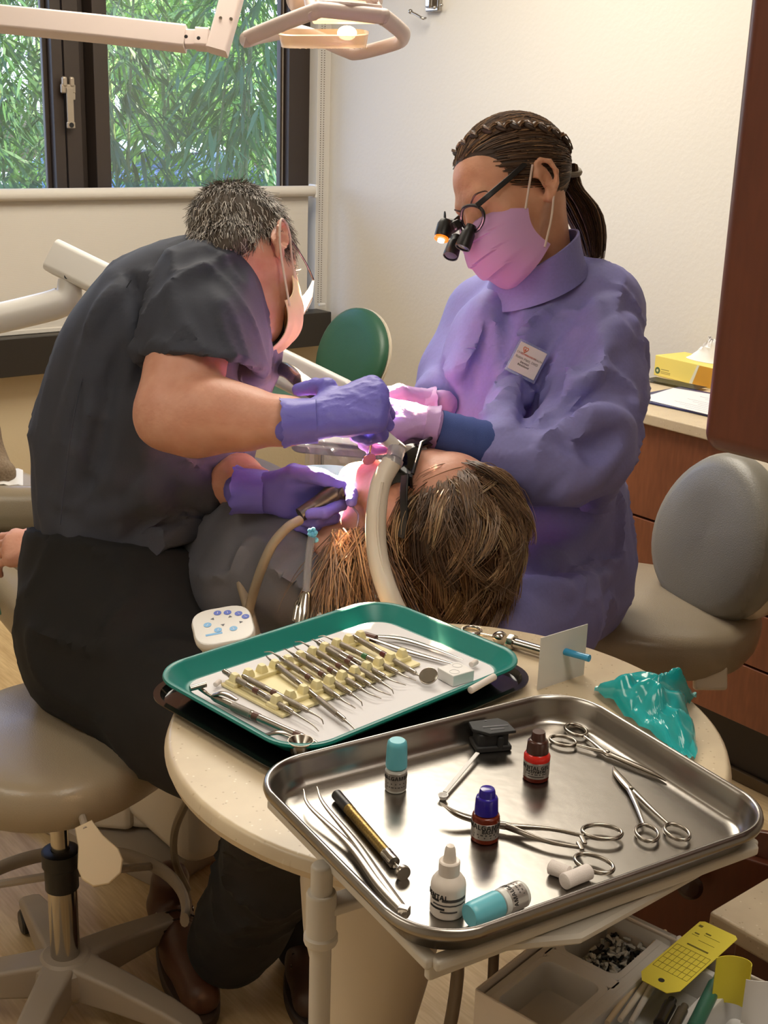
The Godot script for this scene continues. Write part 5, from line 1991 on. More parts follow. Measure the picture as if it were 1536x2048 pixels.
# ================================================================ the man in dark scrubs
func build_dentist() -> void:
	var o := thing("person", "man in dark grey scrubs and yellow mask leaning over the patient from his stool", "person", Vector3(0.81, 0.58, -1.87))
	# ---- head
	var hb := frame3(cv(0.50, -0.60, -0.62), cv(0.08, 0.72, -0.69))
	var ho := P(486, 527, 2.10)
	var nk := P(440, 575, 2.13)
	var hf := head_field(ho, hb, 0.97, nk, 0.056, 0.004)
	var body := MB.new()
	hf.mesh_into(body)
	# ---- near arm, far arm, core of the trunk
	var ap := [[P(415, 620, 2.02), 0.058], [P(368, 745, 1.955), 0.056], [P(345, 820, 1.935), 0.052], [P(388, 838, 1.925), 0.053], [P(430, 831, 1.915), 0.050], [P(492, 837, 1.90), 0.043], [P(570, 842, 1.875), 0.032], [P(632, 843, 1.86), 0.028]]
	var box := span_of([P(300, 600, 2.05), P(300, 900, 1.9), P(650, 900, 1.9), P(650, 780, 1.9)], 0.08)
	var fd := Field.new(box[0], box[1], 0.007)
	chain(fd, ap, 0.025)
	fd.egg(P(322, 850, 1.935), Vector3(0.028, 0.028, 0.028), Basis(), 0.03)
	fd.egg(P(420, 812, 1.90), Vector3(0.045, 0.032, 0.035), cam_basis, 0.03)
	fd.mesh_into(body)
	var ap2 := [[P(430, 640, 2.30), 0.055], [P(400, 930, 2.24), 0.045], [P(470, 960, 2.12), 0.042], [P(530, 978, 2.03), 0.029]]
	box = span_of([ap2[0][0], ap2[1][0], ap2[2][0], ap2[3][0]], 0.08)
	fd = Field.new(box[0], box[1], 0.008)
	chain(fd, ap2, 0.025)
	fd.mesh_into(body)
	box = span_of([P(280, 1150, 2.26), P(400, 620, 2.15), nk], 0.14)
	fd = Field.new(box[0], box[1], 0.012)
	chain(fd, [[P(270, 1160, 2.27), 0.12], [P(285, 900, 2.23), 0.12], [P(380, 660, 2.15), 0.10], [nk, 0.055]], 0.04)
	fd.mesh_into(body)
	wpart(o, "body", finish(body, 60), M.skin)
	# ---- scrub top
	var fo := Folds.new()
	fo.add(noise(4.2, 201, 2), cv(0.55, 0.8, 0), 2.6, 0.016, P(330, 760, 2.0), 0.42)
	fo.add(noise(7.0, 202, 2), cv(1, -0.5, 0), 3.0, 0.014, P(330, 1060, 2.1), 0.30)
	fo.add(noise(8.0, 203, 2), cv(-0.2, 1, 0), 3.5, 0.010, P(380, 640, 2.0), 0.25)
	fo.add(noise(5.0, 204, 2), cv(0.2, 1, 0), 4.0, 0.012, P(120, 950, 2.2), 0.30)
	box = span_of([P(270, 1100, 2.27), P(400, 560, 2.1), P(460, 700, 2.1)], 0.24)
	fd = Field.new(box[0], box[1], 0.0095)
	chain(fd, [[P(268, 1098, 2.27), 0.168], [P(278, 960, 2.25), 0.173], [P(292, 850, 2.22), 0.173], [P(325, 740, 2.18), 0.166], [P(372, 655, 2.15), 0.146], [P(415, 604, 2.12), 0.098]], 0.04)
	fd.bone(P(445, 610, 2.14), P(462, 680, 2.13), 0.066, 0.070, 0.05)
	fd.bone(P(462, 680, 2.13), P(405, 850, 2.17), 0.068, 0.07, 0.05)
	fd.bone(P(405, 850, 2.17), P(350, 1090, 2.22), 0.08, 0.10, 0.05)
	fd.trim(P(270, 1118, 2.2), cv(0.28, -1.0, 0.0).normalized())
	for q in [[[258, 553], [189, 661], [142, 833], [125, 950]], [[430, 640], [455, 760], [440, 880]], [[300, 900], [400, 980], [460, 1060]], [[180, 1040], [280, 1000], [330, 940]], [[110, 1030], [150, 930], [200, 800]]]:
		crease(fd, q, 0.013)
	for q in [[[253, 549], [284, 609], [297, 669], [290, 760]], [[240, 700], [200, 850], [180, 1000]], [[250, 1080], [350, 1030], [430, 1040]]]:
		crease(fd, q, 0.012, true)
	# neck opening
	fd.bone(nk + cv(-0.01, -0.0, 0), P(512, 560, 2.12), 0.062, 0.070, 0.01, true)
	var mb := MB.new()
	fd.mesh_into(mb, fo)
	var top := wpart(o, "scrub_top", finish(mb, 60), M.scrub)
	# sleeve of the near arm: hollow, with a hem
	box = span_of([P(425, 560, 2.05), P(395, 760, 1.95)], 0.15)
	fd = Field.new(box[0], box[1], 0.007)
	fd.bone(P(412, 592, 2.06), P(402, 680, 2.0), 0.092, 0.090, 0.02)
	fd.bone(P(402, 680, 2.0), P(398, 800, 1.95), 0.088, 0.091, 0.02)
	fd.bone(P(440, 660, 2.04), P(455, 770, 1.99), 0.05, 0.058, 0.05)
	fd.trim(P(390, 728, 1.97), cv(-0.12, -1.0, 0.06).normalized())
	fd.bone(P(404, 690, 2.0), P(396, 830, 1.94), 0.080, 0.083, 0.004, true)
	fd.bone(P(440, 700, 2.03), P(456, 800, 1.98), 0.04, 0.050, 0.01, true)
	mb = MB.new()
	fd.mesh_into(mb, fo)
	wpart(top, "sleeve", finish(mb, 60), M.scrub).transform = Transform3D()
	# far sleeve
	box = span_of([P(450, 640, 2.28), P(425, 760, 2.26)], 0.11)
	fd = Field.new(box[0], box[1], 0.01)
	fd.bone(P(440, 640, 2.28), P(425, 760, 2.26), 0.08, 0.08, 0.02)
	mb = MB.new()
	fd.mesh_into(mb)
	wpart(top, "sleeve", finish(mb, 60), M.scrub).transform = Transform3D()
	# seam down the back
	mb = MB.new()
	var sp := PackedVector3Array()
	for q in [[262, 560], [215, 640], [170, 740], [145, 850], [130, 960], [120, 1050]]:
		sp.append(P(q[0], q[1], 2.03))
	wpart(top, "seam", finish(cloth_line(curve(sp, 20)), 60), M.scrub).transform = Transform3D()
	# ---- trousers
	fo = Folds.new()
	fo.add(noise(5.0, 211, 2), cv(0.9, -0.5, 0), 3.0, 0.016, P(230, 1250, 2.1), 0.35)
	fo.add(noise(6.0, 212, 2), cv(0.8, 0.3, 0), 2.5, 0.016, P(520, 1750, 2.1), 0.4)
	var pelvis := P(272, 1205, 2.28)
	box = span_of([pelvis, P(540, 1560, 1.98), P(430, 1920, 2.38), P(620, 1900, 2.48), P(650, 1500, 2.25)], 0.24)
	fd = Field.new(box[0], box[1], 0.0125)
	chain(fd, [[P(270, 1040, 2.265), 0.180], [P(270, 1130, 2.28), 0.180], [pelvis, 0.188], [P(248, 1270, 2.26), 0.180]], 0.05)
	chain(fd, [[P(262, 1275, 2.20), 0.165], [P(400, 1420, 2.08), 0.125], [P(545, 1570, 1.99), 0.092]], 0.05)
	chain(fd, [[P(545, 1570, 1.99), 0.088], [P(545, 1720, 2.12), 0.080], [P(490, 1840, 2.29), 0.078], [P(462, 1885, 2.34), 0.080]], 0.03)
	chain(fd, [[P(300, 1230, 2.35), 0.16], [P(500, 1330, 2.32), 0.11], [P(650, 1470, 2.28), 0.088]], 0.05)
	chain(fd, [[P(650, 1470, 2.28), 0.085], [P(640, 1700, 2.38), 0.07], [P(622, 1880, 2.48), 0.07]], 0.03)
	fd.trim(P(270, 1082, 2.2), cv(0.12, 1.0, 0.0).normalized(), P(270, 1040, 2.27), 0.4)
	mb = MB.new()
	fd.mesh_into(mb, fo)
	var tr := wpart(o, "trousers", finish(mb, 60), M.trousers)
	# pocket button
	mb = MB.new()
	lathe(mb, [[0.0, 0.0], [0.007, 0.0], [0.006, 0.002], [0.0, 0.0025]], 14, Transform3D(basis_y(cv(-0.5, 0, 0.85)), P(52, 1182, 2.165)))
	wpart(tr, "button", finish(mb), M.black).transform = Transform3D()
	# ---- shoes
	shoe(o, PH(330, 1838, 0.0), PH(415, 2066, 0.0), tri(mat(Color(0.34, 0.215, 0.155), 0.42), null, 30.0, relief(0.1, 44, 2.0), 0.3), mat(Color(0.28, 0.22, 0.18), 0.6), 0.13)
	shoe(o, PH(615, 1880, 0.0), PH(625, 2075, 0.0), mat(Color(0.26, 0.18, 0.14), 0.42), mat(Color(0.22, 0.18, 0.16), 0.6), 0.13)
	# ---- gloves
	var w1 := P(630, 838, 1.855)
	var f1 := cv(0.93, 0.30, -0.05)
	var h1 := hand_field(w1, f1, cv(-0.12, 0.60, 0.80), false, [[78, 88, 45], [80, 90, 45], [82, 90, 45], [84, 90, 45]], [[0.030, 0.046, 0.002], [0.016, 0.062, -0.006], [-0.008, 0.070, -0.010]], 1.08)
	glove(o, h1, P(634, 842, 1.855), cv(1, 0.05, -0.02), M.glove_blue, 301, 0.0325, 0.05)
	var w2 := P(526, 985, 2.0)
	var f2 := cv(1.0, -0.05, 0.12)
	var h2 := hand_field(w2, f2, cv(0.0, 0.55, -0.85), true, [[28, 35, 20], [52, 78, 40], [58, 82, 45], [62, 85, 45]], [[0.050, 0.044, -0.012], [0.088, 0.045, -0.022], [0.122, 0.036, -0.028]], 1.08)
	glove(o, h2, P(531, 985, 2.0), cv(1, -0.08, 0.05), M.glove_blue, 302, 0.034, 0.05)
	# ---- hair: short and greying
	var hairm := mat(Color(0.33, 0.29, 0.25), 0.6)
	var greym := mat(Color(0.68, 0.645, 0.60), 0.55)
	short_hair(o, ho, hb, hairm, greym)
	# ---- mask, loops, safety glasses
	var mk := face_mask(ho, hb, 1.0, M.mask_yellow, o, 0.006, 0.118)
	var L := func_local(ho, hb, 1.0)
	for q in [[-1.0, 0.0]]:
		mb = MB.new()
		tube(mb, curve(PackedVector3Array([L * Vector3(-0.0745, -0.028, 0.047), L * Vector3(-0.079, -0.002, 0.026), L * Vector3(-0.086, 0.030, 0.002), L * Vector3(-0.091, 0.032, -0.022), L * Vector3(-0.094, 0.01, -0.033), L * Vector3(-0.086, -0.03, -0.012), L * Vector3(-0.074, -0.100, 0.047)]), 30), 0.0019, 7)
		wpart(mk, "ear_loop", finish(mb, 60), M.elastic).transform = Transform3D()
	var gl := thing("safety_glasses", "clear rimless safety glasses worn by the man in dark scrubs", "glasses", L * Vector3(0, 0.01, 0.1))
	for q in [-1.0, 1.0]:
		var gp := []
		for j in 7:
			var row := PackedVector3Array()
			for i in 9:
				row.append(L * Vector3(q * (0.008 + 0.062 * i / 8.0), 0.034 - 0.048 * j / 6.0, 0.128 - 0.028 * pow(i / 8.0, 2.0) + 0.004 * j / 6.0))
			gp.append(row)
		mb = MB.new()
		sheet(mb, gp, 0.002)
		wpart(gl, "lens", finish(mb, 60), M.clear)
		mb = MB.new()
		tube(mb, curve(PackedVector3Array([L * Vector3(q * 0.070, 0.03, 0.100), L * Vector3(q * 0.078, 0.03, 0.06), L * Vector3(q * 0.082, 0.026, 0.01), L * Vector3(q * 0.082, 0.012, -0.025)]), 12), 0.0018, 6)
		wpart(gl, "temple_arm", finish(mb, 60), mat(Color(0.16, 0.13, 0.11), 0.4))
		mb = MB.new()
		tube(mb, PackedVector3Array([L * Vector3(q * 0.008, -0.014, 0.132), L * Vector3(q * 0.04, -0.014, 0.126), L * Vector3(q * 0.07, -0.012, 0.104)]), 0.0011, 5)
		wpart(gl, "lens_edge", finish(mb, 60), mat(Color(0.35, 0.34, 0.34), 0.3))

func cloth_line(p: PackedVector3Array) -> MB:
	var mb := MB.new()
	tube(mb, p, 0.001, 5)
	return mb

func short_hair(par: Node3D, o: Vector3, b: Basis, dark: Material, grey: Material) -> void:
	var rng := RandomNumberGenerator.new()
	rng.seed = 909
	var c := o + b * Vector3(0, 0.047, -0.014)
	var r := Vector3(0.0765, 0.0865, 0.0985)
	var L := Transform3D(b, o)
	var fd := Field.new(c - Vector3.ONE * 0.12, c + Vector3.ONE * 0.12, 0.005)
	fd.egg(c, r, b, 0.005)
	# the hairline: forehead, and round the ears down to the nape
	fd.bone(L * Vector3(0.0, -0.02, 0.13), L * Vector3(0, -0.06, 0.10), 0.095, 0.095, 0.004, true)
	for q in [-1.0, 1.0]:
		fd.egg(L * Vector3(0.08 * q, -0.012, 0.005), Vector3(0.03, 0.042, 0.030), b, 0.004, true)
	fd.egg(L * Vector3(0, -0.028, -0.055), Vector3(0.058, 0.048, 0.040), b, 0.02)
	fd.trim(L * Vector3(0, -0.072, -0.09), (b * Vector3(0, -1, 0.35)).normalized())
	var mb := MB.new()
	fd.mesh_into(mb)
	var cap := wpart(par, "hair", finish(mb, 60), dark)
	var m1 := MB.new()
	var m2 := MB.new()
	for k in 9500:
		var v := Vector3(rng.randfn(), rng.randfn(), rng.randfn()).normalized()
		var p := c + b * (v * r) - b.y * (0.05 * rng.randf() if v.z < -0.2 and v.y < 0.0 else 0.0)
		p = fd.drop(p)
		if absf(fd.at_point(p)) > 0.003 or p.distance_to(c) < 0.06:
			continue
		var nrm := fd.grad(p)
		# combed from the crown forward and down
		var crown := c + b * Vector3(0.0, 0.075, -0.05)
		var dir := (p - crown)
		dir = (dir - nrm * dir.dot(nrm)).normalized() + Vector3(rng.randfn(), rng.randfn(), rng.randfn()) * 0.22
		var ln := rng.randf_range(0.010, 0.019)
		var q1 := p + (dir * 0.8 + nrm * 0.45) * ln * 0.5
		var q2 := p + (dir + nrm * 0.30) * ln
		strand(m2 if rng.randf() < 0.42 else m1, PackedVector3Array([p - nrm * 0.001, q1, q2]), 0.00075, 0.0003)
	for q in [[m1, dark], [m2, grey]]:
		var h := wpart(cap, "strands", finish(q[0], 80), q[1])
		h.transform = Transform3D()
		h.set_meta("kind", "stuff")

# ================================================================ the woman in the gown
var gown_field: Field
func build_woman() -> void:
	var seat := Vector3(1.90, 0.68, -1.53)
	var o := thing("person", "woman in periwinkle gown with lilac mask and loupes treating the patient", "person", seat)
	var hb := frame3(cv(-0.80, -0.46, 0.38), cv(-0.40, 0.88, 0.05))
	var ho := P(1036, 397, 2.12)
	var nk := P(1088, 545, 2.17)
	var hf := head_field(ho, hb, 0.985, nk, 0.047)
	var body := MB.new()
	hf.mesh_into(body)
	var box := span_of([P(1080, 1100, 2.35), P(1080, 600, 2.24), nk], 0.14)
	var fd := Field.new(box[0], box[1], 0.012)
	chain(fd, [[P(1110, 1120, 2.40), 0.12], [P(1080, 850, 2.27), 0.11], [P(1085, 640, 2.22), 0.085], [nk, 0.05]], 0.04)
	fd.mesh_into(body)
	box = span_of([P(1225, 610, 2.2), P(1150, 915, 2.0), P(880, 870, 1.96)], 0.07)
	fd = Field.new(box[0], box[1], 0.01)
	chain(fd, [[P(1215, 620, 2.2), 0.05], [P(1160, 905, 2.02), 0.032], [P(1060, 905, 1.99), 0.030], [P(880, 866, 1.955), 0.024]], 0.02)
	fd.mesh_into(body)
	box = span_of([P(960, 640, 2.3), P(880, 800, 2.25), P(760, 800, 2.08)], 0.07)
	fd = Field.new(box[0], box[1], 0.01)
	chain(fd, [[P(965, 640, 2.3), 0.045], [P(915, 800, 2.28), 0.034], [P(850, 812, 2.15), 0.025]], 0.02)
	fd.mesh_into(body)
	wpart(o, "body", finish(body, 60), M.skin_woman)
	# ---- gown
	var fo := Folds.new()
	fo.add(noise(5.2, 221, 2), cv(0.45, 0.9, 0), 3.2, 0.018, P(1020, 760, 2.1), 0.40)
	fo.add(noise(7.5, 222, 2), cv(0.9, 0.55, 0), 2.6, 0.014, P(1190, 820, 2.05), 0.24)
	fo.add(noise(9.0, 223, 2), cv(0.6, -0.8, 0), 2.6, 0.009, P(1230, 640, 2.1), 0.22)
	fo.add(noise(6.0, 224, 2), cv(1.0, 0.15, 0), 3.0, 0.017, P(1120, 1080, 2.25), 0.34)
	fo.add(noise(10.0, 225, 2), cv(1.0, -0.1, 0), 3.0, 0.006, P(1040, 930, 1.98), 0.16)
	box = span_of([P(960, 640, 2.3), P(1230, 600, 2.2), P(1150, 1200, 2.42), P(960, 1250, 2.0), P(1160, 950, 1.97), P(900, 860, 1.95), P(860, 800, 2.2)], 0.24)
	fd = Field.new(box[0], box[1], 0.0095)
	fd.bone(P(985, 622, 2.30), P(1190, 608, 2.20), 0.066, 0.068, 0.05)
	chain(fd, [[P(1085, 610, 2.22), 0.085], [P(1068, 740, 2.24), 0.132], [P(1080, 900, 2.29), 0.128], [P(1095, 1040, 2.35), 0.132], [P(1100, 1130, 2.40), 0.145]], 0.06)
	fd.bone(P(1000, 690, 2.18), P(985, 860, 2.22), 0.072, 0.09, 0.05)
	# skirts over the lap
	chain(fd, [[P(1110, 1150, 2.38), 0.130], [P(1060, 1230, 2.15), 0.10], [P(1000, 1275, 2.0), 0.085]], 0.06)
	chain(fd, [[P(1080, 1160, 2.42), 0.125], [P(930, 1200, 2.28), 0.095]], 0.06)
	# near sleeve, full at the elbow and gathered at the cuff
	chain(fd, [[P(1200, 628, 2.20), 0.074], [P(1194, 770, 2.11), 0.074], [P(1166, 890, 2.01), 0.073]], 0.03)
	chain(fd, [[P(1172, 890, 2.01), 0.073], [P(1110, 915, 1.985), 0.066], [P(1040, 918, 1.975), 0.056], [P(990, 905, 1.97), 0.040]], 0.03)
	# far sleeve
	chain(fd, [[P(965, 640, 2.30), 0.070], [P(915, 750, 2.28), 0.064], [P(905, 802, 2.26), 0.060], [P(882, 808, 2.21), 0.046]], 0.03)
	# opening at the neck
	fd.bone(nk + cv(0.0, -0.01, 0.0), P(1058, 500, 2.14), 0.054, 0.062, 0.01, true)
	for q in [[[1293, 728], [1193, 739], [1106, 764]], [[1193, 745], [1121, 798], [1092, 840]], [[1268, 850], [1209, 832], [1137, 823]], [[1227, 589], [1199, 636], [1131, 707]], [[1265, 640], [1238, 660], [1168, 723]], [[960, 610], [930, 720], [915, 785]], [[1040, 640], [1003, 790], [990, 850]], [[1080, 650], [1045, 760], [1020, 850]], [[1010, 1165], [1120, 1175], [1230, 1145]], [[1240, 900], [1170, 965], [1080, 1000]], [[1235, 950], [1190, 1010], [1120, 1060]], [[1220, 1010], [1140, 1090], [1050, 1120]]]:
		crease(fd, q, 0.022, false, 0.014)
	for q in [[[1142, 680], [1118, 750], [1092, 815]], [[1012, 600], [1018, 660], [1008, 720]], [[1180, 790], [1120, 830], [1080, 850]], [[1190, 680], [1160, 740]], [[975, 640], [955, 740], [945, 800]], [[1090, 700], [1060, 790], [1050, 850]], [[1230, 870], [1180, 900], [1120, 870]], [[1010, 1130], [1110, 1140], [1230, 1110]]]:
		crease(fd, q, 0.019, true, 0.012)
	gown_field = fd
	var mb := MB.new()
	fd.mesh_into(mb, fo)
	var g := wpart(o, "gown", finish(mb, 60), M.gown)
	# standing collar: open band, overlapping in front
	var rings := []
	var ax := (P(1072, 480, 2.13) - P(1084, 570, 2.17)).normalized()
	var cb := Basis(cv(1, 0, 0), ax, cv(1, 0, 0).cross(ax)).orthonormalized()
	for q in [[-0.3, 0.082], [0.0, 0.076], [0.5, 0.069], [1.0, 0.064], [1.02, 0.062], [0.98, 0.060], [0.5, 0.064], [0.0, 0.071]]:
		var r := PackedVector3Array()
		for i in 48:
			var a := TAU * i / 48
			var fr := 0.5 + 0.5 * cos(a - 3.6)
			var up: float = lerpf(0.052, 0.036, fr) * q[0]
			r.append(P(1066, 560, 2.165) + cb * Vector3(cos(a) * q[1] * 1.12, up + 0.034 * cos(a), sin(a) * q[1] * 0.95))
		rings.append(r)
	mb = MB.new()
	loft(mb, rings)
	wpart(g, "collar", finish(mb, 50), M.gown).transform = Transform3D()
	# knitted cuffs
	for q in [[P(992, 897, 1.968), P(874, 862, 1.952), 0.038, 0.0325], [P(892, 812, 2.215), P(862, 812, 2.165), 0.034, 0.031]]:
		mb = MB.new()
		var pts := PackedVector3Array()
		var rad := []
		for k in 15:
			pts.append(q[0].lerp(q[1], k / 14.0))
			rad.append(lerpf(q[2], q[3], k / 14.0) + 0.0008 * sin(k * 2.0))
		tube(mb, pts, rad, 30)
		wpart(g, "knit_cuff", finish(mb, 60), M.gown_cuff).transform = Transform3D()
	# cloth tail on the seat
	mb = MB.new()
	var tp := []
	for j in 7:
		var row := PackedVector3Array()
		for i in 9:
			row.append(P(1215 + 48 * i / 8.0 - 8 * j / 6.0, 1120 + 85 * j / 6.0 + 10 * sin(i * 0.9), 2.42 - 0.03 * sin(i * 1.3 + j * 0.7)))
		tp.append(row)
	sheet(mb, tp, 0.003)
	wpart(g, "gown_tail", finish(mb, 60), M.gown).transform = Transform3D()
	# ---- gloves
	var w1 := P(852, 848, 1.945)
	var h1 := hand_field(w1, cv(-1.0, 0.16, 0.08), cv(0.10, 0.66, 0.74), true, [[48, 62, 30], [58, 72, 35], [62, 78, 40], [62, 80, 45]], [[0.045, 0.040, -0.020], [0.080, 0.042, -0.032], [0.106, 0.034, -0.044]], 0.96)
	glove(o, h1, P(850, 852, 1.945), cv(-1, 0.16, 0), M.glove_pink, 311, 0.0305, 0.020)
	var w2 := P(846, 812, 2.14)
	var h2 := hand_field(w2, cv(-1.0, -0.05, 0.15), cv(0.0, 0.6, -0.75), false, [[30, 40, 25], [45, 60, 30], [55, 70, 35], [60, 75, 40]], [[0.045, 0.040, -0.015], [0.080, 0.036, -0.030], [0.105, 0.026, -0.036]], 1.0)
	glove(o, h2, P(846, 812, 2.14), cv(-1, 0, 0.1), M.glove_pink, 312, 0.029, 0.02)
	# ---- mask
	var mk := face_mask(ho, hb, 0.985, M.mask_lilac, o, 0.006, 0.112)
	var L := func_local(ho, hb, 0.985)
	mb = MB.new()
	tube(mb, curve(PackedVector3Array([L * Vector3(0.0745, -0.028, 0.047), L * Vector3(0.078, 0.0, 0.025), L * Vector3(0.083, 0.030, 0.002)]), 12), 0.0019, 7)
	wpart(mk, "ear_loop", finish(mb, 60), M.elastic).transform = Transform3D()
	mb = MB.new()
	tube(mb, curve(PackedVector3Array([L * Vector3(0.083, -0.026, -0.010), L * Vector3(0.079, -0.060, 0.014), L * Vector3(0.0745, -0.096, 0.047)]), 12), 0.0019, 7)
	wpart(mk, "ear_loop", finish(mb, 60), M.elastic).transform = Transform3D()
	# brows
	for q in [-1.0, 1.0]:
		mb = MB.new()
		var bp := PackedVector3Array()
		for e in [[0.014, 0.026], [0.022, 0.029], [0.033, 0.0305], [0.043, 0.0285], [0.050, 0.024]]:
			bp.append(hf.drop(L * Vector3(e[0] * q, e[1], 0.092 - e[0] * 0.25)))
		tube(mb, curve(bp, 12), lerps([0.0010, 0.0018, 0.0017, 0.0012, 0.0004], 12), 6)
		wpart(o, "eyebrow", finish(mb, 60), mat(Color(0.25, 0.17, 0.13), 0.8))
	woman_hair(o, L, hb)
	# ---- name badge on the chest
	var bc := on_field(gown_field, 1052, 728)
	var bn := gown_field.grad(bc)
	bn = (bn + cv(-0.05, 0.15, 1.0) * 1.6).normalized()
	var bx := cv(47, -25, 0)
	bx = (bx - bn * bx.dot(bn)).normalized()
	var bb := Basis(bx, bn.cross(bx), bn)
	var bd := thing("name_badge", "white name badge with red heart emblem pinned to the periwinkle gown", "badge", bc + bn * 0.016, "", bb)
	mb = MB.new()
	rbox(mb, Vector3(0.047, 0.051, 0.0012), 0.0006, xf_at(Vector3(0, 0, 0)), 1)
	part(bd, "card", finish(mb), mat(Color(0.88, 0.85, 0.85), 0.5))
	mb = MB.new()
	rbox(mb, Vector3(0.054, 0.060, 0.0012), 0.001, xf_at(Vector3(0, 0, -0.0014)), 1)
	var holder := mat(Color(0.55, 0.60, 0.85, 0.35), 0.15)
	holder.transparency = BaseMaterial3D.TRANSPARENCY_ALPHA
	part(bd, "holder", finish(mb), holder)
	var ink := mat(Color(0.42, 0.38, 0.38), 0.7)
	words("Robin Platt, DMD", 0.0052, ink, bd, xf_at(Vector3(-0.001, -0.0005, 0.0008)))
	words("Dental", 0.0048, ink, bd, xf_at(Vector3(-0.002, -0.0068, 0.0008)), "lettering", 0.0, true)
	words("Resident", 0.0048, ink, bd, xf_at(Vector3(-0.002, -0.0118, 0.0008)), "lettering", 0.0, true)
	words("CARE", 0.0048, mat(Color(0.6, 0.5, 0.48), 0.7), bd, xf_at(Vector3(-0.0165, 0.0072, 0.0008)))
	words("COMMUNITY", 0.0042, mat(Color(0.80, 0.42, 0.38), 0.7), bd, xf_at(Vector3(-0.0015, 0.0072, 0.0008)), "lettering", 0.0, true)
	words("HEALTH", 0.0042, ink, bd, xf_at(Vector3(0.0155, 0.0072, 0.0008)))
	mb = MB.new()
	var ht := PackedVector3Array()
	for k in 24:
		var a := TAU * k / 24
		ht.append(Vector3(0.0034 * pow(sin(a), 3), 0.0048 * (0.8 * cos(a) - 0.3 * cos(2 * a) - 0.1 * cos(3 * a)), 0) * 1.2 + Vector3(-0.0105, 0.0155, 0.0009))
	tube(mb, ht, 0.0007, 5, true)
	ellipsoid(mb, Vector3(-0.0105, 0.0145, 0.0009), Vector3(0.0014, 0.0018, 0.0004))
	part(bd, "emblem", finish(mb), mat(Color(0.85, 0.45, 0.28), 0.6))
	build_loupes(L)

func on_field(fd: Field, px: float, py: float) -> Vector3:
	var d := ray(px, py)
	var t := 1.6
	while t < 2.6:
		if fd.at_point(EYE + d * t) < 0.0:
			break
		t += 0.004
	return EYE + d * t

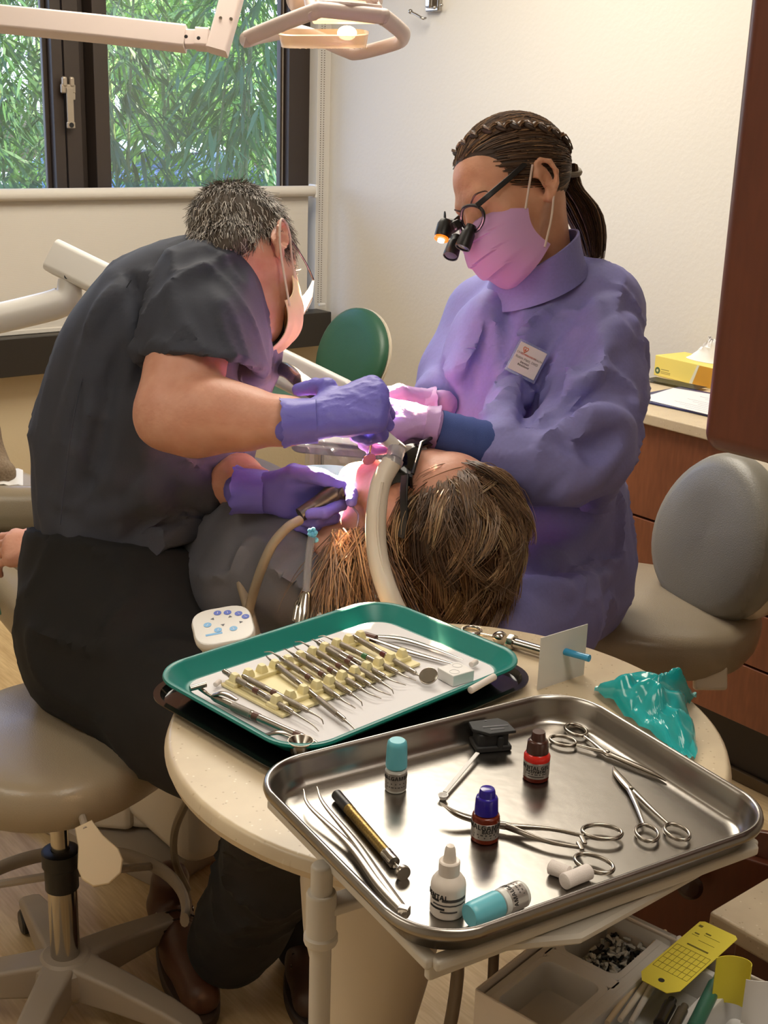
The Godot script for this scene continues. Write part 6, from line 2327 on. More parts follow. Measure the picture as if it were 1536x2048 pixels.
func woman_hair(par: Node3D, L: Transform3D, b: Basis) -> void:
	var rng := RandomNumberGenerator.new()
	rng.seed = 4141
	var dark := mat(Color(0.235, 0.165, 0.12), 0.55)
	var mid := mat(Color(0.34, 0.245, 0.17), 0.55)
	var lite := mat(Color(0.55, 0.42, 0.29), 0.42)
	var c := L * Vector3(0, 0.048, -0.016)
	var r := Vector3(0.082, 0.091, 0.104) * 0.985
	var fd := Field.new(c - Vector3.ONE * 0.13, c + Vector3.ONE * 0.13, 0.005)
	fd.egg(c, r, b, 0.005)
	fd.bone(L * Vector3(0.0, -0.010, 0.14), L * Vector3(0, -0.08, 0.10), 0.098, 0.10, 0.006, true)
	for q in [-1.0, 1.0]:
		fd.egg(L * Vector3(0.085 * q, -0.022, 0.016), Vector3(0.032, 0.046, 0.036), b, 0.005, true)
		fd.egg(L * Vector3(0.094 * q, 0.002, -0.012), Vector3(0.022, 0.034, 0.024), b, 0.004, true)
	fd.trim(L * Vector3(0, -0.052, -0.09), (b * Vector3(0, -1, 0.25)).normalized())
	var mb := MB.new()
	fd.mesh_into(mb)
	var cap := wpart(par, "hair", finish(mb, 60), dark)
	# strands drawn back to the tie
	var tie := L * Vector3(0.0, 0.010, -0.124)
	var ms := [MB.new(), MB.new(), MB.new()]
	for k in 3400:
		var v := Vector3(rng.randfn(), rng.randfn(), rng.randfn()).normalized()
		var p := c + b * (v * r)
		var lp := b.transposed() * (p - L.origin)
		if absf(fd.at_point(p)) > 0.002 or (lp.z > 0.055 and lp.y < 0.092):
			continue
		var pts := PackedVector3Array()
		var far := minf(1.0, 0.11 / maxf(p.distance_to(tie), 0.01))
		var jit := rng.randf_range(0.0003, 0.0030)
		for j in 6:
			var q := p.lerp(tie, far * j / 5.0)
			q = egg_out(q, c, b, r, jit)
			pts.append(q)
		var up := (b.transposed() * (p - c)).y
		var pick := 0
		if rng.randf() < 0.5:
			pick = 1
		if rng.randf() < (0.42 if up > 0.045 else 0.10):
			pick = 2
		strand(ms[pick], pts, 0.0011, 0.0008)
	# crown braid from brow to nape, in overlapping lobes
	var bp := PackedVector3Array()
	for q in [Vector3(-0.02, 0.118, 0.055), Vector3(0.035, 0.124, 0.040), Vector3(0.066, 0.108, 0.002), Vector3(0.074, 0.084, -0.045), Vector3(0.058, 0.052, -0.092), Vector3(0.030, 0.028, -0.118)]:
		bp.append(egg_out(c.lerp(L * q, 0.9), c, b, r, 0.004))
	bp = curve(bp, 22)
	for k in 22:
		var d := (bp[mini(k + 1, 22)] - bp[maxi(k - 1, 0)]).normalized()
		var nn := (bp[k] - c).normalized()
		var sd := d.cross(nn).normalized() * (1.0 if k % 2 == 0 else -1.0)
		var dd := (d * 0.75 + sd * 0.65).normalized()
		ellipsoid(ms[k % 2], bp[k] + sd * 0.003 - nn * 0.001, Vector3(0.0125, 0.0042, 0.0056), Basis(dd, nn, dd.cross(nn)).orthonormalized(), 10, 8)
		for s in 3:
			var lat := d.cross(nn) * (0.0022 * (s - 1))
			strand(ms[1 + (s + k) % 2], PackedVector3Array([bp[k] - dd * 0.010 + lat - nn * 0.001, bp[k] - dd * 0.003 + lat + nn * 0.0055, bp[k] + dd * 0.005 + lat + nn * 0.005, bp[k] + dd * 0.011 + lat - nn * 0.001]), 0.0012, 0.0010)
	# ponytail
	var spine := curve(PackedVector3Array([tie, P(1138, 382, 2.19), P(1165, 425, 2.21), P(1184, 475, 2.22), P(1190, 522, 2.22)]), 16)
	for k in 520:
		var a := rng.randf() * TAU
		var rr := sqrt(rng.randf())
		var end := rng.randf_range(0.78, 1.0)
		var pts := PackedVector3Array()
		for j in 10:
			var f := j / 9.0 * end
			var i := mini(int(f * 16), 15)
			var q := spine[i].lerp(spine[i + 1], f * 16 - i)
			var w := (0.012 + 0.020 * sin(minf(f * 1.5, 1.0) * PI * 0.6)) * (1.0 - 0.5 * maxf(f - 0.6, 0.0) / 0.4)
			q += cv(cos(a), 0.25 * sin(a), sin(a)) * rr * w
			pts.append(q)
		strand(ms[[0, 0, 1, 1, 2][k % 5]], pts, 0.0013, 0.0007)
	for k in 3:
		var h := wpart(cap, "strands", finish(ms[k], 80), [dark, mid, lite][k])
		h.transform = Transform3D()
		h.set_meta("kind", "stuff")
	mb = MB.new()
	var ring := PackedVector3Array()
	var ax := (spine[2] - tie).normalized()
	var rb := basis_y(ax)
	for k in 24:
		ring.append(tie + ax * 0.008 + rb * Vector3(cos(TAU * k / 24), 0, sin(TAU * k / 24)) * 0.0165)
	tube(mb, ring, 0.005, 8, true)
	wpart(cap, "hair_tie", finish(mb), mat(Color(0.55, 0.52, 0.47), 0.6)).transform = Transform3D()

func build_loupes(L: Transform3D) -> void:
	var o := thing("loupes", "black magnifying loupes with a small amber lit headlight on the woman's face", "loupes", L * Vector3(0, 0.01, 0.12))
	var mb := MB.new()
	for q in [-1.0, 1.0]:
		var ring := PackedVector3Array()
		for k in 26:
			var a := TAU * k / 26
			var rx := 0.025 * (1.0 + 0.12 * cos(2 * a))
			ring.append(L * Vector3(q * 0.034 + cos(a) * rx, 0.000 + sin(a) * 0.021, 0.122 - 0.010 * absf(cos(a)) * (1.0 if cos(a) * q > 0 else 0.0)))
		mb = MB.new()
		tube(mb, ring, 0.0028, 8, true)
		wpart(o, "rim", finish(mb), M.black)
		mb = MB.new()
		box_run(mb, curve(PackedVector3Array([L * Vector3(q * 0.060, 0.012, 0.116), L * Vector3(q * 0.073, 0.017, 0.095), L * Vector3(q * 0.078, 0.027, 0.05), L * Vector3(q * 0.079, 0.037, 0.010), L * Vector3(q * 0.077, 0.038, -0.006)]), 14), 0.0035, 0.009, 0.0015, L.basis.y)
		wpart(o, "temple_arm", finish(mb), M.black)
		# telescope
		var a := L * Vector3(q * 0.028, -0.010, 0.122)
		var d := (L.basis * Vector3(-0.12 * q, -0.62, 0.78)).normalized()
		mb = MB.new()
		lathe(mb, [[0.0, 0.0], [0.0085, 0.0], [0.009, 0.010], [0.0115, 0.014], [0.0128, 0.036], [0.0125, 0.040], [0.0105, 0.040], [0.0105, 0.037], [0.0, 0.037]], 22, Transform3D(basis_y(d), a))
		var sc := wpart(o, "telescope", finish(mb), M.black)
		mb = MB.new()
		lathe(mb, [[0.0, 0.0372], [0.0105, 0.0372], [0.0098, 0.0385], [0.0, 0.039]], 20, Transform3D(basis_y(d), a))
		wpart(sc, "objective", finish(mb), mat(Color(0.25, 0.26, 0.30), 0.08)).transform = Transform3D()
	mb = MB.new()
	tube(mb, PackedVector3Array([L * Vector3(-0.012, 0.004, 0.124), L * Vector3(0, 0.008, 0.126), L * Vector3(0.012, 0.004, 0.124)]), 0.003, 8)
	rbox(mb, Vector3(0.03, 0.016, 0.016), 0.004, Transform3D(L.basis.orthonormalized(), L * Vector3(-0.004, 0.004, 0.133)))
	wpart(o, "bridge", finish(mb), M.black)
	# headlight
	var hp := L * Vector3(-0.012, 0.004, 0.152)
	var hd := (L.basis * Vector3(0, -0.7, 0.7)).normalized()
	mb = MB.new()
	lathe(mb, [[0.0, -0.022], [0.009, -0.022], [0.0125, -0.014], [0.013, 0.004], [0.0118, 0.008], [0.0105, 0.008], [0.0105, 0.004], [0.0, 0.004]], 22, Transform3D(basis_y(hd), hp))
	var hl := wpart(o, "headlight", finish(mb), M.black)
	mb = MB.new()
	lathe(mb, [[0.006, 0.0085], [0.0118, 0.0085], [0.0118, 0.012], [0.006, 0.012], [0.006, 0.0085]], 22, Transform3D(basis_y(hd), hp))
	var am := mat(Color(0.75, 0.38, 0.08), 0.2)
	am.emission_enabled = true
	am.emission = Color(1.0, 0.50, 0.10)
	am.emission_energy_multiplier = 1.2
	wpart(hl, "amber_ring", finish(mb), am).transform = Transform3D()
	mb = MB.new()
	lathe(mb, [[0.0, 0.011], [0.0058, 0.011], [0.0055, 0.016], [0.0, 0.018]], 18, Transform3D(basis_y(hd), hp))
	var wm := mat(Color(1, 1, 1), 0.3)
	wm.emission_enabled = true
	wm.emission = Color(1, 0.97, 0.92)
	wm.emission_energy_multiplier = 2.5
	wpart(hl, "led_light", finish(mb), wm).transform = Transform3D()
	mb = MB.new()
	tube(mb, curve(PackedVector3Array([hp - hd * 0.02, hp - hd * 0.03 + L.basis.y * 0.008, L * Vector3(-0.03, 0.02, 0.13), L * Vector3(-0.06, 0.018, 0.115)]), 12), 0.0014, 6)
	wpart(o, "light_cable", finish(mb), M.black)

# ================================================================ the patient
func build_patient() -> void:
	var o := thing("person", "patient in grey shirt lying back with dark glasses and loose brown hair", "person", Vector3(1.2, 0.7, -1.6))
	var hb := frame3(cv(-0.10, 0.90, -0.06), cv(0.80, -0.32, 0.50))
	var ho := P(846, 1046, 1.94)
	var nk := P(680, 1095, 2.00)
	var hf := head_field(ho, hb, 1.09, nk, 0.052, 0.0, false)
	var body := MB.new()
	hf.mesh_into(body)
	var box := span_of([nk, P(560, 1120, 2.12), P(300, 1040, 2.5)], 0.13)
	var fd := Field.new(box[0], box[1], 0.012)
	chain(fd, [[nk, 0.052], [P(590, 1120, 2.10), 0.09], [P(330, 1030, 2.5), 0.09]], 0.04)
	fd.mesh_into(body)
	# forearm and hand at the far left
	box = span_of([P(300, 1160, 2.35), P(64, 1092, 2.5)], 0.06)
	fd = Field.new(box[0], box[1], 0.008)
	chain(fd, [[P(300, 1160, 2.35), 0.045], [P(110, 1105, 2.47), 0.03]], 0.02)
	fd.mesh_into(body)
	var hd := hand_field(P(100, 1100, 2.48), cv(-1, 0.1, -0.2), cv(0.1, 0.6, 0.8), true, [[25, 30, 20], [28, 32, 20], [30, 35, 20], [30, 35, 20]], [[0.045, 0.042, -0.012], [0.075, 0.048, -0.02], [0.098, 0.046, -0.024]], 0.95, 0.0045)
	hd.mesh_into(body)
	wpart(o, "body", finish(body, 60), M.skin)
	# shirt
	var fo := Folds.new()
	fo.add(noise(6.0, 241, 2), cv(0.7, -0.7, 0), 2.4, 0.012, P(560, 1150, 2.0), 0.34)
	box = span_of([P(640, 1120, 2.05), P(480, 1180, 2.05), P(300, 1040, 2.5), P(350, 1180, 2.3)], 0.19)
	fd = Field.new(box[0], box[1], 0.010)
	chain(fd, [[P(640, 1105, 2.04), 0.062], [P(585, 1120, 2.10), 0.118], [P(470, 1085, 2.30), 0.145], [P(330, 1030, 2.52), 0.14]], 0.05)
	chain(fd, [[P(595, 1165, 2.0), 0.078], [P(500, 1185, 2.08), 0.065], [P(330, 1170, 2.32), 0.055]], 0.04)
	fd.bone(P(620, 1060, 2.2), P(560, 1050, 2.35), 0.08, 0.07, 0.04)
	fd.bone(nk, P(740, 1080, 1.98), 0.058, 0.062, 0.01, true)
	var mb := MB.new()
	fd.mesh_into(mb, fo)
	wpart(o, "shirt", finish(mb, 60), M.shirt)
	# trousers and shoe towards the feet
	box = span_of([P(300, 1030, 2.55), P(0, 985, 2.95), P(120, 1010, 2.6)], 0.16)
	fd = Field.new(box[0], box[1], 0.014)
	chain(fd, [[P(330, 1040, 2.52), 0.13], [P(210, 1000, 2.75), 0.085], [P(150, 985, 2.88), 0.06]], 0.04)
	chain(fd, [[P(300, 1060, 2.48), 0.11], [P(190, 1050, 2.68), 0.075]], 0.04)
	mb = MB.new()
	fd.mesh_into(mb)
	wpart(o, "trousers", finish(mb, 60), M.trousers)
	var ft := MB.new()
	var fm := tri(mat(Color(0.62, 0.55, 0.46), 0.8), mottle(Color(0.7, 0.65, 0.6), Color(1, 1, 1), 0.05, 66), 12.0)
	box = span_of([P(-20, 850, 2.95), P(20, 950, 2.95)], 0.1)
	fd = Field.new(box[0], box[1], 0.007)
	fd.bone(P(-34, 862, 2.95), P(-34, 930, 2.97), 0.040, 0.052, 0.03)
	fd.bone(P(-34, 930, 2.97), P(6, 946, 2.94), 0.052, 0.03, 0.03)
	fd.mesh_into(ft)
	wpart(o, "shoe", finish(ft, 60), fm)
	# bib over the chest
	var pts := []
	var ns := noise(3.0, 45, 2)
	for j in 14:
		var row := PackedVector3Array()
		for i in 16:
			var u := i / 15.0
			var v := j / 13.0
			row.append(P(lerpf(505, 735, u) - 20 * v, lerpf(952 - 22 * sin(u * 2.6), 1040 + 60 * u * (1.0 - u), v), lerpf(2.30 - 0.16 * u, 2.10 - 0.10 * u, v) + 0.012 * ns.get_noise_2d(u * 4, v * 3)))
		pts.append(row)
	mb = MB.new()
	sheet(mb, pts, 0.0014)
	var bib := thing("patient_bib", "pale blue paper bib spread over the patient's chest", "bib", P(620, 980, 2.2))
	wpart(bib, "sheet", finish(mb, 60), mat(Color(0.72, 0.85, 0.90), 0.85))
	patient_hair(o, func_local(ho, hb, 1.08), hb)
	# dark wraparound glasses
	var L := func_local(ho, hb, 1.09)
	var g := thing("dark_glasses", "black wraparound protective glasses on the patient", "glasses", L * Vector3(0, 0.012, 0.1))
	for q in [-1.0, 1.0]:
		var gp := []
		for j in 9:
			var row := PackedVector3Array()
			for i in 13:
				var u := i / 12.0
				row.append(L * Vector3(q * (0.006 + 0.066 * sin(u * 1.45)), 0.032 - 0.046 * j / 8.0, 0.116 - 0.062 * pow(u, 2.2) - 0.012 * pow(j / 8.0 - 0.5, 2) * 4.0))
			gp.append(row)
		mb = MB.new()
		sheet(mb, gp, 0.003)
		wpart(g, "lens", finish(mb, 60), mat(Color(0.012, 0.011, 0.011), 0.08))
		mb = MB.new()
		box_run(mb, curve(PackedVector3Array([L * Vector3(q * 0.071, 0.022, 0.062), L * Vector3(q * 0.080, 0.022, 0.035), L * Vector3(q * 0.083, 0.020, 0.0), L * Vector3(q * 0.083, 0.012, -0.02)]), 12), 0.004, 0.013, 0.0018, hb.y)
		var arm := wpart(g, "temple_arm", finish(mb), M.black)
		if q > 0:
			var wx := -hb.z
			var tb := Basis(wx, hb.x.cross(wx), hb.x)
			var lw := words("RX", 0.011, M.white, arm, Transform3D(), "lettering", 0.0, true)
			lw.transform = Transform3D(tb, L * Vector3(0.0835, 0.0205, 0.030) - g.position)
	mb = MB.new()
	tube(mb, PackedVector3Array([L * Vector3(-0.07, 0.033, 0.062), L * Vector3(-0.04, 0.035, 0.105), L * Vector3(0, 0.033, 0.116), L * Vector3(0.04, 0.035, 0.105), L * Vector3(0.07, 0.033, 0.062)]), 0.003, 8)
	wpart(g, "brow_bar", finish(mb, 60), M.black)

func patient_hair(par: Node3D, L: Transform3D, b: Basis) -> void:
	var rng := RandomNumberGenerator.new()
	rng.seed = 5151
	var cols := [mat(Color(0.30, 0.22, 0.165), 0.45), mat(Color(0.43, 0.325, 0.24), 0.42), mat(Color(0.57, 0.45, 0.33), 0.40), mat(Color(0.72, 0.62, 0.47), 0.40)]
	var c := L * Vector3(0, 0.050, -0.020)
	var r := Vector3(0.088, 0.099, 0.108)
	var fd := Field.new(c - Vector3.ONE * 0.14, c + Vector3.ONE * 0.14, 0.0055)
	fd.egg(c, r, b, 0.005)
	fd.bone(L * Vector3(0.0, 0.012, 0.145), L * Vector3(0, -0.08, 0.10), 0.112, 0.108, 0.006, true)
	fd.trim(L * Vector3(0, -0.075, -0.05), (b * Vector3(0, -1, 0.2)).normalized())
	var mb := MB.new()
	fd.mesh_into(mb)
	var cap := wpart(par, "hair", finish(mb, 60), cols[0])
	var ms := [MB.new(), MB.new(), MB.new(), MB.new()]
	# locks swept back from the brow, falling under their own weight; strands gather to each lock's tip
	var part_a := L * Vector3(-0.06, 0.070, 0.090)
	var part_b := L * Vector3(0.045, 0.078, 0.085)
	var kept := 0
	for k in 4000:
		if kept >= 270:
			break
		var v := Vector3(rng.randfn(), rng.randfn(), rng.randfn()).normalized()
		if k % 3 == 0:
			v = (v + Vector3(0, 0.7, 0.75)).normalized()
		var p := c + b * (v * r)
		if absf(fd.at_point(p)) > 0.0045:
			continue
		kept += 1
		var seg := part_b - part_a
		var h := clampf((p - part_a).dot(seg) / seg.length_squared(), 0.0, 1.0)
		var nrm := (b * (v / r)).normalized()
		var dir := p - (part_a + seg * h)
		dir = (dir - nrm * dir.dot(nrm)).normalized()
		dir = (dir + Vector3(rng.randfn(), rng.randfn(), rng.randfn()) * 0.32).normalized()
		var ln := rng.randf_range(0.075, 0.14)
		var lift := rng.randf_range(0.001, 0.010)
		var curl := rng.randf_range(-0.16, 0.16)
		var guide := PackedVector3Array([p])
		var q := p
		for j in 9:
			var up := (q - c).normalized()
			dir = (dir + Vector3(0, -0.10, 0) + dir.cross(up) * curl).normalized()
			q += dir * ln / 9.0
			q = egg_out(q, c, b, r + Vector3.ONE * 0.001, lift * (0.3 + 0.7 * j / 8.0))
			var en := b.transposed() * (q - c)
			var le := (en / r).length()
			if le > 1.0 + lift / 0.09:
				q = q.lerp(c + b * (en / le * (1.0 + lift / 0.09)), 0.55 if q.y > c.y - 0.06 else 0.15)
			guide.append(q)
		var base_tone := rng.randf()
		for s2 in 26:
			var off := Vector3(rng.randfn(), rng.randfn(), rng.randfn()) * 0.0075
			off -= nrm * off.dot(nrm)
			var pts := PackedVector3Array()
			var wob := Vector3(rng.randfn(), rng.randfn(), rng.randfn()) * 0.0022
			var cut_at := rng.randi_range(6, 9)
			for j in cut_at + 1:
				var f := j / 9.0
				var g := guide[j] + off * (1.0 - 0.5 * f) + wob * sin(f * PI)
				pts.append(egg_out(g, c, b, r, 0.0008))
			var tone := clampf(base_tone * 0.75 + rng.randf() * 0.35, 0.0, 1.0)
			var pick := 0 if tone < 0.30 else (1 if tone < 0.62 else (2 if tone < 0.90 else 3))
			strand(ms[pick], pts, 0.0009, 0.0003)
	# longer locks falling beside the ear and neck
	for k in 700:
		var u := rng.randf()
		var p := P(lerpf(662, 770, u), lerpf(1058, 1095, rng.randf()) - 10 * u, rng.randf_range(1.86, 1.95))
		var pts := PackedVector3Array([p])
		var dir := cv(rng.randf_range(-0.7, 0.5), -0.55, rng.randf_range(0.0, 0.5)).normalized()
		var q := p
		var ln := rng.randf_range(0.08, 0.15)
		for j in 7:
			dir = (dir + Vector3(0, -0.12, 0) + cv(0.05, 0, 0) + Vector3(rng.randfn(), rng.randfn(), rng.randfn()) * 0.07).normalized()
			q += dir * ln / 7.0
			pts.append(q)
		strand(ms[[0, 1, 1, 2, 2][k % 5]], pts, 0.0010, 0.0004)
	for k in 4:
		var h := wpart(cap, "strands", finish(ms[k], 80), cols[k])
		h.transform = Transform3D()
		h.set_meta("kind", "stuff")

# ================================================================ things on the trays and the table
const PAPER_Y := 0.9476
const STEEL_Y := 0.9955
func tall(base: Vector3, px: float, py: float) -> float:
	# height above the base at which its axis meets that pixel
	var d := ray(px, py)
	return EYE.y + d.y * Vector2(base.x, base.z).length() / Vector2(d.x, d.z).length() - base.y

func rod(mb: MB, a: Vector3, b: Vector3, r0: float, r1: float, segs: int = 10) -> void:
	tube(mb, PackedVector3Array([a, b]), [r0, r1], segs)

const ORD := ["first", "second", "third", "fourth", "fifth", "sixth", "seventh", "eighth", "ninth", "tenth"]
# a hand instrument lying between two points: knurled grips, coloured band, fine bent tips
func instrument(a: Vector3, b: Vector3, label: String, tip_a: float, tip_b: float, bend_a: float, bend_b: float, band: Material, group: String) -> void:
	var o := thing("dental_instrument", label, "dental tool", (a + b) / 2, group)
	var d := (b - a).normalized()
	var side := d.cross(Vector3.UP).normalized()
	var l := a.distance_to(b)
	var h0 := a + d * tip_a
	var h1 := b - d * tip_b
	var hl := h0.distance_to(h1)
	var mb := MB.new()
	var r := 0.0032
	lathe(mb, [[0.0, 0.0], [r * 0.6, 0.0], [r, 0.003], [r, hl - 0.003], [r * 0.6, hl], [0.0, hl]], 12, Transform3D(basis_y(d), h0))
	var hd := wpart(o, "handle", finish(mb), M.tool)
	for f in [[0.10, 0.36], [0.64, 0.90]]:
		mb = MB.new()
		lathe(mb, [[r * 1.02, hl * f[0]], [r * 1.1, hl * f[0] + 0.0005], [r * 1.1, hl * f[1] - 0.0005], [r * 1.02, hl * f[1]]], 12, Transform3D(basis_y(d), h0))
		wpart(hd, "grip", finish(mb), M.tool_knurl).transform = Transform3D()
	mb = MB.new()
	lathe(mb, [[r * 1.04, hl * 0.46], [r * 1.18, hl * 0.46 + 0.0004], [r * 1.18, hl * 0.53 - 0.0004], [r * 1.04, hl * 0.53]], 12, Transform3D(basis_y(d), h0))
	wpart(hd, "colour_band", finish(mb), band).transform = Transform3D()
	for e in 2:
		var p := h0 if e == 0 else h1
		var dd := -d if e == 0 else d
		var tl := tip_a if e == 0 else tip_b
		var bd := bend_a if e == 0 else bend_b
		if tl < 0.006:
			continue
		mb = MB.new()
		var pts := curve(PackedVector3Array([p - dd * 0.002, p + dd * tl * 0.35, p + dd * tl * 0.75 + side * bd * 0.25, p + dd * tl + side * bd * 0.9 + Vector3.DOWN * 0.002]), 10)
		tube(mb, pts, lerps([0.0020, 0.0011, 0.0008, 0.0005], 10), 8)
		wpart(o, "tip", finish(mb, 60), M.tool)

func build_teal_tray_items() -> void:
	var y := PAPER_Y + 0.0005
	# ---- cream rack
	var r0 := PH(441, 1372, y)
	var ra := PH(716, 1277, y) - r0
	var rb := PH(553, 1442, y) - r0
	var la := ra.length()
	ra = ra.normalized()
	rb = (rb - ra * rb.dot(ra))
	var lb := rb.length()
	rb = rb.normalized()
	var B := Basis(ra, Vector3.UP, rb)
	if B.determinant() < 0:
		B = Basis(ra, Vector3.UP, -rb)
	var rk := thing("instrument_rack", "cream plastic instrument rack with two rows of pegs in the teal tray", "rack", r0, "", Basis(ra, Vector3.UP, ra.cross(Vector3.UP)))
	var zs := signf(rb.dot(ra.cross(Vector3.UP)))
	var mb := MB.new()
	rbox(mb, Vector3(la, 0.004, lb), 0.0015, xf_at(Vector3(la / 2, 0.002, lb / 2 * zs)))
	part(rk, "base", finish(mb), M.yellow_rack)
	for row in 2:
		var zb = lb * [0.13, 0.80][row] * zs
		mb = MB.new()
		rbox(mb, Vector3(la - 0.004, 0.0055, 0.018), 0.0015, xf_at(Vector3(la / 2, 0.006, zb)))
		part(rk, "rail", finish(mb), M.yellow_rack)
		for k in 11:
			mb = MB.new()
			var rings := []
			for q in [[0.0115, 0.0125, 0.008], [0.0105, 0.0115, 0.0125], [0.0075, 0.0095, 0.0165], [0.0065, 0.0085, 0.0175]]:
				rings.append(ring_xz(rrect(q[0], q[1], 0.002, 2), q[2], xf_at(Vector3(0.010 + (la - 0.02) * k / 10.0, 0, zb))))
			loft(mb, rings, false, true)
			part(rk, "peg", finish(mb, 30), M.yellow_rack)
	# ---- instruments across the rack
	var hh := y + 0.0125
	var green := mat(Color(0.20, 0.42, 0.24), 0.4)
	var tools := [[442, 1339, 640, 1458, 0.004, 0.045, 0, 0.002, M.tool_band], [480, 1349, 654, 1442, 0.004, 0.028, 0, 0.006, M.tool_band], [527, 1309, 722, 1467, 0.022, 0.032, -0.004, 0.006, M.tool_band],
		[536, 1299, 706, 1415, 0.026, 0.024, 0.006, -0.004, M.tool_band], [566, 1295, 730, 1407, 0.024, 0.024, 0.0, 0.004, M.tool_band], [580, 1289, 753, 1397, 0.026, 0.026, -0.006, -0.008, M.tool_band],
		[596, 1279, 771, 1391, 0.026, 0.026, 0.005, -0.009, M.tool_band], [622, 1277, 792, 1383, 0.014, 0.026, 0.0, 0.004, M.tool_band], [634, 1280, 802, 1371, 0.004, 0.026, 0.0, -0.009, M.tool_band], [642, 1268, 826, 1361, 0.024, 0.024, 0.005, -0.006, green]]
	for k in tools.size():
		var q: Array = tools[k]
		var a := PH(q[0], q[1], hh + 0.001)
		var b := PH(q[2], q[3], hh - 0.007)
		var lab: String = "steel hand instrument, %s in the cream rack counted from the amalgam carrier" % ORD[k]
		if k == 9:
			lab = "steel hand instrument with a green band at the end of the cream rack"
		elif k == 0:
			lab = "slim steel instrument with a plain flat end beside the amalgam carrier"
		instrument(a, b, lab, q[4], q[5], q[6], q[7], q[8], "hand instruments in the cream rack")
	# mouth mirror
	var ma := PH(703, 1270, hh + 0.002)
	var mbx := PH(846, 1356, hh - 0.006)
	instrument(ma, mbx, "mouth mirror with a round glass lying across the cream rack", 0.004, 0.012, 0, 0, mat(Color(0.36, 0.12, 0.12), 0.4), "")
	var mm := get_child(get_child_count() - 1)
	var mc := PH(857, 1352, hh - 0.001)
	mb = MB.new()
	var mn := cv(-0.25, 0.62, 0.72).normalized()
	lathe(mb, [[0.0, -0.002], [0.0105, -0.002], [0.0112, -0.001], [0.0112, 0.001], [0.0105, 0.0014], [0.0, 0.0014]], 26, Transform3D(basis_y(mn), mc))
	var hd := wpart(mm, "mirror_head", finish(mb), M.tool)
	mb = MB.new()
	lathe(mb, [[0.0, 0.0015], [0.0098, 0.0015], [0.0098, 0.0019], [0.0, 0.0019]], 26, Transform3D(basis_y(mn), mc))
	wpart(hd, "mirror_glass", finish(mb), mat(Color(0.75, 0.77, 0.78), 0.03, 1.0)).transform = Transform3D()
	# ---- cotton pliers
	var pl := thing("cotton_pliers", "steel cotton pliers lying behind the rack in the teal tray", "pliers", PH(820, 1300, y))
	for s in [-1.0, 1.0]:
		var a := PH(730, 1272, y + 0.006)
		var b := PH(926, 1326 + 7 * s, y + 0.004)
		var m1 := PH(800, 1287 + 10 * s, y + 0.005)
		var m2 := PH(868, 1307 + 10 * s, y + 0.004)
		mb = MB.new()
		tube(mb, curve(PackedVector3Array([a, m1, m2, b]), 18), lerps([0.0035, 0.0052, 0.0038, 0.0008], 18), 8, false, 0.35)
		wpart(pl, "arm", finish(mb, 60), M.tool)
	mb = MB.new()
	tube(mb, PackedVector3Array([PH(729, 1271, y + 0.005), PH(752, 1278, y + 0.005)]), 0.0052, 12)
	wpart(pl, "brown_sleeve", finish(mb), M.tool_band)
	# ---- mixing block with two wells
	var bb := PH(869, 1352, y)
	var bxd := PH(921, 1337, y) - bb
	var wx := bxd.normalized()
	var bl := thing("mixing_block", "white plastic mixing block with two round wells in the teal tray", "mixing block", PH(908, 1360, y), "", Basis(wx, Vector3.UP, wx.cross(Vector3.UP)))
	mb = MB.new()
	rbox(mb, Vector3(0.032, 0.014, 0.030), 0.0012, xf_at(Vector3(0.002, 0.007, 0)))
	part(bl, "block", finish(mb), M.white)
	for q in [Vector3(-0.005, 0, 0.006), Vector3(0.009, 0, -0.006)]:
		mb = MB.new()
		lathe(mb, [[0.0, 0.0132], [0.003, 0.0134], [0.0052, 0.0139], [0.0056, 0.0144], [0.0060, 0.0142]], 22, xf_at(q))
		part(bl, "well", finish(mb), mat(Color(0.78, 0.78, 0.79), 0.5))
	# ---- cotton rolls and bits
	for q in [[940, 1381, 989, 1353, 0.0042, "white cotton roll on the teal rim beside the mixing block"], [942, 1330, 953, 1323, 0.0036, "short white cotton plug at the tip of the cotton pliers"], [430, 1370, 440, 1362, 0.003, "tiny white cotton pellet at the corner of the cream rack"]]:
		var c := thing("cotton_roll", q[5], "cotton roll", PH((q[0] + q[2]) / 2, (q[1] + q[3]) / 2, y))
		mb = MB.new()
		var up: float = 0.013 if q[4] == 0.0042 else q[4] + 0.002
		var a := PH(q[0], q[1], y + up)
		var b := PH(q[2], q[3], y + up)
		var l := a.distance_to(b)
		lathe(mb, [[0.0, 0.0], [q[4] * 0.8, 0.0003], [q[4], 0.001], [q[4] * 0.97, l / 2], [q[4], l - 0.001], [q[4] * 0.8, l - 0.0003], [0.0, l]], 16, Transform3D(basis_y(b - a), a))
		wpart(c, "roll", finish(mb), M.cotton)
	# ---- amalgam carrier: barrel, side lever, angled nozzle
	var ac := thing("amalgam_carrier", "steel lever amalgam carrier lying along the left of the teal tray", "amalgam carrier", PH(520, 1440, y))
	var c0 := PH(425, 1394, y + 0.006)
	var c1 := PH(640, 1492, y + 0.006)
	var cd := (c1 - c0).normalized()
	var cl := c0.distance_to(c1)
	mb = MB.new()
	lathe(mb, [[0.0, 0.0], [0.003, 0.0], [0.0042, 0.006], [0.0047, cl * 0.15], [0.0047, cl * 0.85], [0.0038, cl * 0.95], [0.002, cl], [0.0, cl]], 14, Transform3D(basis_y(cd), c0))
	var barrel := wpart(ac, "barrel", finish(mb), M.tool)
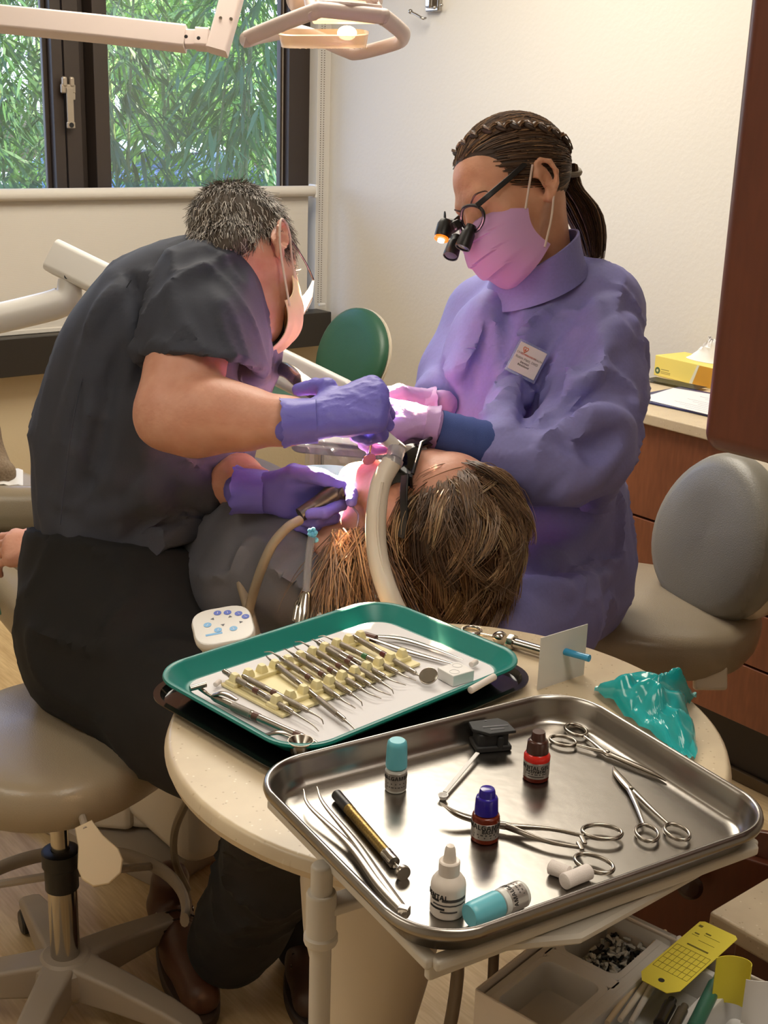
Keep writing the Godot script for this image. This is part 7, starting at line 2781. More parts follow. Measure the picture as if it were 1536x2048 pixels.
	for f in [0.40, 0.78]:
		mb = MB.new()
		lathe(mb, [[0.0048, cl * f], [0.0051, cl * f + 0.0004], [0.0051, cl * f + 0.0085], [0.0048, cl * f + 0.009]], 14, Transform3D(basis_y(cd), c0))
		wpart(barrel, "brown_band", finish(mb), M.tool_band).transform = Transform3D()
	mb = MB.new()
	lathe(mb, [[0.0048, cl * 0.2], [0.0053, cl * 0.2 + 0.0004], [0.0053, cl * 0.38], [0.0048, cl * 0.38 + 0.0004]], 14, Transform3D(basis_y(cd), c0))
	wpart(barrel, "grip", finish(mb), M.tool_knurl).transform = Transform3D()
	mb = MB.new()
	tube(mb, curve(PackedVector3Array([c0, PH(408, 1383, y + 0.010), PH(396, 1374, y + 0.016)]), 8), 0.0024, 8)
	tube(mb, PackedVector3Array([PH(380, 1377, y + 0.016), PH(412, 1369, y + 0.017)]), 0.0033, 10)
	wpart(ac, "nozzle", finish(mb, 60), M.tool)
	for q in [[[425, 1390], [448, 1387], [474, 1400], 0.010], [[590, 1475], [560, 1465], [530, 1470], 0.009]]:
		mb = MB.new()
		tube(mb, curve(PackedVector3Array([PH(q[0][0], q[0][1], y + 0.010), PH(q[1][0], q[1][1], y + 0.013), PH(q[2][0], q[2][1], y + q[3])]), 12), lerps([0.0025, 0.0045, 0.0045, 0.003], 12), 10, false, 0.4)
		wpart(ac, "lever", finish(mb, 60), M.tool)
	# dappen cup of metal
	var dc := thing("dappen_cup", "small conical steel dappen cup at the front corner of the teal tray", "cup", PH(601, 1508, y + 0.0))
	var dp := PH(601, 1510, y)
	mb = MB.new()
	lathe(mb, [[0.0, 0.0], [0.009, 0.0], [0.0105, 0.002], [0.0122, 0.014], [0.0134, 0.0155], [0.0134, 0.0168], [0.0126, 0.0168], [0.0035, 0.006], [0.0, 0.005]], 30, xf_at(dp))
	wpart(dc, "cup", finish(mb), M.tool)

# a small dropper bottle standing at the base point; profile heights are fractions of h
func bottle(nm: String, label: String, base: Vector3, h: float, r: float, body_m: Material, cap_m: Material, cap: Array, shoulder: float, lab: Array, tilt: Basis = Basis()) -> Node3D:
	var o := thing(nm, label, "bottle", base, "", tilt)
	var mb := MB.new()
	lathe(mb, [[0.0, 0.0], [r * 0.9, 0.0], [r, h * 0.03], [r, h * shoulder], [r * 0.94, h * (shoulder + 0.04)], [r * 0.72, h * (shoulder + 0.07)], [0.0, h * (shoulder + 0.075)]], 28)
	part(o, "glass_body", finish(mb), body_m)
	mb = MB.new()
	var prof := []
	for q in cap:
		prof.append([q[0] * r, q[1] * h])
	lathe(mb, prof, 28)
	part(o, "cap", finish(mb), cap_m)
	if lab.size():
		mb = MB.new()
		lathe(mb, [[r * 1.001, h * lab[0]], [r * 1.012, h * lab[0] + 0.0001], [r * 1.012, h * lab[1] - 0.0001], [r * 1.001, h * lab[1]]], 32)
		var lm: Material = lab[2]
		part(o, "label", finish(mb), lm)
	return o

func label_text(o: Node3D, s: String, size: float, h: float, r: float, turn: float, m: Material, bold: bool = true) -> void:
	words(s, size, m, o, Transform3D(Basis(Vector3.UP, turn), Vector3(0, h, 0)), "lettering", r * 1.013, bold)

# a line of print too small to read
func label_bar(o: Node3D, turn: float, width: float, y: float, hgt: float, r: float, m: Material) -> void:
	var half := width / r / 2.0
	var rows := []
	for j in 2:
		var row := PackedVector3Array()
		for i in 7:
			var a := turn - half + 2.0 * half * i / 6.0
			row.append(Vector3(sin(a) * r * 1.014, y + hgt * (0.5 - j), cos(a) * r * 1.014))
		rows.append(row)
	var mb := MB.new()
	sheet(mb, rows, 0.0001)
	part(o, "printed_line", finish(mb), m)

func ring_handle(mb: MB, c: Vector3, ax: Vector3, ay: Vector3, rx: float, ry: float, t: float) -> void:
	var pts := PackedVector3Array()
	for k in 30:
		var a := TAU * k / 30
		pts.append(c + ax * cos(a) * rx + ay * sin(a) * ry)
	tube(mb, pts, t, 8, true, 1.25)

# scissors from ring centres and tip, in picture points on the tray floor
func scissors(label: String, r1: Array, r2: Array, pivot: Array, tip: Array, rx: float, curved: float) -> void:
	var y := STEEL_Y + 0.004
	var o := thing("surgical_scissors", label, "scissors", PH(pivot[0], pivot[1], STEEL_Y))
	var pv := PH(pivot[0], pivot[1], y)
	var tp := PH(tip[0], tip[1], y - 0.001)
	var d := (tp - pv).normalized()
	var side := d.cross(Vector3.UP)
	for s in 2:
		var rc := PH(([r1, r2][s])[0], ([r1, r2][s])[1], y)
		var mb := MB.new()
		var back := (pv - rc).normalized()
		ring_handle(mb, rc, back, back.cross(Vector3.UP), rx * 1.15, rx * 0.82, 0.0016)
		var sg := -1.0 if s == 0 else 1.0
		var start := rc + back * rx * 1.12
		tube(mb, curve(PackedVector3Array([start, start.lerp(pv, 0.45) , pv + side * 0.0012 * sg, pv + d * 0.006]), 12), lerps([0.0016, 0.0022, 0.0030, 0.0028], 12), 8, false, 0.7)
		wpart(o, "handle", finish(mb, 60), M.tool)
		mb = MB.new()
		var up := Vector3.UP * 0.0008 * sg
		tube(mb, curve(PackedVector3Array([pv + up, pv.lerp(tp, 0.4) + side * curved * 0.5 + up, pv.lerp(tp, 0.75) + side * curved * 0.8 + up, tp + up]), 14), lerps([0.0036, 0.0038, 0.0028, 0.0006], 14), 8, false, 0.35)
		wpart(o, "blade", finish(mb, 60), M.tool)
	var mb2 := MB.new()
	lathe(mb2, [[0.0, 0.0], [0.0022, 0.0], [0.0018, 0.0008], [0.0, 0.001]], 12, xf_at(pv + Vector3.UP * 0.0024))
	wpart(o, "pivot_screw", finish(mb2), M.tool)

func build_steel_tray_items() -> void:
	var y := STEEL_Y
	var silver := tri(mat(Color(0.72, 0.70, 0.68), 0.34, 0.75), null, 20.0)
	var ink := mat(Color(0.10, 0.09, 0.09), 0.6)
	var soft_ink := mat(Color(0.30, 0.28, 0.27), 0.6)
	var amber := mat(Color(0.42, 0.15, 0.08), 0.12)
	var amber_red := mat(Color(0.36, 0.12, 0.08), 0.12)
	var aqua := mat(Color(0.40, 0.72, 0.78), 0.35)
	var frost := mat(Color(0.82, 0.82, 0.80), 0.35)
	# which way the labels look: towards the camera
	var b1 := PH(791, 1578, y)
	var face := atan2(-b1.x, -b1.z)
	var h1 := tall(b1, 796, 1480)
	var r1 := 22.0 * (b1 - EYE).length() * 0.97 / FOCAL
	var o := bottle("adhesive_bottle", "upright bottle with pale aqua cap and silver label on steel tray", b1, h1, r1, frost, aqua, [[0.0, 0.47], [0.97, 0.47], [1.0, 0.49], [0.93, 0.9], [0.86, 0.97], [0.7, 1.0], [0.0, 1.0]], 0.40, [0.05, 0.40, silver])
	label_text(o, "AMALGAMBOND", 0.0052, h1 * 0.31, r1, face + 0.15, ink)
	label_bar(o, face, 0.0234, h1 * 0.20, 0.0011, r1, soft_ink)
	label_bar(o, face, 0.0180, h1 * 0.13, 0.0010, r1, soft_ink)
	# amber, blue cap
	var b2 := PH(969, 1677, y)
	var h2 := tall(b2, 974, 1576)
	var r2 := 28.0 * (b2 - EYE).length() * 0.97 / FOCAL
	face = atan2(-b2.x, -b2.z)
	var blue := mat(Color(0.16, 0.10, 0.55), 0.18)
	o = bottle("base_bottle", "amber bottle with dark blue stepped cap and silver label on steel tray", b2, h2, r2, amber, blue, [[0.0, 0.53], [0.84, 0.53], [0.86, 0.55], [0.80, 0.80], [0.74, 0.835], [0.60, 0.85], [0.57, 0.95], [0.50, 0.99], [0.3, 1.0], [0.0, 1.0]], 0.46, [0.10, 0.40, silver])
	label_text(o, "AMALGAMBOND", 0.0064, h2 * 0.345, r2, face + 0.35, ink)
	label_text(o, "BASE 9", 0.0044, h2 * 0.265, r2, face + 0.35, ink)
	label_bar(o, face + 0.1, 0.0225, h2 * 0.20, 0.0013, r2, soft_ink)
	label_bar(o, face, 0.0312, h2 * 0.15, 0.0011, r2, soft_ink)
	# amber, brown cap, red collar
	var b3 := PH(1071, 1556, y)
	var h3 := tall(b3, 1079, 1463)
	var r3 := 26.0 * (b3 - EYE).length() * 0.97 / FOCAL
	face = atan2(-b3.x, -b3.z)
	var brown := mat(Color(0.28, 0.17, 0.14), 0.22)
	o = bottle("activator_bottle", "amber bottle with brown cap and bright red shoulder on steel tray", b3, h3, r3, amber_red, brown, [[0.0, 0.58], [0.86, 0.58], [0.86, 0.60], [0.80, 0.80], [0.70, 0.83], [0.58, 0.84], [0.52, 0.97], [0.48, 1.0], [0.0, 1.0]], 0.44, [0.10, 0.42, silver])
	var mb := MB.new()
	lathe(mb, [[r3 * 0.99, h3 * 0.42], [r3 * 1.02, h3 * 0.43], [r3 * 1.02, h3 * 0.51], [r3 * 0.9, h3 * 0.56], [r3 * 0.8, h3 * 0.575]], 28)
	part(o, "red_shoulder", finish(mb), mat(Color(0.80, 0.16, 0.12), 0.2))
	label_text(o, "DENTAL GEL", 0.0050, h3 * 0.335, r3, face - 0.1, ink)
	label_text(o, "Activator", 0.0046, h3 * 0.265, r3, face, ink)
	label_bar(o, face, 0.0210, h3 * 0.20, 0.0012, r3, soft_ink)
	label_bar(o, face, 0.0156, h3 * 0.15, 0.0011, r3, soft_ink)
	# white dropper
	var b4 := PH(894, 1822, y)
	var h4 := tall(b4, 903, 1690)
	var r4 := 35.0 * (b4 - EYE).length() * 0.97 / FOCAL
	face = atan2(-b4.x, -b4.z)
	var milk := mat(Color(0.88, 0.84, 0.80), 0.35)
	o = thing("dropper_bottle", "white plastic dropper bottle with a pointed cap at the steel tray's rim", "bottle", b4)
	mb = MB.new()
	lathe(mb, [[0.0, 0.0], [r4 * 0.92, 0.0], [r4, h4 * 0.03], [r4, h4 * 0.42], [r4 * 0.95, h4 * 0.48], [r4 * 0.78, h4 * 0.54], [r4 * 0.60, h4 * 0.58], [0.0, h4 * 0.58]], 30)
	part(o, "body", finish(mb), milk)
	mb = MB.new()
	lathe(mb, [[0.0, 0.57], [0.58, 0.57], [0.60, 0.58], [0.60, 0.76], [0.54, 0.775], [0.38, 0.77], [0.36, 0.80], [0.30, 0.94], [0.22, 0.99], [0.0, 1.0]].map(func(q): return [q[0] * r4, q[1] * h4]), 28)
	part(o, "cap", finish(mb), milk)
	label_text(o, "DENTAL", 0.0058, h4 * 0.34, r4, face - 0.75, ink)
	label_bar(o, face - 0.75, 0.0072, h4 * 0.29, 0.0020, r4, ink)
	label_bar(o, face - 0.65, 0.0138, h4 * 0.17, 0.0019, r4, ink)
	label_bar(o, face + 0.45, 0.0210, h4 * 0.30, 0.0025, r4, soft_ink)
	label_bar(o, face + 0.15, 0.0285, h4 * 0.225, 0.0013, r4, soft_ink)
	label_bar(o, face + 0.1, 0.0136, h4 * 0.13, 0.0014, r4, soft_ink)
	# aqua bottle on its side
	var la := PH(938, 1832, y + 0.0105)
	var lb := PH(1046, 1786, y + 0.0105)
	var ld := (la - lb).normalized()
	var lr := 0.0105
	var ll := la.distance_to(lb)
	o = bottle("adhesive_bottle", "bottle with pale aqua cap and silver label lying on its side", lb, ll, lr, frost, aqua, [[0.0, 0.47], [0.97, 0.47], [1.0, 0.49], [0.95, 0.92], [0.88, 0.985], [0.8, 1.0], [0.0, 1.0]], 0.40, [0.06, 0.36, silver], basis_y(ld, Vector3.UP))
	label_text(o, "AMALGAMBOND", 0.0050, ll * 0.29, lr, 0.3, ink)
	label_bar(o, 0.1, 0.0180, ll * 0.18, 0.0013, lr, soft_ink)
	label_bar(o, 0.1, 0.0210, ll * 0.12, 0.0013, lr, soft_ink)
	# ---- black bite block with a flap lid
	var kc := PH(980, 1492, y)
	var kx := PH(1030, 1486, y) - PH(936, 1494, y)
	kx = kx.normalized()
	o = thing("black_dispenser", "small black rubber dispenser with a pentagon lid on steel tray", "dispenser", kc, "", Basis(kx, Vector3.UP, kx.cross(Vector3.UP)))
	mb = MB.new()
	rbox(mb, Vector3(0.030, 0.018, 0.022), 0.002, xf_at(Vector3(0, 0.009, 0)))
	rbox(mb, Vector3(0.036, 0.006, 0.027), 0.002, xf_at(Vector3(0, 0.003, 0)))
	rbox(mb, Vector3(0.006, 0.014, 0.008), 0.002, xf_at(Vector3(0.006, 0.009, 0.010)))
	part(o, "body", finish(mb), M.black_matte)
	mb = MB.new()
	plate(mb, PackedVector2Array([Vector2(-0.020, 0.003), Vector2(-0.006, 0.015), Vector2(0.021, 0.013), Vector2(0.019, -0.006), Vector2(0.012, -0.016), Vector2(-0.019, -0.013)]), 0.0185, 0.0215, Transform3D(), 0.0005)
	part(o, "lid", finish(mb), M.black_matte)
	mb = MB.new()
	lathe(mb, [[0.0, 0.0216], [0.0015, 0.0216], [0.0015, 0.0219], [0.0, 0.0219]], 10, xf_at(Vector3(-0.002, 0, -0.012)))
	part(o, "hole", finish(mb), M.black)
	for k in 2:
		mb = MB.new()
		rbox(mb, Vector3(0.026 - 0.012 * k, 0.0005, 0.0030), 0.0002, xf_at(Vector3(0.004, 0.0216, 0.001 + 0.006 * k)), 1)
		part(o, "embossed_line", finish(mb), M.black)
	# ---- spoon
	var sa := PH(955, 1506, y + 0.006)
	var sb := PH(890, 1584, y + 0.004)
	o = thing("measuring_spoon", "thin white plastic measuring spoon leaning by the black dispenser", "spoon", (sa + sb) / 2)
	mb = MB.new()
	box_run(mb, PackedVector3Array([sa, sb]), 0.0042, 0.0012, 0.0005, Vector3.UP)
	wpart(o, "stem", finish(mb), M.white)
	mb = MB.new()
	lathe(mb, [[0.0, -0.004], [0.003, -0.0036], [0.0044, 0.0], [0.0048, 0.0004], [0.004, 0.0004], [0.0026, -0.0022], [0.0, -0.0026]], 20, xf_at(PH(886, 1590, y + 0.0045)))
	wpart(o, "bowl", finish(mb), M.white)
	# ---- scissors
	scissors("curved surgical scissors beside the amber bottle with the red shoulder", [1126, 1482], [1152, 1460], [1215, 1507], [1332, 1561], 0.0115, -0.002)
	scissors("straight surgical scissors with rings at the near rim of the steel tray", [1294, 1666], [1354, 1664], [1262, 1580], [1226, 1533], 0.0115, -0.002)
	# ---- haemostat
	var hy := y + 0.006
	o = thing("hemostat", "long curved steel hemostat behind the amber bottle with the blue cap", "hemostat", PH(1010, 1655, y))
	var pv := PH(1012, 1652, hy)
	for s in 2:
		var rc := PH([1204, 1188][s], [1664, 1727][s], hy)
		mb = MB.new()
		var mid := PH([1100, 1090][s], [1658, 1682][s], hy)
		var st := PH([1168, 1160][s], [1672, 1695][s], hy)
		var back := (pv - rc).normalized()
		ring_handle(mb, rc, back, back.cross(Vector3.UP), 0.0168, 0.0115, 0.0017)
		tube(mb, curve(PackedVector3Array([st, mid, pv]), 14), lerps([0.0018, 0.0019, 0.0032], 14), 8)
		wpart(o, "handle", finish(mb, 60), M.tool)
		mb = MB.new()
		rbox(mb, Vector3(0.012, 0.003, 0.004), 0.001, Transform3D(yrot(60), PH([1166, 1160][s], [1680, 1692][s], hy + 0.001 * s)))
		wpart(o, "ratchet", finish(mb), M.tool)
		mb = MB.new()
		var up := Vector3.UP * (0.0011 if s == 0 else -0.0011)
		tube(mb, curve(PackedVector3Array([pv + up, PH(955, 1641, hy) + up, PH(912, 1627, hy + 0.004) + up, PH(881, 1606, hy + 0.008) + up * 0.4]), 16), lerps([0.0034, 0.0030, 0.0024, 0.0008], 16), 8, false, 0.6)
		wpart(o, "jaw", finish(mb, 60), M.tool)
	# ---- tweezers
	o = thing("tweezers", "long steel bayonet tweezers along the left rim of steel tray", "tweezers", PH(720, 1710, y))
	for s in 2:
		mb = MB.new()
		var tp := PH([607, 634][s], [1578, 1573][s], y + 0.012)
		var k1 := PH([620, 648][s], [1614, 1608][s], y + 0.009)
		var k2 := PH([700, 712][s], [1690, 1686][s], y + 0.006)
		var k3 := PH([760, 766][s], [1770, 1764][s], y + 0.006)
		var e := PH(812, 1826, y + 0.006)
		tube(mb, curve(PackedVector3Array([e, k3, k2, k1, tp]), 24), lerps([0.0042, 0.0044, 0.0036, 0.0020, 0.0005], 24), 8, false, 0.4)
		wpart(o, "arm", finish(mb, 60), M.tool)
	mb = MB.new()
	rbox(mb, Vector3(0.007, 0.008, 0.009), 0.001, Transform3D(yrot(30), PH(808, 1822, y + 0.006)))
	wpart(o, "joint", finish(mb), M.tool)
	# ---- brass carrier
	var brass := tri(mat(Color(0.68, 0.58, 0.33), 0.36, 0.85), mottle(Color(0.55, 0.5, 0.42), Color(1, 1, 1), 0.05, 91), 30.0)
	var ca := PH(672, 1588, y + 0.0052)
	var cb := PH(790, 1727, y + 0.0052)
	var cd := (cb - ca).normalized()
	var cl := ca.distance_to(cb)
	o = thing("brass_carrier", "worn brass plunger instrument with a black end on steel tray", "carrier", (ca + cb) / 2)
	mb = MB.new()
	lathe(mb, [[0.0, 0.0], [0.0042, 0.0003], [0.005, 0.0015], [0.005, cl * 0.23], [0.0, cl * 0.23]], 18, Transform3D(basis_y(cd), ca))
	wpart(o, "black_end", finish(mb), M.black)
	mb = MB.new()
	lathe(mb, [[0.0, cl * 0.23], [0.0050, cl * 0.23], [0.0046, cl * 0.25], [0.005, cl * 0.27], [0.0047, cl * 0.29], [0.0047, cl * 0.86], [0.0, cl * 0.86]], 18, Transform3D(basis_y(cd), ca))
	wpart(o, "brass_barrel", finish(mb), brass)
	mb = MB.new()
	lathe(mb, [[0.0, cl * 0.86], [0.0052, cl * 0.86], [0.0048, cl * 0.88], [0.0052, cl * 0.90], [0.0048, cl * 0.92], [0.0052, cl * 0.94], [0.005, cl * 0.99], [0.0, cl]], 18, Transform3D(basis_y(cd), ca))
	rod(mb, cb, cb + cd * 0.012, 0.0014, 0.0014)
	lathe(mb, [[0.0, cl + 0.012], [0.006, cl + 0.012], [0.0064, cl + 0.013], [0.0064, cl + 0.0155], [0.006, cl + 0.0165], [0.0, cl + 0.0165]], 22, Transform3D(basis_y(cd), ca))
	wpart(o, "plunger", finish(mb), M.tool)
	# ---- cotton rolls on the steel
	for q in [[1098, 1732, 1140, 1748, 0.0062, "pinkish white cotton roll lying behind another on steel tray"], [1126, 1764, 1180, 1742, 0.0066, "pinkish white cotton roll pointing at the near rim of steel tray"]]:
		var c := thing("cotton_roll", q[5], "cotton roll", PH(q[0], q[1], y))
		var a := PH(q[0], q[1], y + q[4])
		var b := PH(q[2], q[3], y + q[4])
		var l := a.distance_to(b)
		mb = MB.new()
		lathe(mb, [[0.0, 0.0], [q[4] * 0.75, 0.0004], [q[4], 0.0016], [q[4] * 0.96, l / 2], [q[4], l - 0.0016], [q[4] * 0.75, l - 0.0004], [0.0, l]], 18, Transform3D(basis_y(b - a), a))
		wpart(c, "roll", finish(mb), M.cotton)

func build_table_items() -> void:
	var y := TABLE_Y
	# ---- white card with a blue needle cap through it
	var a := PH(1074, 1381, y)
	var b := PH(1167, 1350, y)
	var dx := (b - a)
	var w := dx.length()
	dx = dx.normalized()
	var h := tall(a, 1062, 1275)
	var o := thing("needle_card", "white card standing upright on the round table", "card", (a + b) / 2, "", Basis(dx, Vector3.UP, dx.cross(Vector3.UP)))
	var mb := MB.new()
	rbox(mb, Vector3(w, h, 0.0012), 0.0004, xf_at(Vector3(0, h / 2 + 0.0005, 0)), 1)
	part(o, "sheet", finish(mb), mat(Color(0.84, 0.82, 0.80), 0.6))
	var nz := dx.cross(Vector3.UP).normalized()
	var c0 := PH(1128, 1303, y)
	var dr := ray(1130, 1303)
	c0 = EYE + dr * ((a - EYE).dot(nz) / dr.dot(nz))
	var cap := thing("needle_sheath", "translucent blue needle cap poking through the white card", "needle cap", c0)
	var outw := (P(1176, 1316, (c0 - EYE).dot(-cam_basis.z) - 0.02) - c0).normalized()
	var ln := 0.034
	var bm := mat(Color(0.22, 0.62, 0.82, 0.85), 0.15)
	bm.transparency = BaseMaterial3D.TRANSPARENCY_ALPHA
	mb = MB.new()
	lathe(mb, [[0.0, -0.002], [0.0042, -0.002], [0.0045, 0.002], [0.0040, ln * 0.8], [0.0044, ln * 0.86], [0.0044, ln], [0.003, ln + 0.0005], [0.0, ln + 0.0005]], 16, Transform3D(basis_y(outw), c0))
	wpart(cap, "sheath", finish(mb), bm)
	mb = MB.new()
	rod(mb, c0 + outw * 0.002, c0 + outw * 0.028, 0.0016, 0.0012)
	wpart(cap, "core", finish(mb), mat(Color(0.10, 0.45, 0.66), 0.3))
	# ---- chrome syringe behind it
	var s := thing("aspirating_syringe", "chrome dental syringe with a thumb ring behind the white card", "syringe", PH(1000, 1285, y))
	var rc := PH(943, 1263, y + 0.008)
	var n1 := PH(1000, 1276, y + 0.010)
	var n2 := PH(1024, 1284, y + 0.010)
	var e := PH(1085, 1302, y + 0.010)
	var ax := (e - n1).normalized()
	mb = MB.new()
	var ring := PackedVector3Array()
	for k in 32:
		ring.append(rc + Vector3(cos(TAU * k / 32), 0, sin(TAU * k / 32)) * 0.0125)
	tube(mb, ring, 0.0042, 10, true, 0.5, Vector3(1, 0, 0))
	rod(mb, rc + ax * 0.012, n1, 0.0022, 0.0022)
	wpart(s, "thumb_ring", finish(mb, 60), M.chrome)
	mb = MB.new()
	lathe(mb, [[0.0, -0.009], [0.005, -0.009], [0.008, -0.005], [0.0095, 0.0], [0.008, 0.005], [0.006, 0.007], [0.0, 0.007]], 22, Transform3D(basis_y(ax), n1))
	lathe(mb, [[0.0, -0.004], [0.0098, -0.004], [0.0102, 0.0], [0.0098, 0.004], [0.0, 0.004]], 8, Transform3D(basis_y(ax), n2))
	wpart(s, "collar_nuts", finish(mb), M.chrome)
	mb = MB.new()
	var bl := n2.distance_to(e)
	lathe(mb, [[0.0, 0.0], [0.0066, 0.0], [0.0066, bl], [0.0, bl]], 20, Transform3D(basis_y(ax), n2))
	wpart(s, "barrel", finish(mb), M.chrome)
	# ---- crumpled teal plastic wrap
	var tw := mat(Color(0.10, 0.66, 0.68, 0.88), 0.12)
	tw.transparency = BaseMaterial3D.TRANSPARENCY_ALPHA
	o = thing("plastic_wrap", "crumpled turquoise plastic wrap at the right edge of the round table", "plastic wrap", PH(1300, 1440, y))
	var outl := [[1188, 1388], [1222, 1376], [1262, 1370], [1312, 1366], [1345, 1378], [1392, 1396], [1372, 1420], [1382, 1460], [1394, 1512], [1378, 1524], [1340, 1505], [1290, 1470], [1236, 1430]]
	var ctr := PH(1310, 1432, y)
	var ns := noise(26.0, 17, 3)
	var nr := noise(14.0, 19, 2)
	var rings := []
	var nring := 15
	var big := 96
	var edge := PackedVector3Array()
	for q in outl:
		edge.append(PH(q[0], q[1], y))
	edge = curve(edge, big, true)
	for j in nring:
		var f := 1.0 - j / float(nring - 1) * 0.97
		var r := PackedVector3Array()
		for i in big:
			var p := ctr.lerp(edge[i], f)
			var hgt := 0.036 * pow(1.0 - f * f, 0.55)
			var wr := absf(nr.get_noise_3d(p.x, 0, p.z)) * 0.05 + ns.get_noise_3d(p.x, 0, p.z) * 0.010
			r.append(p + Vector3(0, 0.001 + maxf(hgt * (0.55 + 0.9 * nr.get_noise_3d(p.x * 0.7, 3, p.z * 0.7)) + wr * (1.0 - f * 0.6), 0.0004 + 0.006 * absf(sin(i * 0.9)) * f), 0))
		rings.append(r)
	mb = MB.new()
	loft(mb, rings, false, true)
	wpart(o, "sheet", finish(mb, 34), tw)

# ================================================================ lower right: cart, organiser, tags
func build_organizer() -> void:
	var y := 0.75
	var A := PH(952, 1978, y)
	var B := PH(1182, 1798, y)
	var u := (B - A)
	var lu := u.length()
	u = u.normalized()
	var v := u.cross(Vector3.UP)
	if v.dot(PH(1536, 1900, y) - B) < 0:
		v = -v
	var wv := 0.36
	# local x = v (to the right), z = -u (towards the viewer), origin at A's corner
	var bs := Basis(v, Vector3.UP, v.cross(Vector3.UP))
	var zs := signf(bs.z.dot(u))
	var o := thing("supply_organizer", "white plastic organizer box with compartments at the lower right", "organizer box", A - Vector3(0, 0.10, 0), "", bs)
	var wall := mat(Color(0.84, 0.80, 0.76), 0.45)
	var inner := mat(Color(0.82, 0.81, 0.80), 0.3)
	var t := 0.003
	for q in [[Vector3(wv / 2, 0.05, 0), Vector3(wv, 0.10, t)], [Vector3(wv / 2, 0.05, lu * zs), Vector3(wv, 0.10, t)], [Vector3(0, 0.05, lu / 2 * zs), Vector3(t, 0.10, lu)], [Vector3(wv, 0.05, lu / 2 * zs), Vector3(t, 0.10, lu)]]:
		var mb := MB.new()
		rbox(mb, q[1], 0.0014, xf_at(q[0]))
		part(o, "side_wall", finish(mb), wall)
	var mb2 := MB.new()
	rbox(mb2, Vector3(wv, 0.004, lu), 0.001, xf_at(Vector3(wv / 2, 0.002, lu / 2 * zs)))
	part(o, "bottom", finish(mb2), wall)
	# moulded tray insert: top deck with open wells built from walls and floors
	var deck := 0.092
	var wells := [[0.02, 0.085, 0.008, 0.098], [0.02, 0.085, 0.125, 0.215], [0.108, 0.165, 0.02, lu - 0.02], [0.185, 0.225, 0.02, lu - 0.02], [0.245, 0.345, 0.03, lu - 0.03]]
	# deck between the wells
	for q in [[0.006, 0.012, 0.006, lu - 0.006], [0.094, 0.100, 0.006, lu - 0.006], [0.173, 0.178, 0.006, lu - 0.006], [0.233, 0.237, 0.006, lu - 0.006], [0.012, 0.094, 0.106, 0.117], [0.012, 0.094, 0.223, lu - 0.006], [0.1, 0.233, 0.006, 0.013]]:
		mb2 = MB.new()
		rbox(mb2, Vector3(q[1] - q[0] + 0.004, 0.003, q[3] - q[2] + 0.004), 0.001, xf_at(Vector3((q[0] + q[1]) / 2, deck - 0.0018, (q[2] + q[3]) / 2 * zs)))
		part(o, "deck", finish(mb2), inner)
	# floor below the deck
	mb2 = MB.new()
	rbox(mb2, Vector3(wv - 0.012, 0.003, lu - 0.012), 0.001, xf_at(Vector3(wv / 2, deck - 0.040, lu / 2 * zs)))
	part(o, "insert_floor", finish(mb2), inner)
	for k in wells.size():
		var q: Array = wells[k]
		var cx: float = (q[0] + q[1]) / 2
		var cz: float = (q[2] + q[3]) / 2 * zs
		var wx: float = q[1] - q[0]
		var wz: float = q[3] - q[2]
		mb2 = MB.new()
		var c := xf_at(Vector3(cx, 0, cz))
		loft(mb2, [ring_xz(rrect(wx + 0.018, wz + 0.018, 0.014, 5), deck - 0.036, c), ring_xz(rrect(wx + 0.018, wz + 0.018, 0.014, 5), deck - 0.001, c), ring_xz(rrect(wx + 0.016, wz + 0.016, 0.013, 5), deck, c), ring_xz(rrect(wx + 0.002, wz + 0.002, 0.010, 5), deck, c), ring_xz(rrect(wx, wz, 0.009, 5), deck - 0.002, c), ring_xz(rrect(wx - 0.006, wz - 0.006, 0.008, 5), deck - 0.032, c), ring_xz(rrect(wx - 0.014, wz - 0.014, 0.006, 5), deck - 0.0345, c)], false, true)
		part(o, "compartment", finish(mb2, 40), inner)
	# clear parts bag of small black and white tips: too many to count
	var rng := RandomNumberGenerator.new()
	rng.seed = 3131
	var tips := thing("mixing_tips", "heap of tiny clear and black mixing tips in the organizer's back compartment", "mixing tips", A)
	for kind in 2:
		mb2 = MB.new()
		for k in (90 if kind == 0 else 60):
			var p := A + bs * Vector3(rng.randf_range(0.032, 0.075), 0, rng.randf_range(0.132, 0.208) * zs) + Vector3(0, deck - 0.10 - 0.030 + rng.randf_range(0.002, 0.016), 0)
			var d := Vector3(rng.randfn(), rng.randfn() * 0.3, rng.randfn()).normalized()
			lathe(mb2, [[0.0, -0.004], [0.0022, -0.004], [0.0018, 0.002], [0.0009, 0.005], [0.0, 0.005]], 7, Transform3D(basis_y(d), p))
		var pt := wpart(tips, ["clear_tips", "black_tips"][kind], finish(mb2), [mat(Color(0.78, 0.78, 0.76), 0.2), M.black][kind])
		pt.set_meta("kind", "stuff")
	# brush handles
	var sticks := [[1186, 2046, 1331, 1862, mat(Color(0.84, 0.76, 0.62), 0.5), "cream wooden brush handle, outermost in the organizer's long groove"], [1214, 2046, 1337, 1878, mat(Color(0.87, 0.80, 0.68), 0.5), "cream brush handle, second in the organizer's long groove"], [1240, 2040, 1352, 1884, mat(Color(0.90, 0.87, 0.82), 0.45), "white brush handle, third in the organizer's long groove"], [1262, 2046, 1360, 1874, mat(Color(0.86, 0.84, 0.82), 0.4), "pale grey brush handle beside the yellow tag"]]
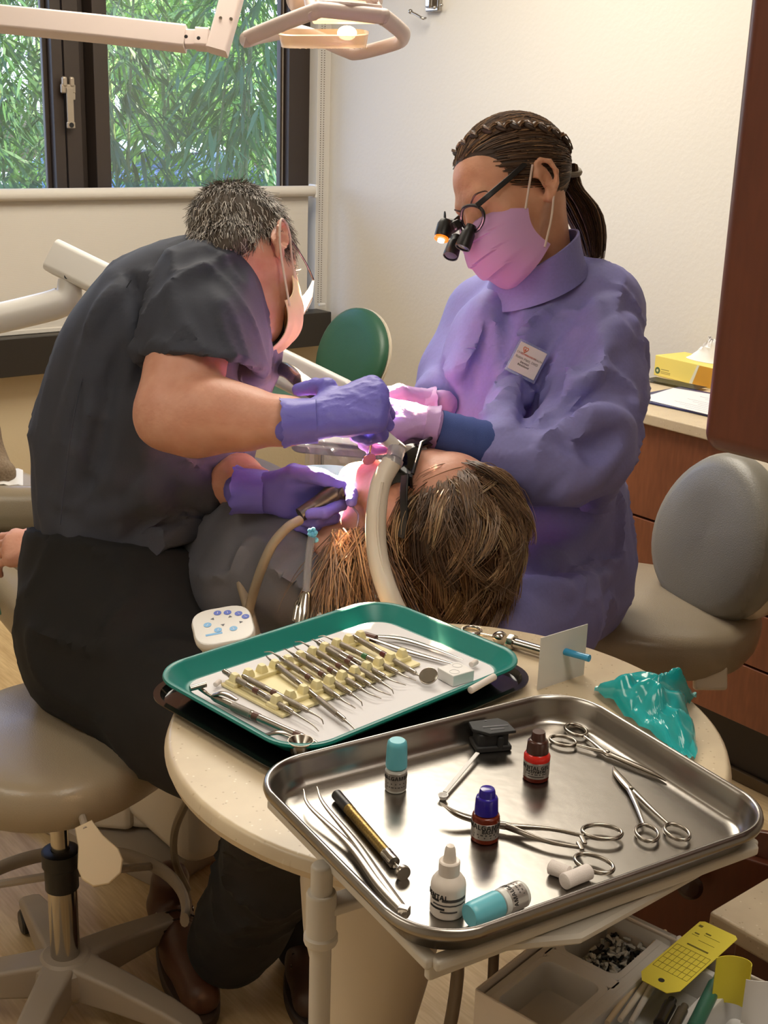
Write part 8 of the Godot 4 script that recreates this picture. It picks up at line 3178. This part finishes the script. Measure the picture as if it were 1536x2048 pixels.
	for q in sticks:
		var p0 := PH(q[0], q[1], y - 0.014)
		var p1 := PH(q[2], q[3], y - 0.014)
		var s := thing("brush_handle", q[5], "brush", (p0 + p1) / 2, "brush handles in the organizer groove")
		mb2 = MB.new()
		var l := p0.distance_to(p1)
		lathe(mb2, [[0.0, 0.0], [0.0028, 0.0], [0.0034, l * 0.3], [0.0042, l * 0.7], [0.0036, l - 0.004], [0.002, l], [0.0, l]], 12, Transform3D(basis_y(p1 - p0), p0))
		wpart(s, "stick", finish(mb2), q[4])
	# dark vials and a green one by the tag
	for q in [[1318, 2050, 1345, 2000, mat(Color(0.16, 0.15, 0.14), 0.2), 0.0065, "dark glass vial lying below the yellow tag"], [1346, 2056, 1370, 2012, mat(Color(0.34, 0.31, 0.27), 0.2), 0.0055, "grey-brown vial lying below the yellow tag"], [1386, 2060, 1440, 1950, mat(Color(0.20, 0.42, 0.36), 0.35), 0.0075, "dark green plastic tube lying beside the yellow tag"]]:
		var p0 := PH(q[0], q[1], y - 0.006)
		var p1 := PH(q[2], q[3], y - 0.006)
		var s := thing("vial", q[6], "vial", (p0 + p1) / 2)
		mb2 = MB.new()
		var l := p0.distance_to(p1)
		lathe(mb2, [[0.0, 0.0], [q[5] * 0.9, 0.0], [q[5], 0.002], [q[5], l * 0.8], [q[5] * 0.7, l * 0.84], [q[5] * 0.7, l], [0.0, l]], 16, Transform3D(basis_y(p1 - p0), p0))
		wpart(s, "glass", finish(mb2), q[4])
	# yellow tags
	var ylw := mat(Color(0.93, 0.87, 0.28), 0.6)
	var ink := mat(Color(0.46, 0.42, 0.12), 0.7)
	var T0 := PH(1403, 1841, y + 0.004)
	var T1 := PH(1478, 1876, y + 0.004)
	var T3 := PH(1312, 1976, y + 0.006)
	var tx := (T1 - T0)
	var tw := tx.length()
	tx = tx.normalized()
	var tz := (T3 - T0)
	tz = tz - tx * tz.dot(tx)
	var tl := tz.length()
	tz = tz.normalized()
	var tg := thing("yellow_tag", "yellow printed inspection tag with a punched hole lying on the organizer", "tag", T0, "", Basis(tx, tz.cross(tx), tz))
	mb2 = MB.new()
	var pl := PackedVector2Array([Vector2(0.004, 0), Vector2(tw - 0.004, 0), Vector2(tw, 0.004), Vector2(tw, tl - 0.012), Vector2(tw - 0.008, tl), Vector2(0.008, tl), Vector2(0, tl - 0.012), Vector2(0, 0.004)])
	plate(mb2, pl, 0, 0.0007)
	part(tg, "card", finish(mb2), ylw)
	var gx0 := tw * 0.06
	var gx1 := tw * 0.94
	for k in 6:
		mb2 = MB.new()
		rbox(mb2, Vector3(gx1 - gx0, 0.0002, 0.0005), 0.0001, xf_at(Vector3(tw / 2, 0.0009, tl * (0.42 + 0.072 * k))), 1)
		part(tg, "printed_rule", finish(mb2), ink)
	for k in 8:
		mb2 = MB.new()
		rbox(mb2, Vector3(0.0004, 0.0002, tl * 0.36), 0.0001, xf_at(Vector3(lerpf(gx0, gx1, k / 7.0), 0.0009, tl * 0.60)), 1)
		part(tg, "printed_rule", finish(mb2), ink)
	for q in [[0.56, 0.26, 0.6], [0.56, 0.17, 0.6], [0.20, 0.22, 0.25]]:
		mb2 = MB.new()
		rbox(mb2, Vector3(tw * q[2] * 0.7, 0.0002, 0.0005), 0.0001, xf_at(Vector3(tw * q[0], 0.0009, tl * q[1])), 1)
		part(tg, "printed_rule", finish(mb2), ink)
	for q in [[0.5, 0.36, 0.55, 0.0026], [0.2, 0.19, 0.12, 0.0022], [0.42, 0.14, 0.14, 0.0022], [0.12, 0.08, 0.1, 0.004]]:
		mb2 = MB.new()
		rbox(mb2, Vector3(tw * q[2], 0.0002, q[3]), 0.0001, xf_at(Vector3(tw * q[0], 0.0009, tl * q[1])), 1)
		part(tg, "printed_line", finish(mb2), ink)
	mb2 = MB.new()
	lathe(mb2, [[0.0, 0.0008], [0.0032, 0.0008], [0.0032, 0.0011], [0.0, 0.0011]], 18, xf_at(Vector3(tw * 0.5, 0, tl * 0.90)))
	part(tg, "punched_hole", finish(mb2), M.black)
	# curled tag
	var ct := thing("curled_tag", "curled yellow printed tag standing at the organizer's right", "tag", PH(1452, 2000, y))
	var pts := []
	var c0 := PH(1462, 2020, y - 0.01)
	for j in 9:
		var row := PackedVector3Array()
		for i in 15:
			var a := lerpf(-0.5, 2.4, i / 14.0)
			row.append(c0 + cam_basis.x * (cos(a) * 0.018 - 0.004) + Vector3.UP * (0.055 * (1.0 - j / 8.0) + 0.002 * sin(a)) + cv(0, 0, -1) * sin(a) * 0.016)
		pts.append(row)
	mb2 = MB.new()
	sheet(mb2, pts, 0.0008)
	wpart(ct, "card", finish(mb2, 60), ylw)
	var wt := thing("white_tag", "white paper tag rolled behind the curled yellow tag", "tag", PH(1510, 2000, y))
	pts = []
	c0 = PH(1512, 2040, y - 0.01)
	for j in 7:
		var row := PackedVector3Array()
		for i in 11:
			var a := lerpf(0.3, 2.6, i / 10.0)
			row.append(c0 + cam_basis.x * cos(a) * 0.02 + Vector3.UP * (0.05 * (1.0 - j / 6.0)) + cv(0, 0, 1) * sin(a) * 0.012)
		pts.append(row)
	mb2 = MB.new()
	sheet(mb2, pts, 0.0008)
	wpart(wt, "paper", finish(mb2, 60), M.white)
	# the cart that carries it, with a cream top and an open brown drawer
	var cart := thing("supply_cart", "brown drawer cart with cream top under the organizer", "cart", Vector3(A.x + 0.25, 0, A.z + 0.1))
	var cc := A + bs * Vector3(wv / 2 + 0.02, 0, lu / 2 * zs)
	mb2 = MB.new()
	rbox(mb2, Vector3(wv - 0.03, 0.62, lu - 0.03), 0.004, Transform3D(bs, Vector3(cc.x, 0.325, cc.z)))
	wpart(cart, "carcass", finish(mb2), M.cherry_dark)
	mb2 = MB.new()
	rbox(mb2, Vector3(wv - 0.01, 0.012, lu - 0.01), 0.003, Transform3D(bs, Vector3(cc.x, 0.642, cc.z)))
	wpart(cart, "top", finish(mb2), M.laminate)
	# further worktop corner and drawer behind it
	var sd := thing("side_unit", "low cherry wood side unit with cream top and a round knob", "cabinet", PH(1480, 1760, 0.66))
	var top := 0.70
	var k0 := PH(1418, 1822, top)
	var k1 := PH(1560, 1738, top)
	var e1 := (k1 - k0).normalized()
	var e2 := e1.cross(Vector3.UP)
	if e2.dot(PH(1600, 1850, top) - k0) < 0:
		e2 = -e2
	mb2 = MB.new()
	var eb := Basis(e1, Vector3.UP, e1.cross(Vector3.UP))
	rbox(mb2, Vector3(0.5, 0.025, 0.3), 0.005, Transform3D(eb, k0 + e1 * 0.25 + e2 * 0.15 - Vector3(0, 0.0125, 0)))
	wpart(sd, "top", finish(mb2), M.laminate)
	mb2 = MB.new()
	rbox(mb2, Vector3(0.46, 0.66, 0.27), 0.004, Transform3D(eb, k0 + e1 * 0.26 + e2 * 0.155 + Vector3(0, -0.36, 0)))
	wpart(sd, "carcass", finish(mb2), M.cherry_dark)
	var d0 := PH(1345, 1775, 0.56)
	var d1 := PH(1500, 1745, 0.60)
	mb2 = MB.new()
	rbox(mb2, Vector3(0.016, 0.17, 0.26), 0.003, Transform3D(cam_basis * Basis(Vector3.UP, 0.9), P(1425, 1772, 1.72)))
	rbox(mb2, Vector3(0.2, 0.17, 0.016), 0.003, Transform3D(Basis(Vector3.UP, CAM_ROT.y - 0.5), P(1400, 1800, 1.72)))
	var dw := wpart(sd, "drawer", finish(mb2), M.cherry_dark)
	mb2 = MB.new()
	lathe(mb2, [[0.0, 0.0], [0.006, 0.0], [0.006, 0.012], [0.016, 0.016], [0.017, 0.022], [0.012, 0.027], [0.0, 0.028]], 20, Transform3D(basis_y(cv(-0.4, 0, 1)), P(1385, 1765, 1.70)))
	wpart(dw, "knob", finish(mb2), mat(Color(0.25, 0.17, 0.13), 0.3)).transform = Transform3D()

# ================================================================ tools in the hands
func build_held_tools() -> void:
	# handpiece with its hose, held by the man
	var o := thing("handpiece", "white handpiece with a steel hose coupling gripped in blue glove", "handpiece", P(720, 845, 1.93))
	var mb := MB.new()
	tube(mb, curve(PP([[690, 815, 1.895], [722, 842, 1.885], [760, 868, 1.88], [792, 893, 1.885]]), 14), lerps([0.0115, 0.0112, 0.0108, 0.0098], 14), 18)
	wpart(o, "barrel", finish(mb, 60), M.white_plastic)
	mb = MB.new()
	tube(mb, curve(PP([[792, 893, 1.885], [806, 901, 1.89], [826, 904, 1.90], [846, 900, 1.92]]), 10), lerps([0.0098, 0.0085, 0.0105, 0.008], 10), 16)
	wpart(o, "tip", finish(mb, 60), mat(Color(0.62, 0.58, 0.56), 0.35))
	mb = MB.new()
	tube(mb, curve(PP([[525, 738, 2.22], [548, 736, 2.18], [575, 742, 2.12], [602, 764, 2.05]]), 16), 0.0125, 16)
	wpart(o, "hose", finish(mb, 60), tri(mat(Color(0.66, 0.64, 0.62), 0.25, 0.9), null, 30.0))
	mb = MB.new()
	tube(mb, curve(PP([[602, 764, 2.05], [622, 778, 2.0], [648, 795, 1.95]]), 10), 0.0135, 16)
	wpart(o, "coupling", finish(mb, 60), M.black)
	# air-water syringe in the other hand
	var s := thing("air_water_syringe", "black air-water syringe with a bent clear tip in gloved hand", "syringe", P(665, 985, 1.95))
	mb = MB.new()
	tube(mb, curve(PP([[600, 1030, 1.93], [635, 1008, 1.94], [668, 986, 1.945], [682, 978, 1.945]]), 14), lerps([0.011, 0.0125, 0.016, 0.014], 14), 18)
	wpart(s, "body", finish(mb, 60), mat(Color(0.20, 0.18, 0.17), 0.35))
	mb = MB.new()
	var na := P(690, 986, 1.935)
	lathe(mb, [[0.0, -0.008], [0.011, -0.008], [0.0115, 0.0], [0.009, 0.002], [0.0085, 0.006], [0.006, 0.008], [0.0, 0.008]], 20, Transform3D(basis_y(cv(0.5, -0.5, 0.7)), na))
	wpart(s, "nozzle_nut", finish(mb), mat(Color(0.26, 0.24, 0.23), 0.3))
	mb = MB.new()
	tube(mb, curve(PP([[694, 992, 1.93], [706, 1014, 1.92], [716, 1028, 1.91], [716, 1044, 1.90], [712, 1060, 1.90]]), 18), 0.0017, 8)
	wpart(s, "tip", finish(mb, 60), mat(Color(0.72, 0.66, 0.70), 0.2, 0.5))
	# mouth mirror held by the woman
	var m := thing("mouth_mirror", "steel mouth mirror held upright in the lilac glove", "dental tool", P(750, 850, 1.96))
	mb = MB.new()
	tube(mb, PP([[758, 772, 1.93], [752, 812, 1.915], [745, 860, 1.92]]), 0.0042, 12)
	ellipsoid(mb, P(758, 772, 1.93), Vector3(0.0044, 0.0044, 0.0044))
	wpart(m, "handle", finish(mb, 60), M.tool)
	mb = MB.new()
	tube(mb, PP([[745, 860, 1.92], [741, 890, 1.93], [738, 912, 1.94]]), 0.0022, 10)
	wpart(m, "shaft", finish(mb, 60), M.tool)
	mb = MB.new()
	lathe(mb, [[0.0, -0.0015], [0.0105, -0.0015], [0.011, 0.0], [0.0105, 0.0015], [0.0, 0.0015]], 24, Transform3D(basis_y(cv(0.3, -0.6, 0.6)), P(738, 918, 1.94)))
	wpart(m, "mirror_glass", finish(mb), M.chrome)

# panels: x, z, width, length, strength
const LIGHTS := [[1.85, -2.6, 1.2, 1.2, 5.2], [0.9, -0.2, 0.6, 1.2, 1.8], [-0.6, -1.6, 0.6, 1.2, 1.1]]

func _ready() -> void:
	var cam := Camera3D.new()
	cam.name = "camera"
	add_child(cam)
	cam.position = EYE
	cam.rotation = CAM_ROT
	cam.fov = 43.512
	cam.near = 0.05
	cam.far = 100.0
	cam.current = true
	var sun := DirectionalLight3D.new()
	sun.name = "sun"
	add_child(sun)
	sun.rotation_degrees = Vector3(-50, 18, 0)
	sun.light_energy = 6.0
	sun.light_color = Color(1.0, 0.96, 0.88)
	sun.light_angular_distance = 0.6
	sun.shadow_enabled = true
	var env := Environment.new()
	env.background_mode = Environment.BG_SKY
	var sky := Sky.new()
	var sm := ProceduralSkyMaterial.new()
	sm.sky_top_color = Color(0.42, 0.58, 0.86)
	sm.sky_horizon_color = Color(0.86, 0.91, 0.97)
	sm.ground_bottom_color = Color(0.40, 0.38, 0.33)
	sm.ground_horizon_color = Color(0.66, 0.66, 0.62)
	sm.sky_energy_multiplier = 2.3
	sky.sky_material = sm
	env.sky = sky
	env.tonemap_mode = Environment.TONE_MAPPER_LINEAR
	env.tonemap_exposure = 0.95
	env.sdfgi_enabled = true
	env.ssao_enabled = true
	env.ssil_enabled = true
	var we := WorldEnvironment.new()
	we.name = "environment"
	we.environment = env
	add_child(we)
	make_materials()
	build_room()
	build_ceiling_lights()
	build_blind()
	build_outdoors()
	build_counter()
	build_upper_cabinet()
	build_table()
	build_tray_holder()
	build_trays()
	build_dental_chair()
	build_dentist_stool()
	build_assistant_stool()
	build_green_stool()
	build_delivery()
	build_lamp()
	build_assistant_unit()
	build_dentist()
	build_woman()
	build_patient()
	build_teal_tray_items()
	build_steel_tray_items()
	build_table_items()
	build_organizer()
	build_held_tools()
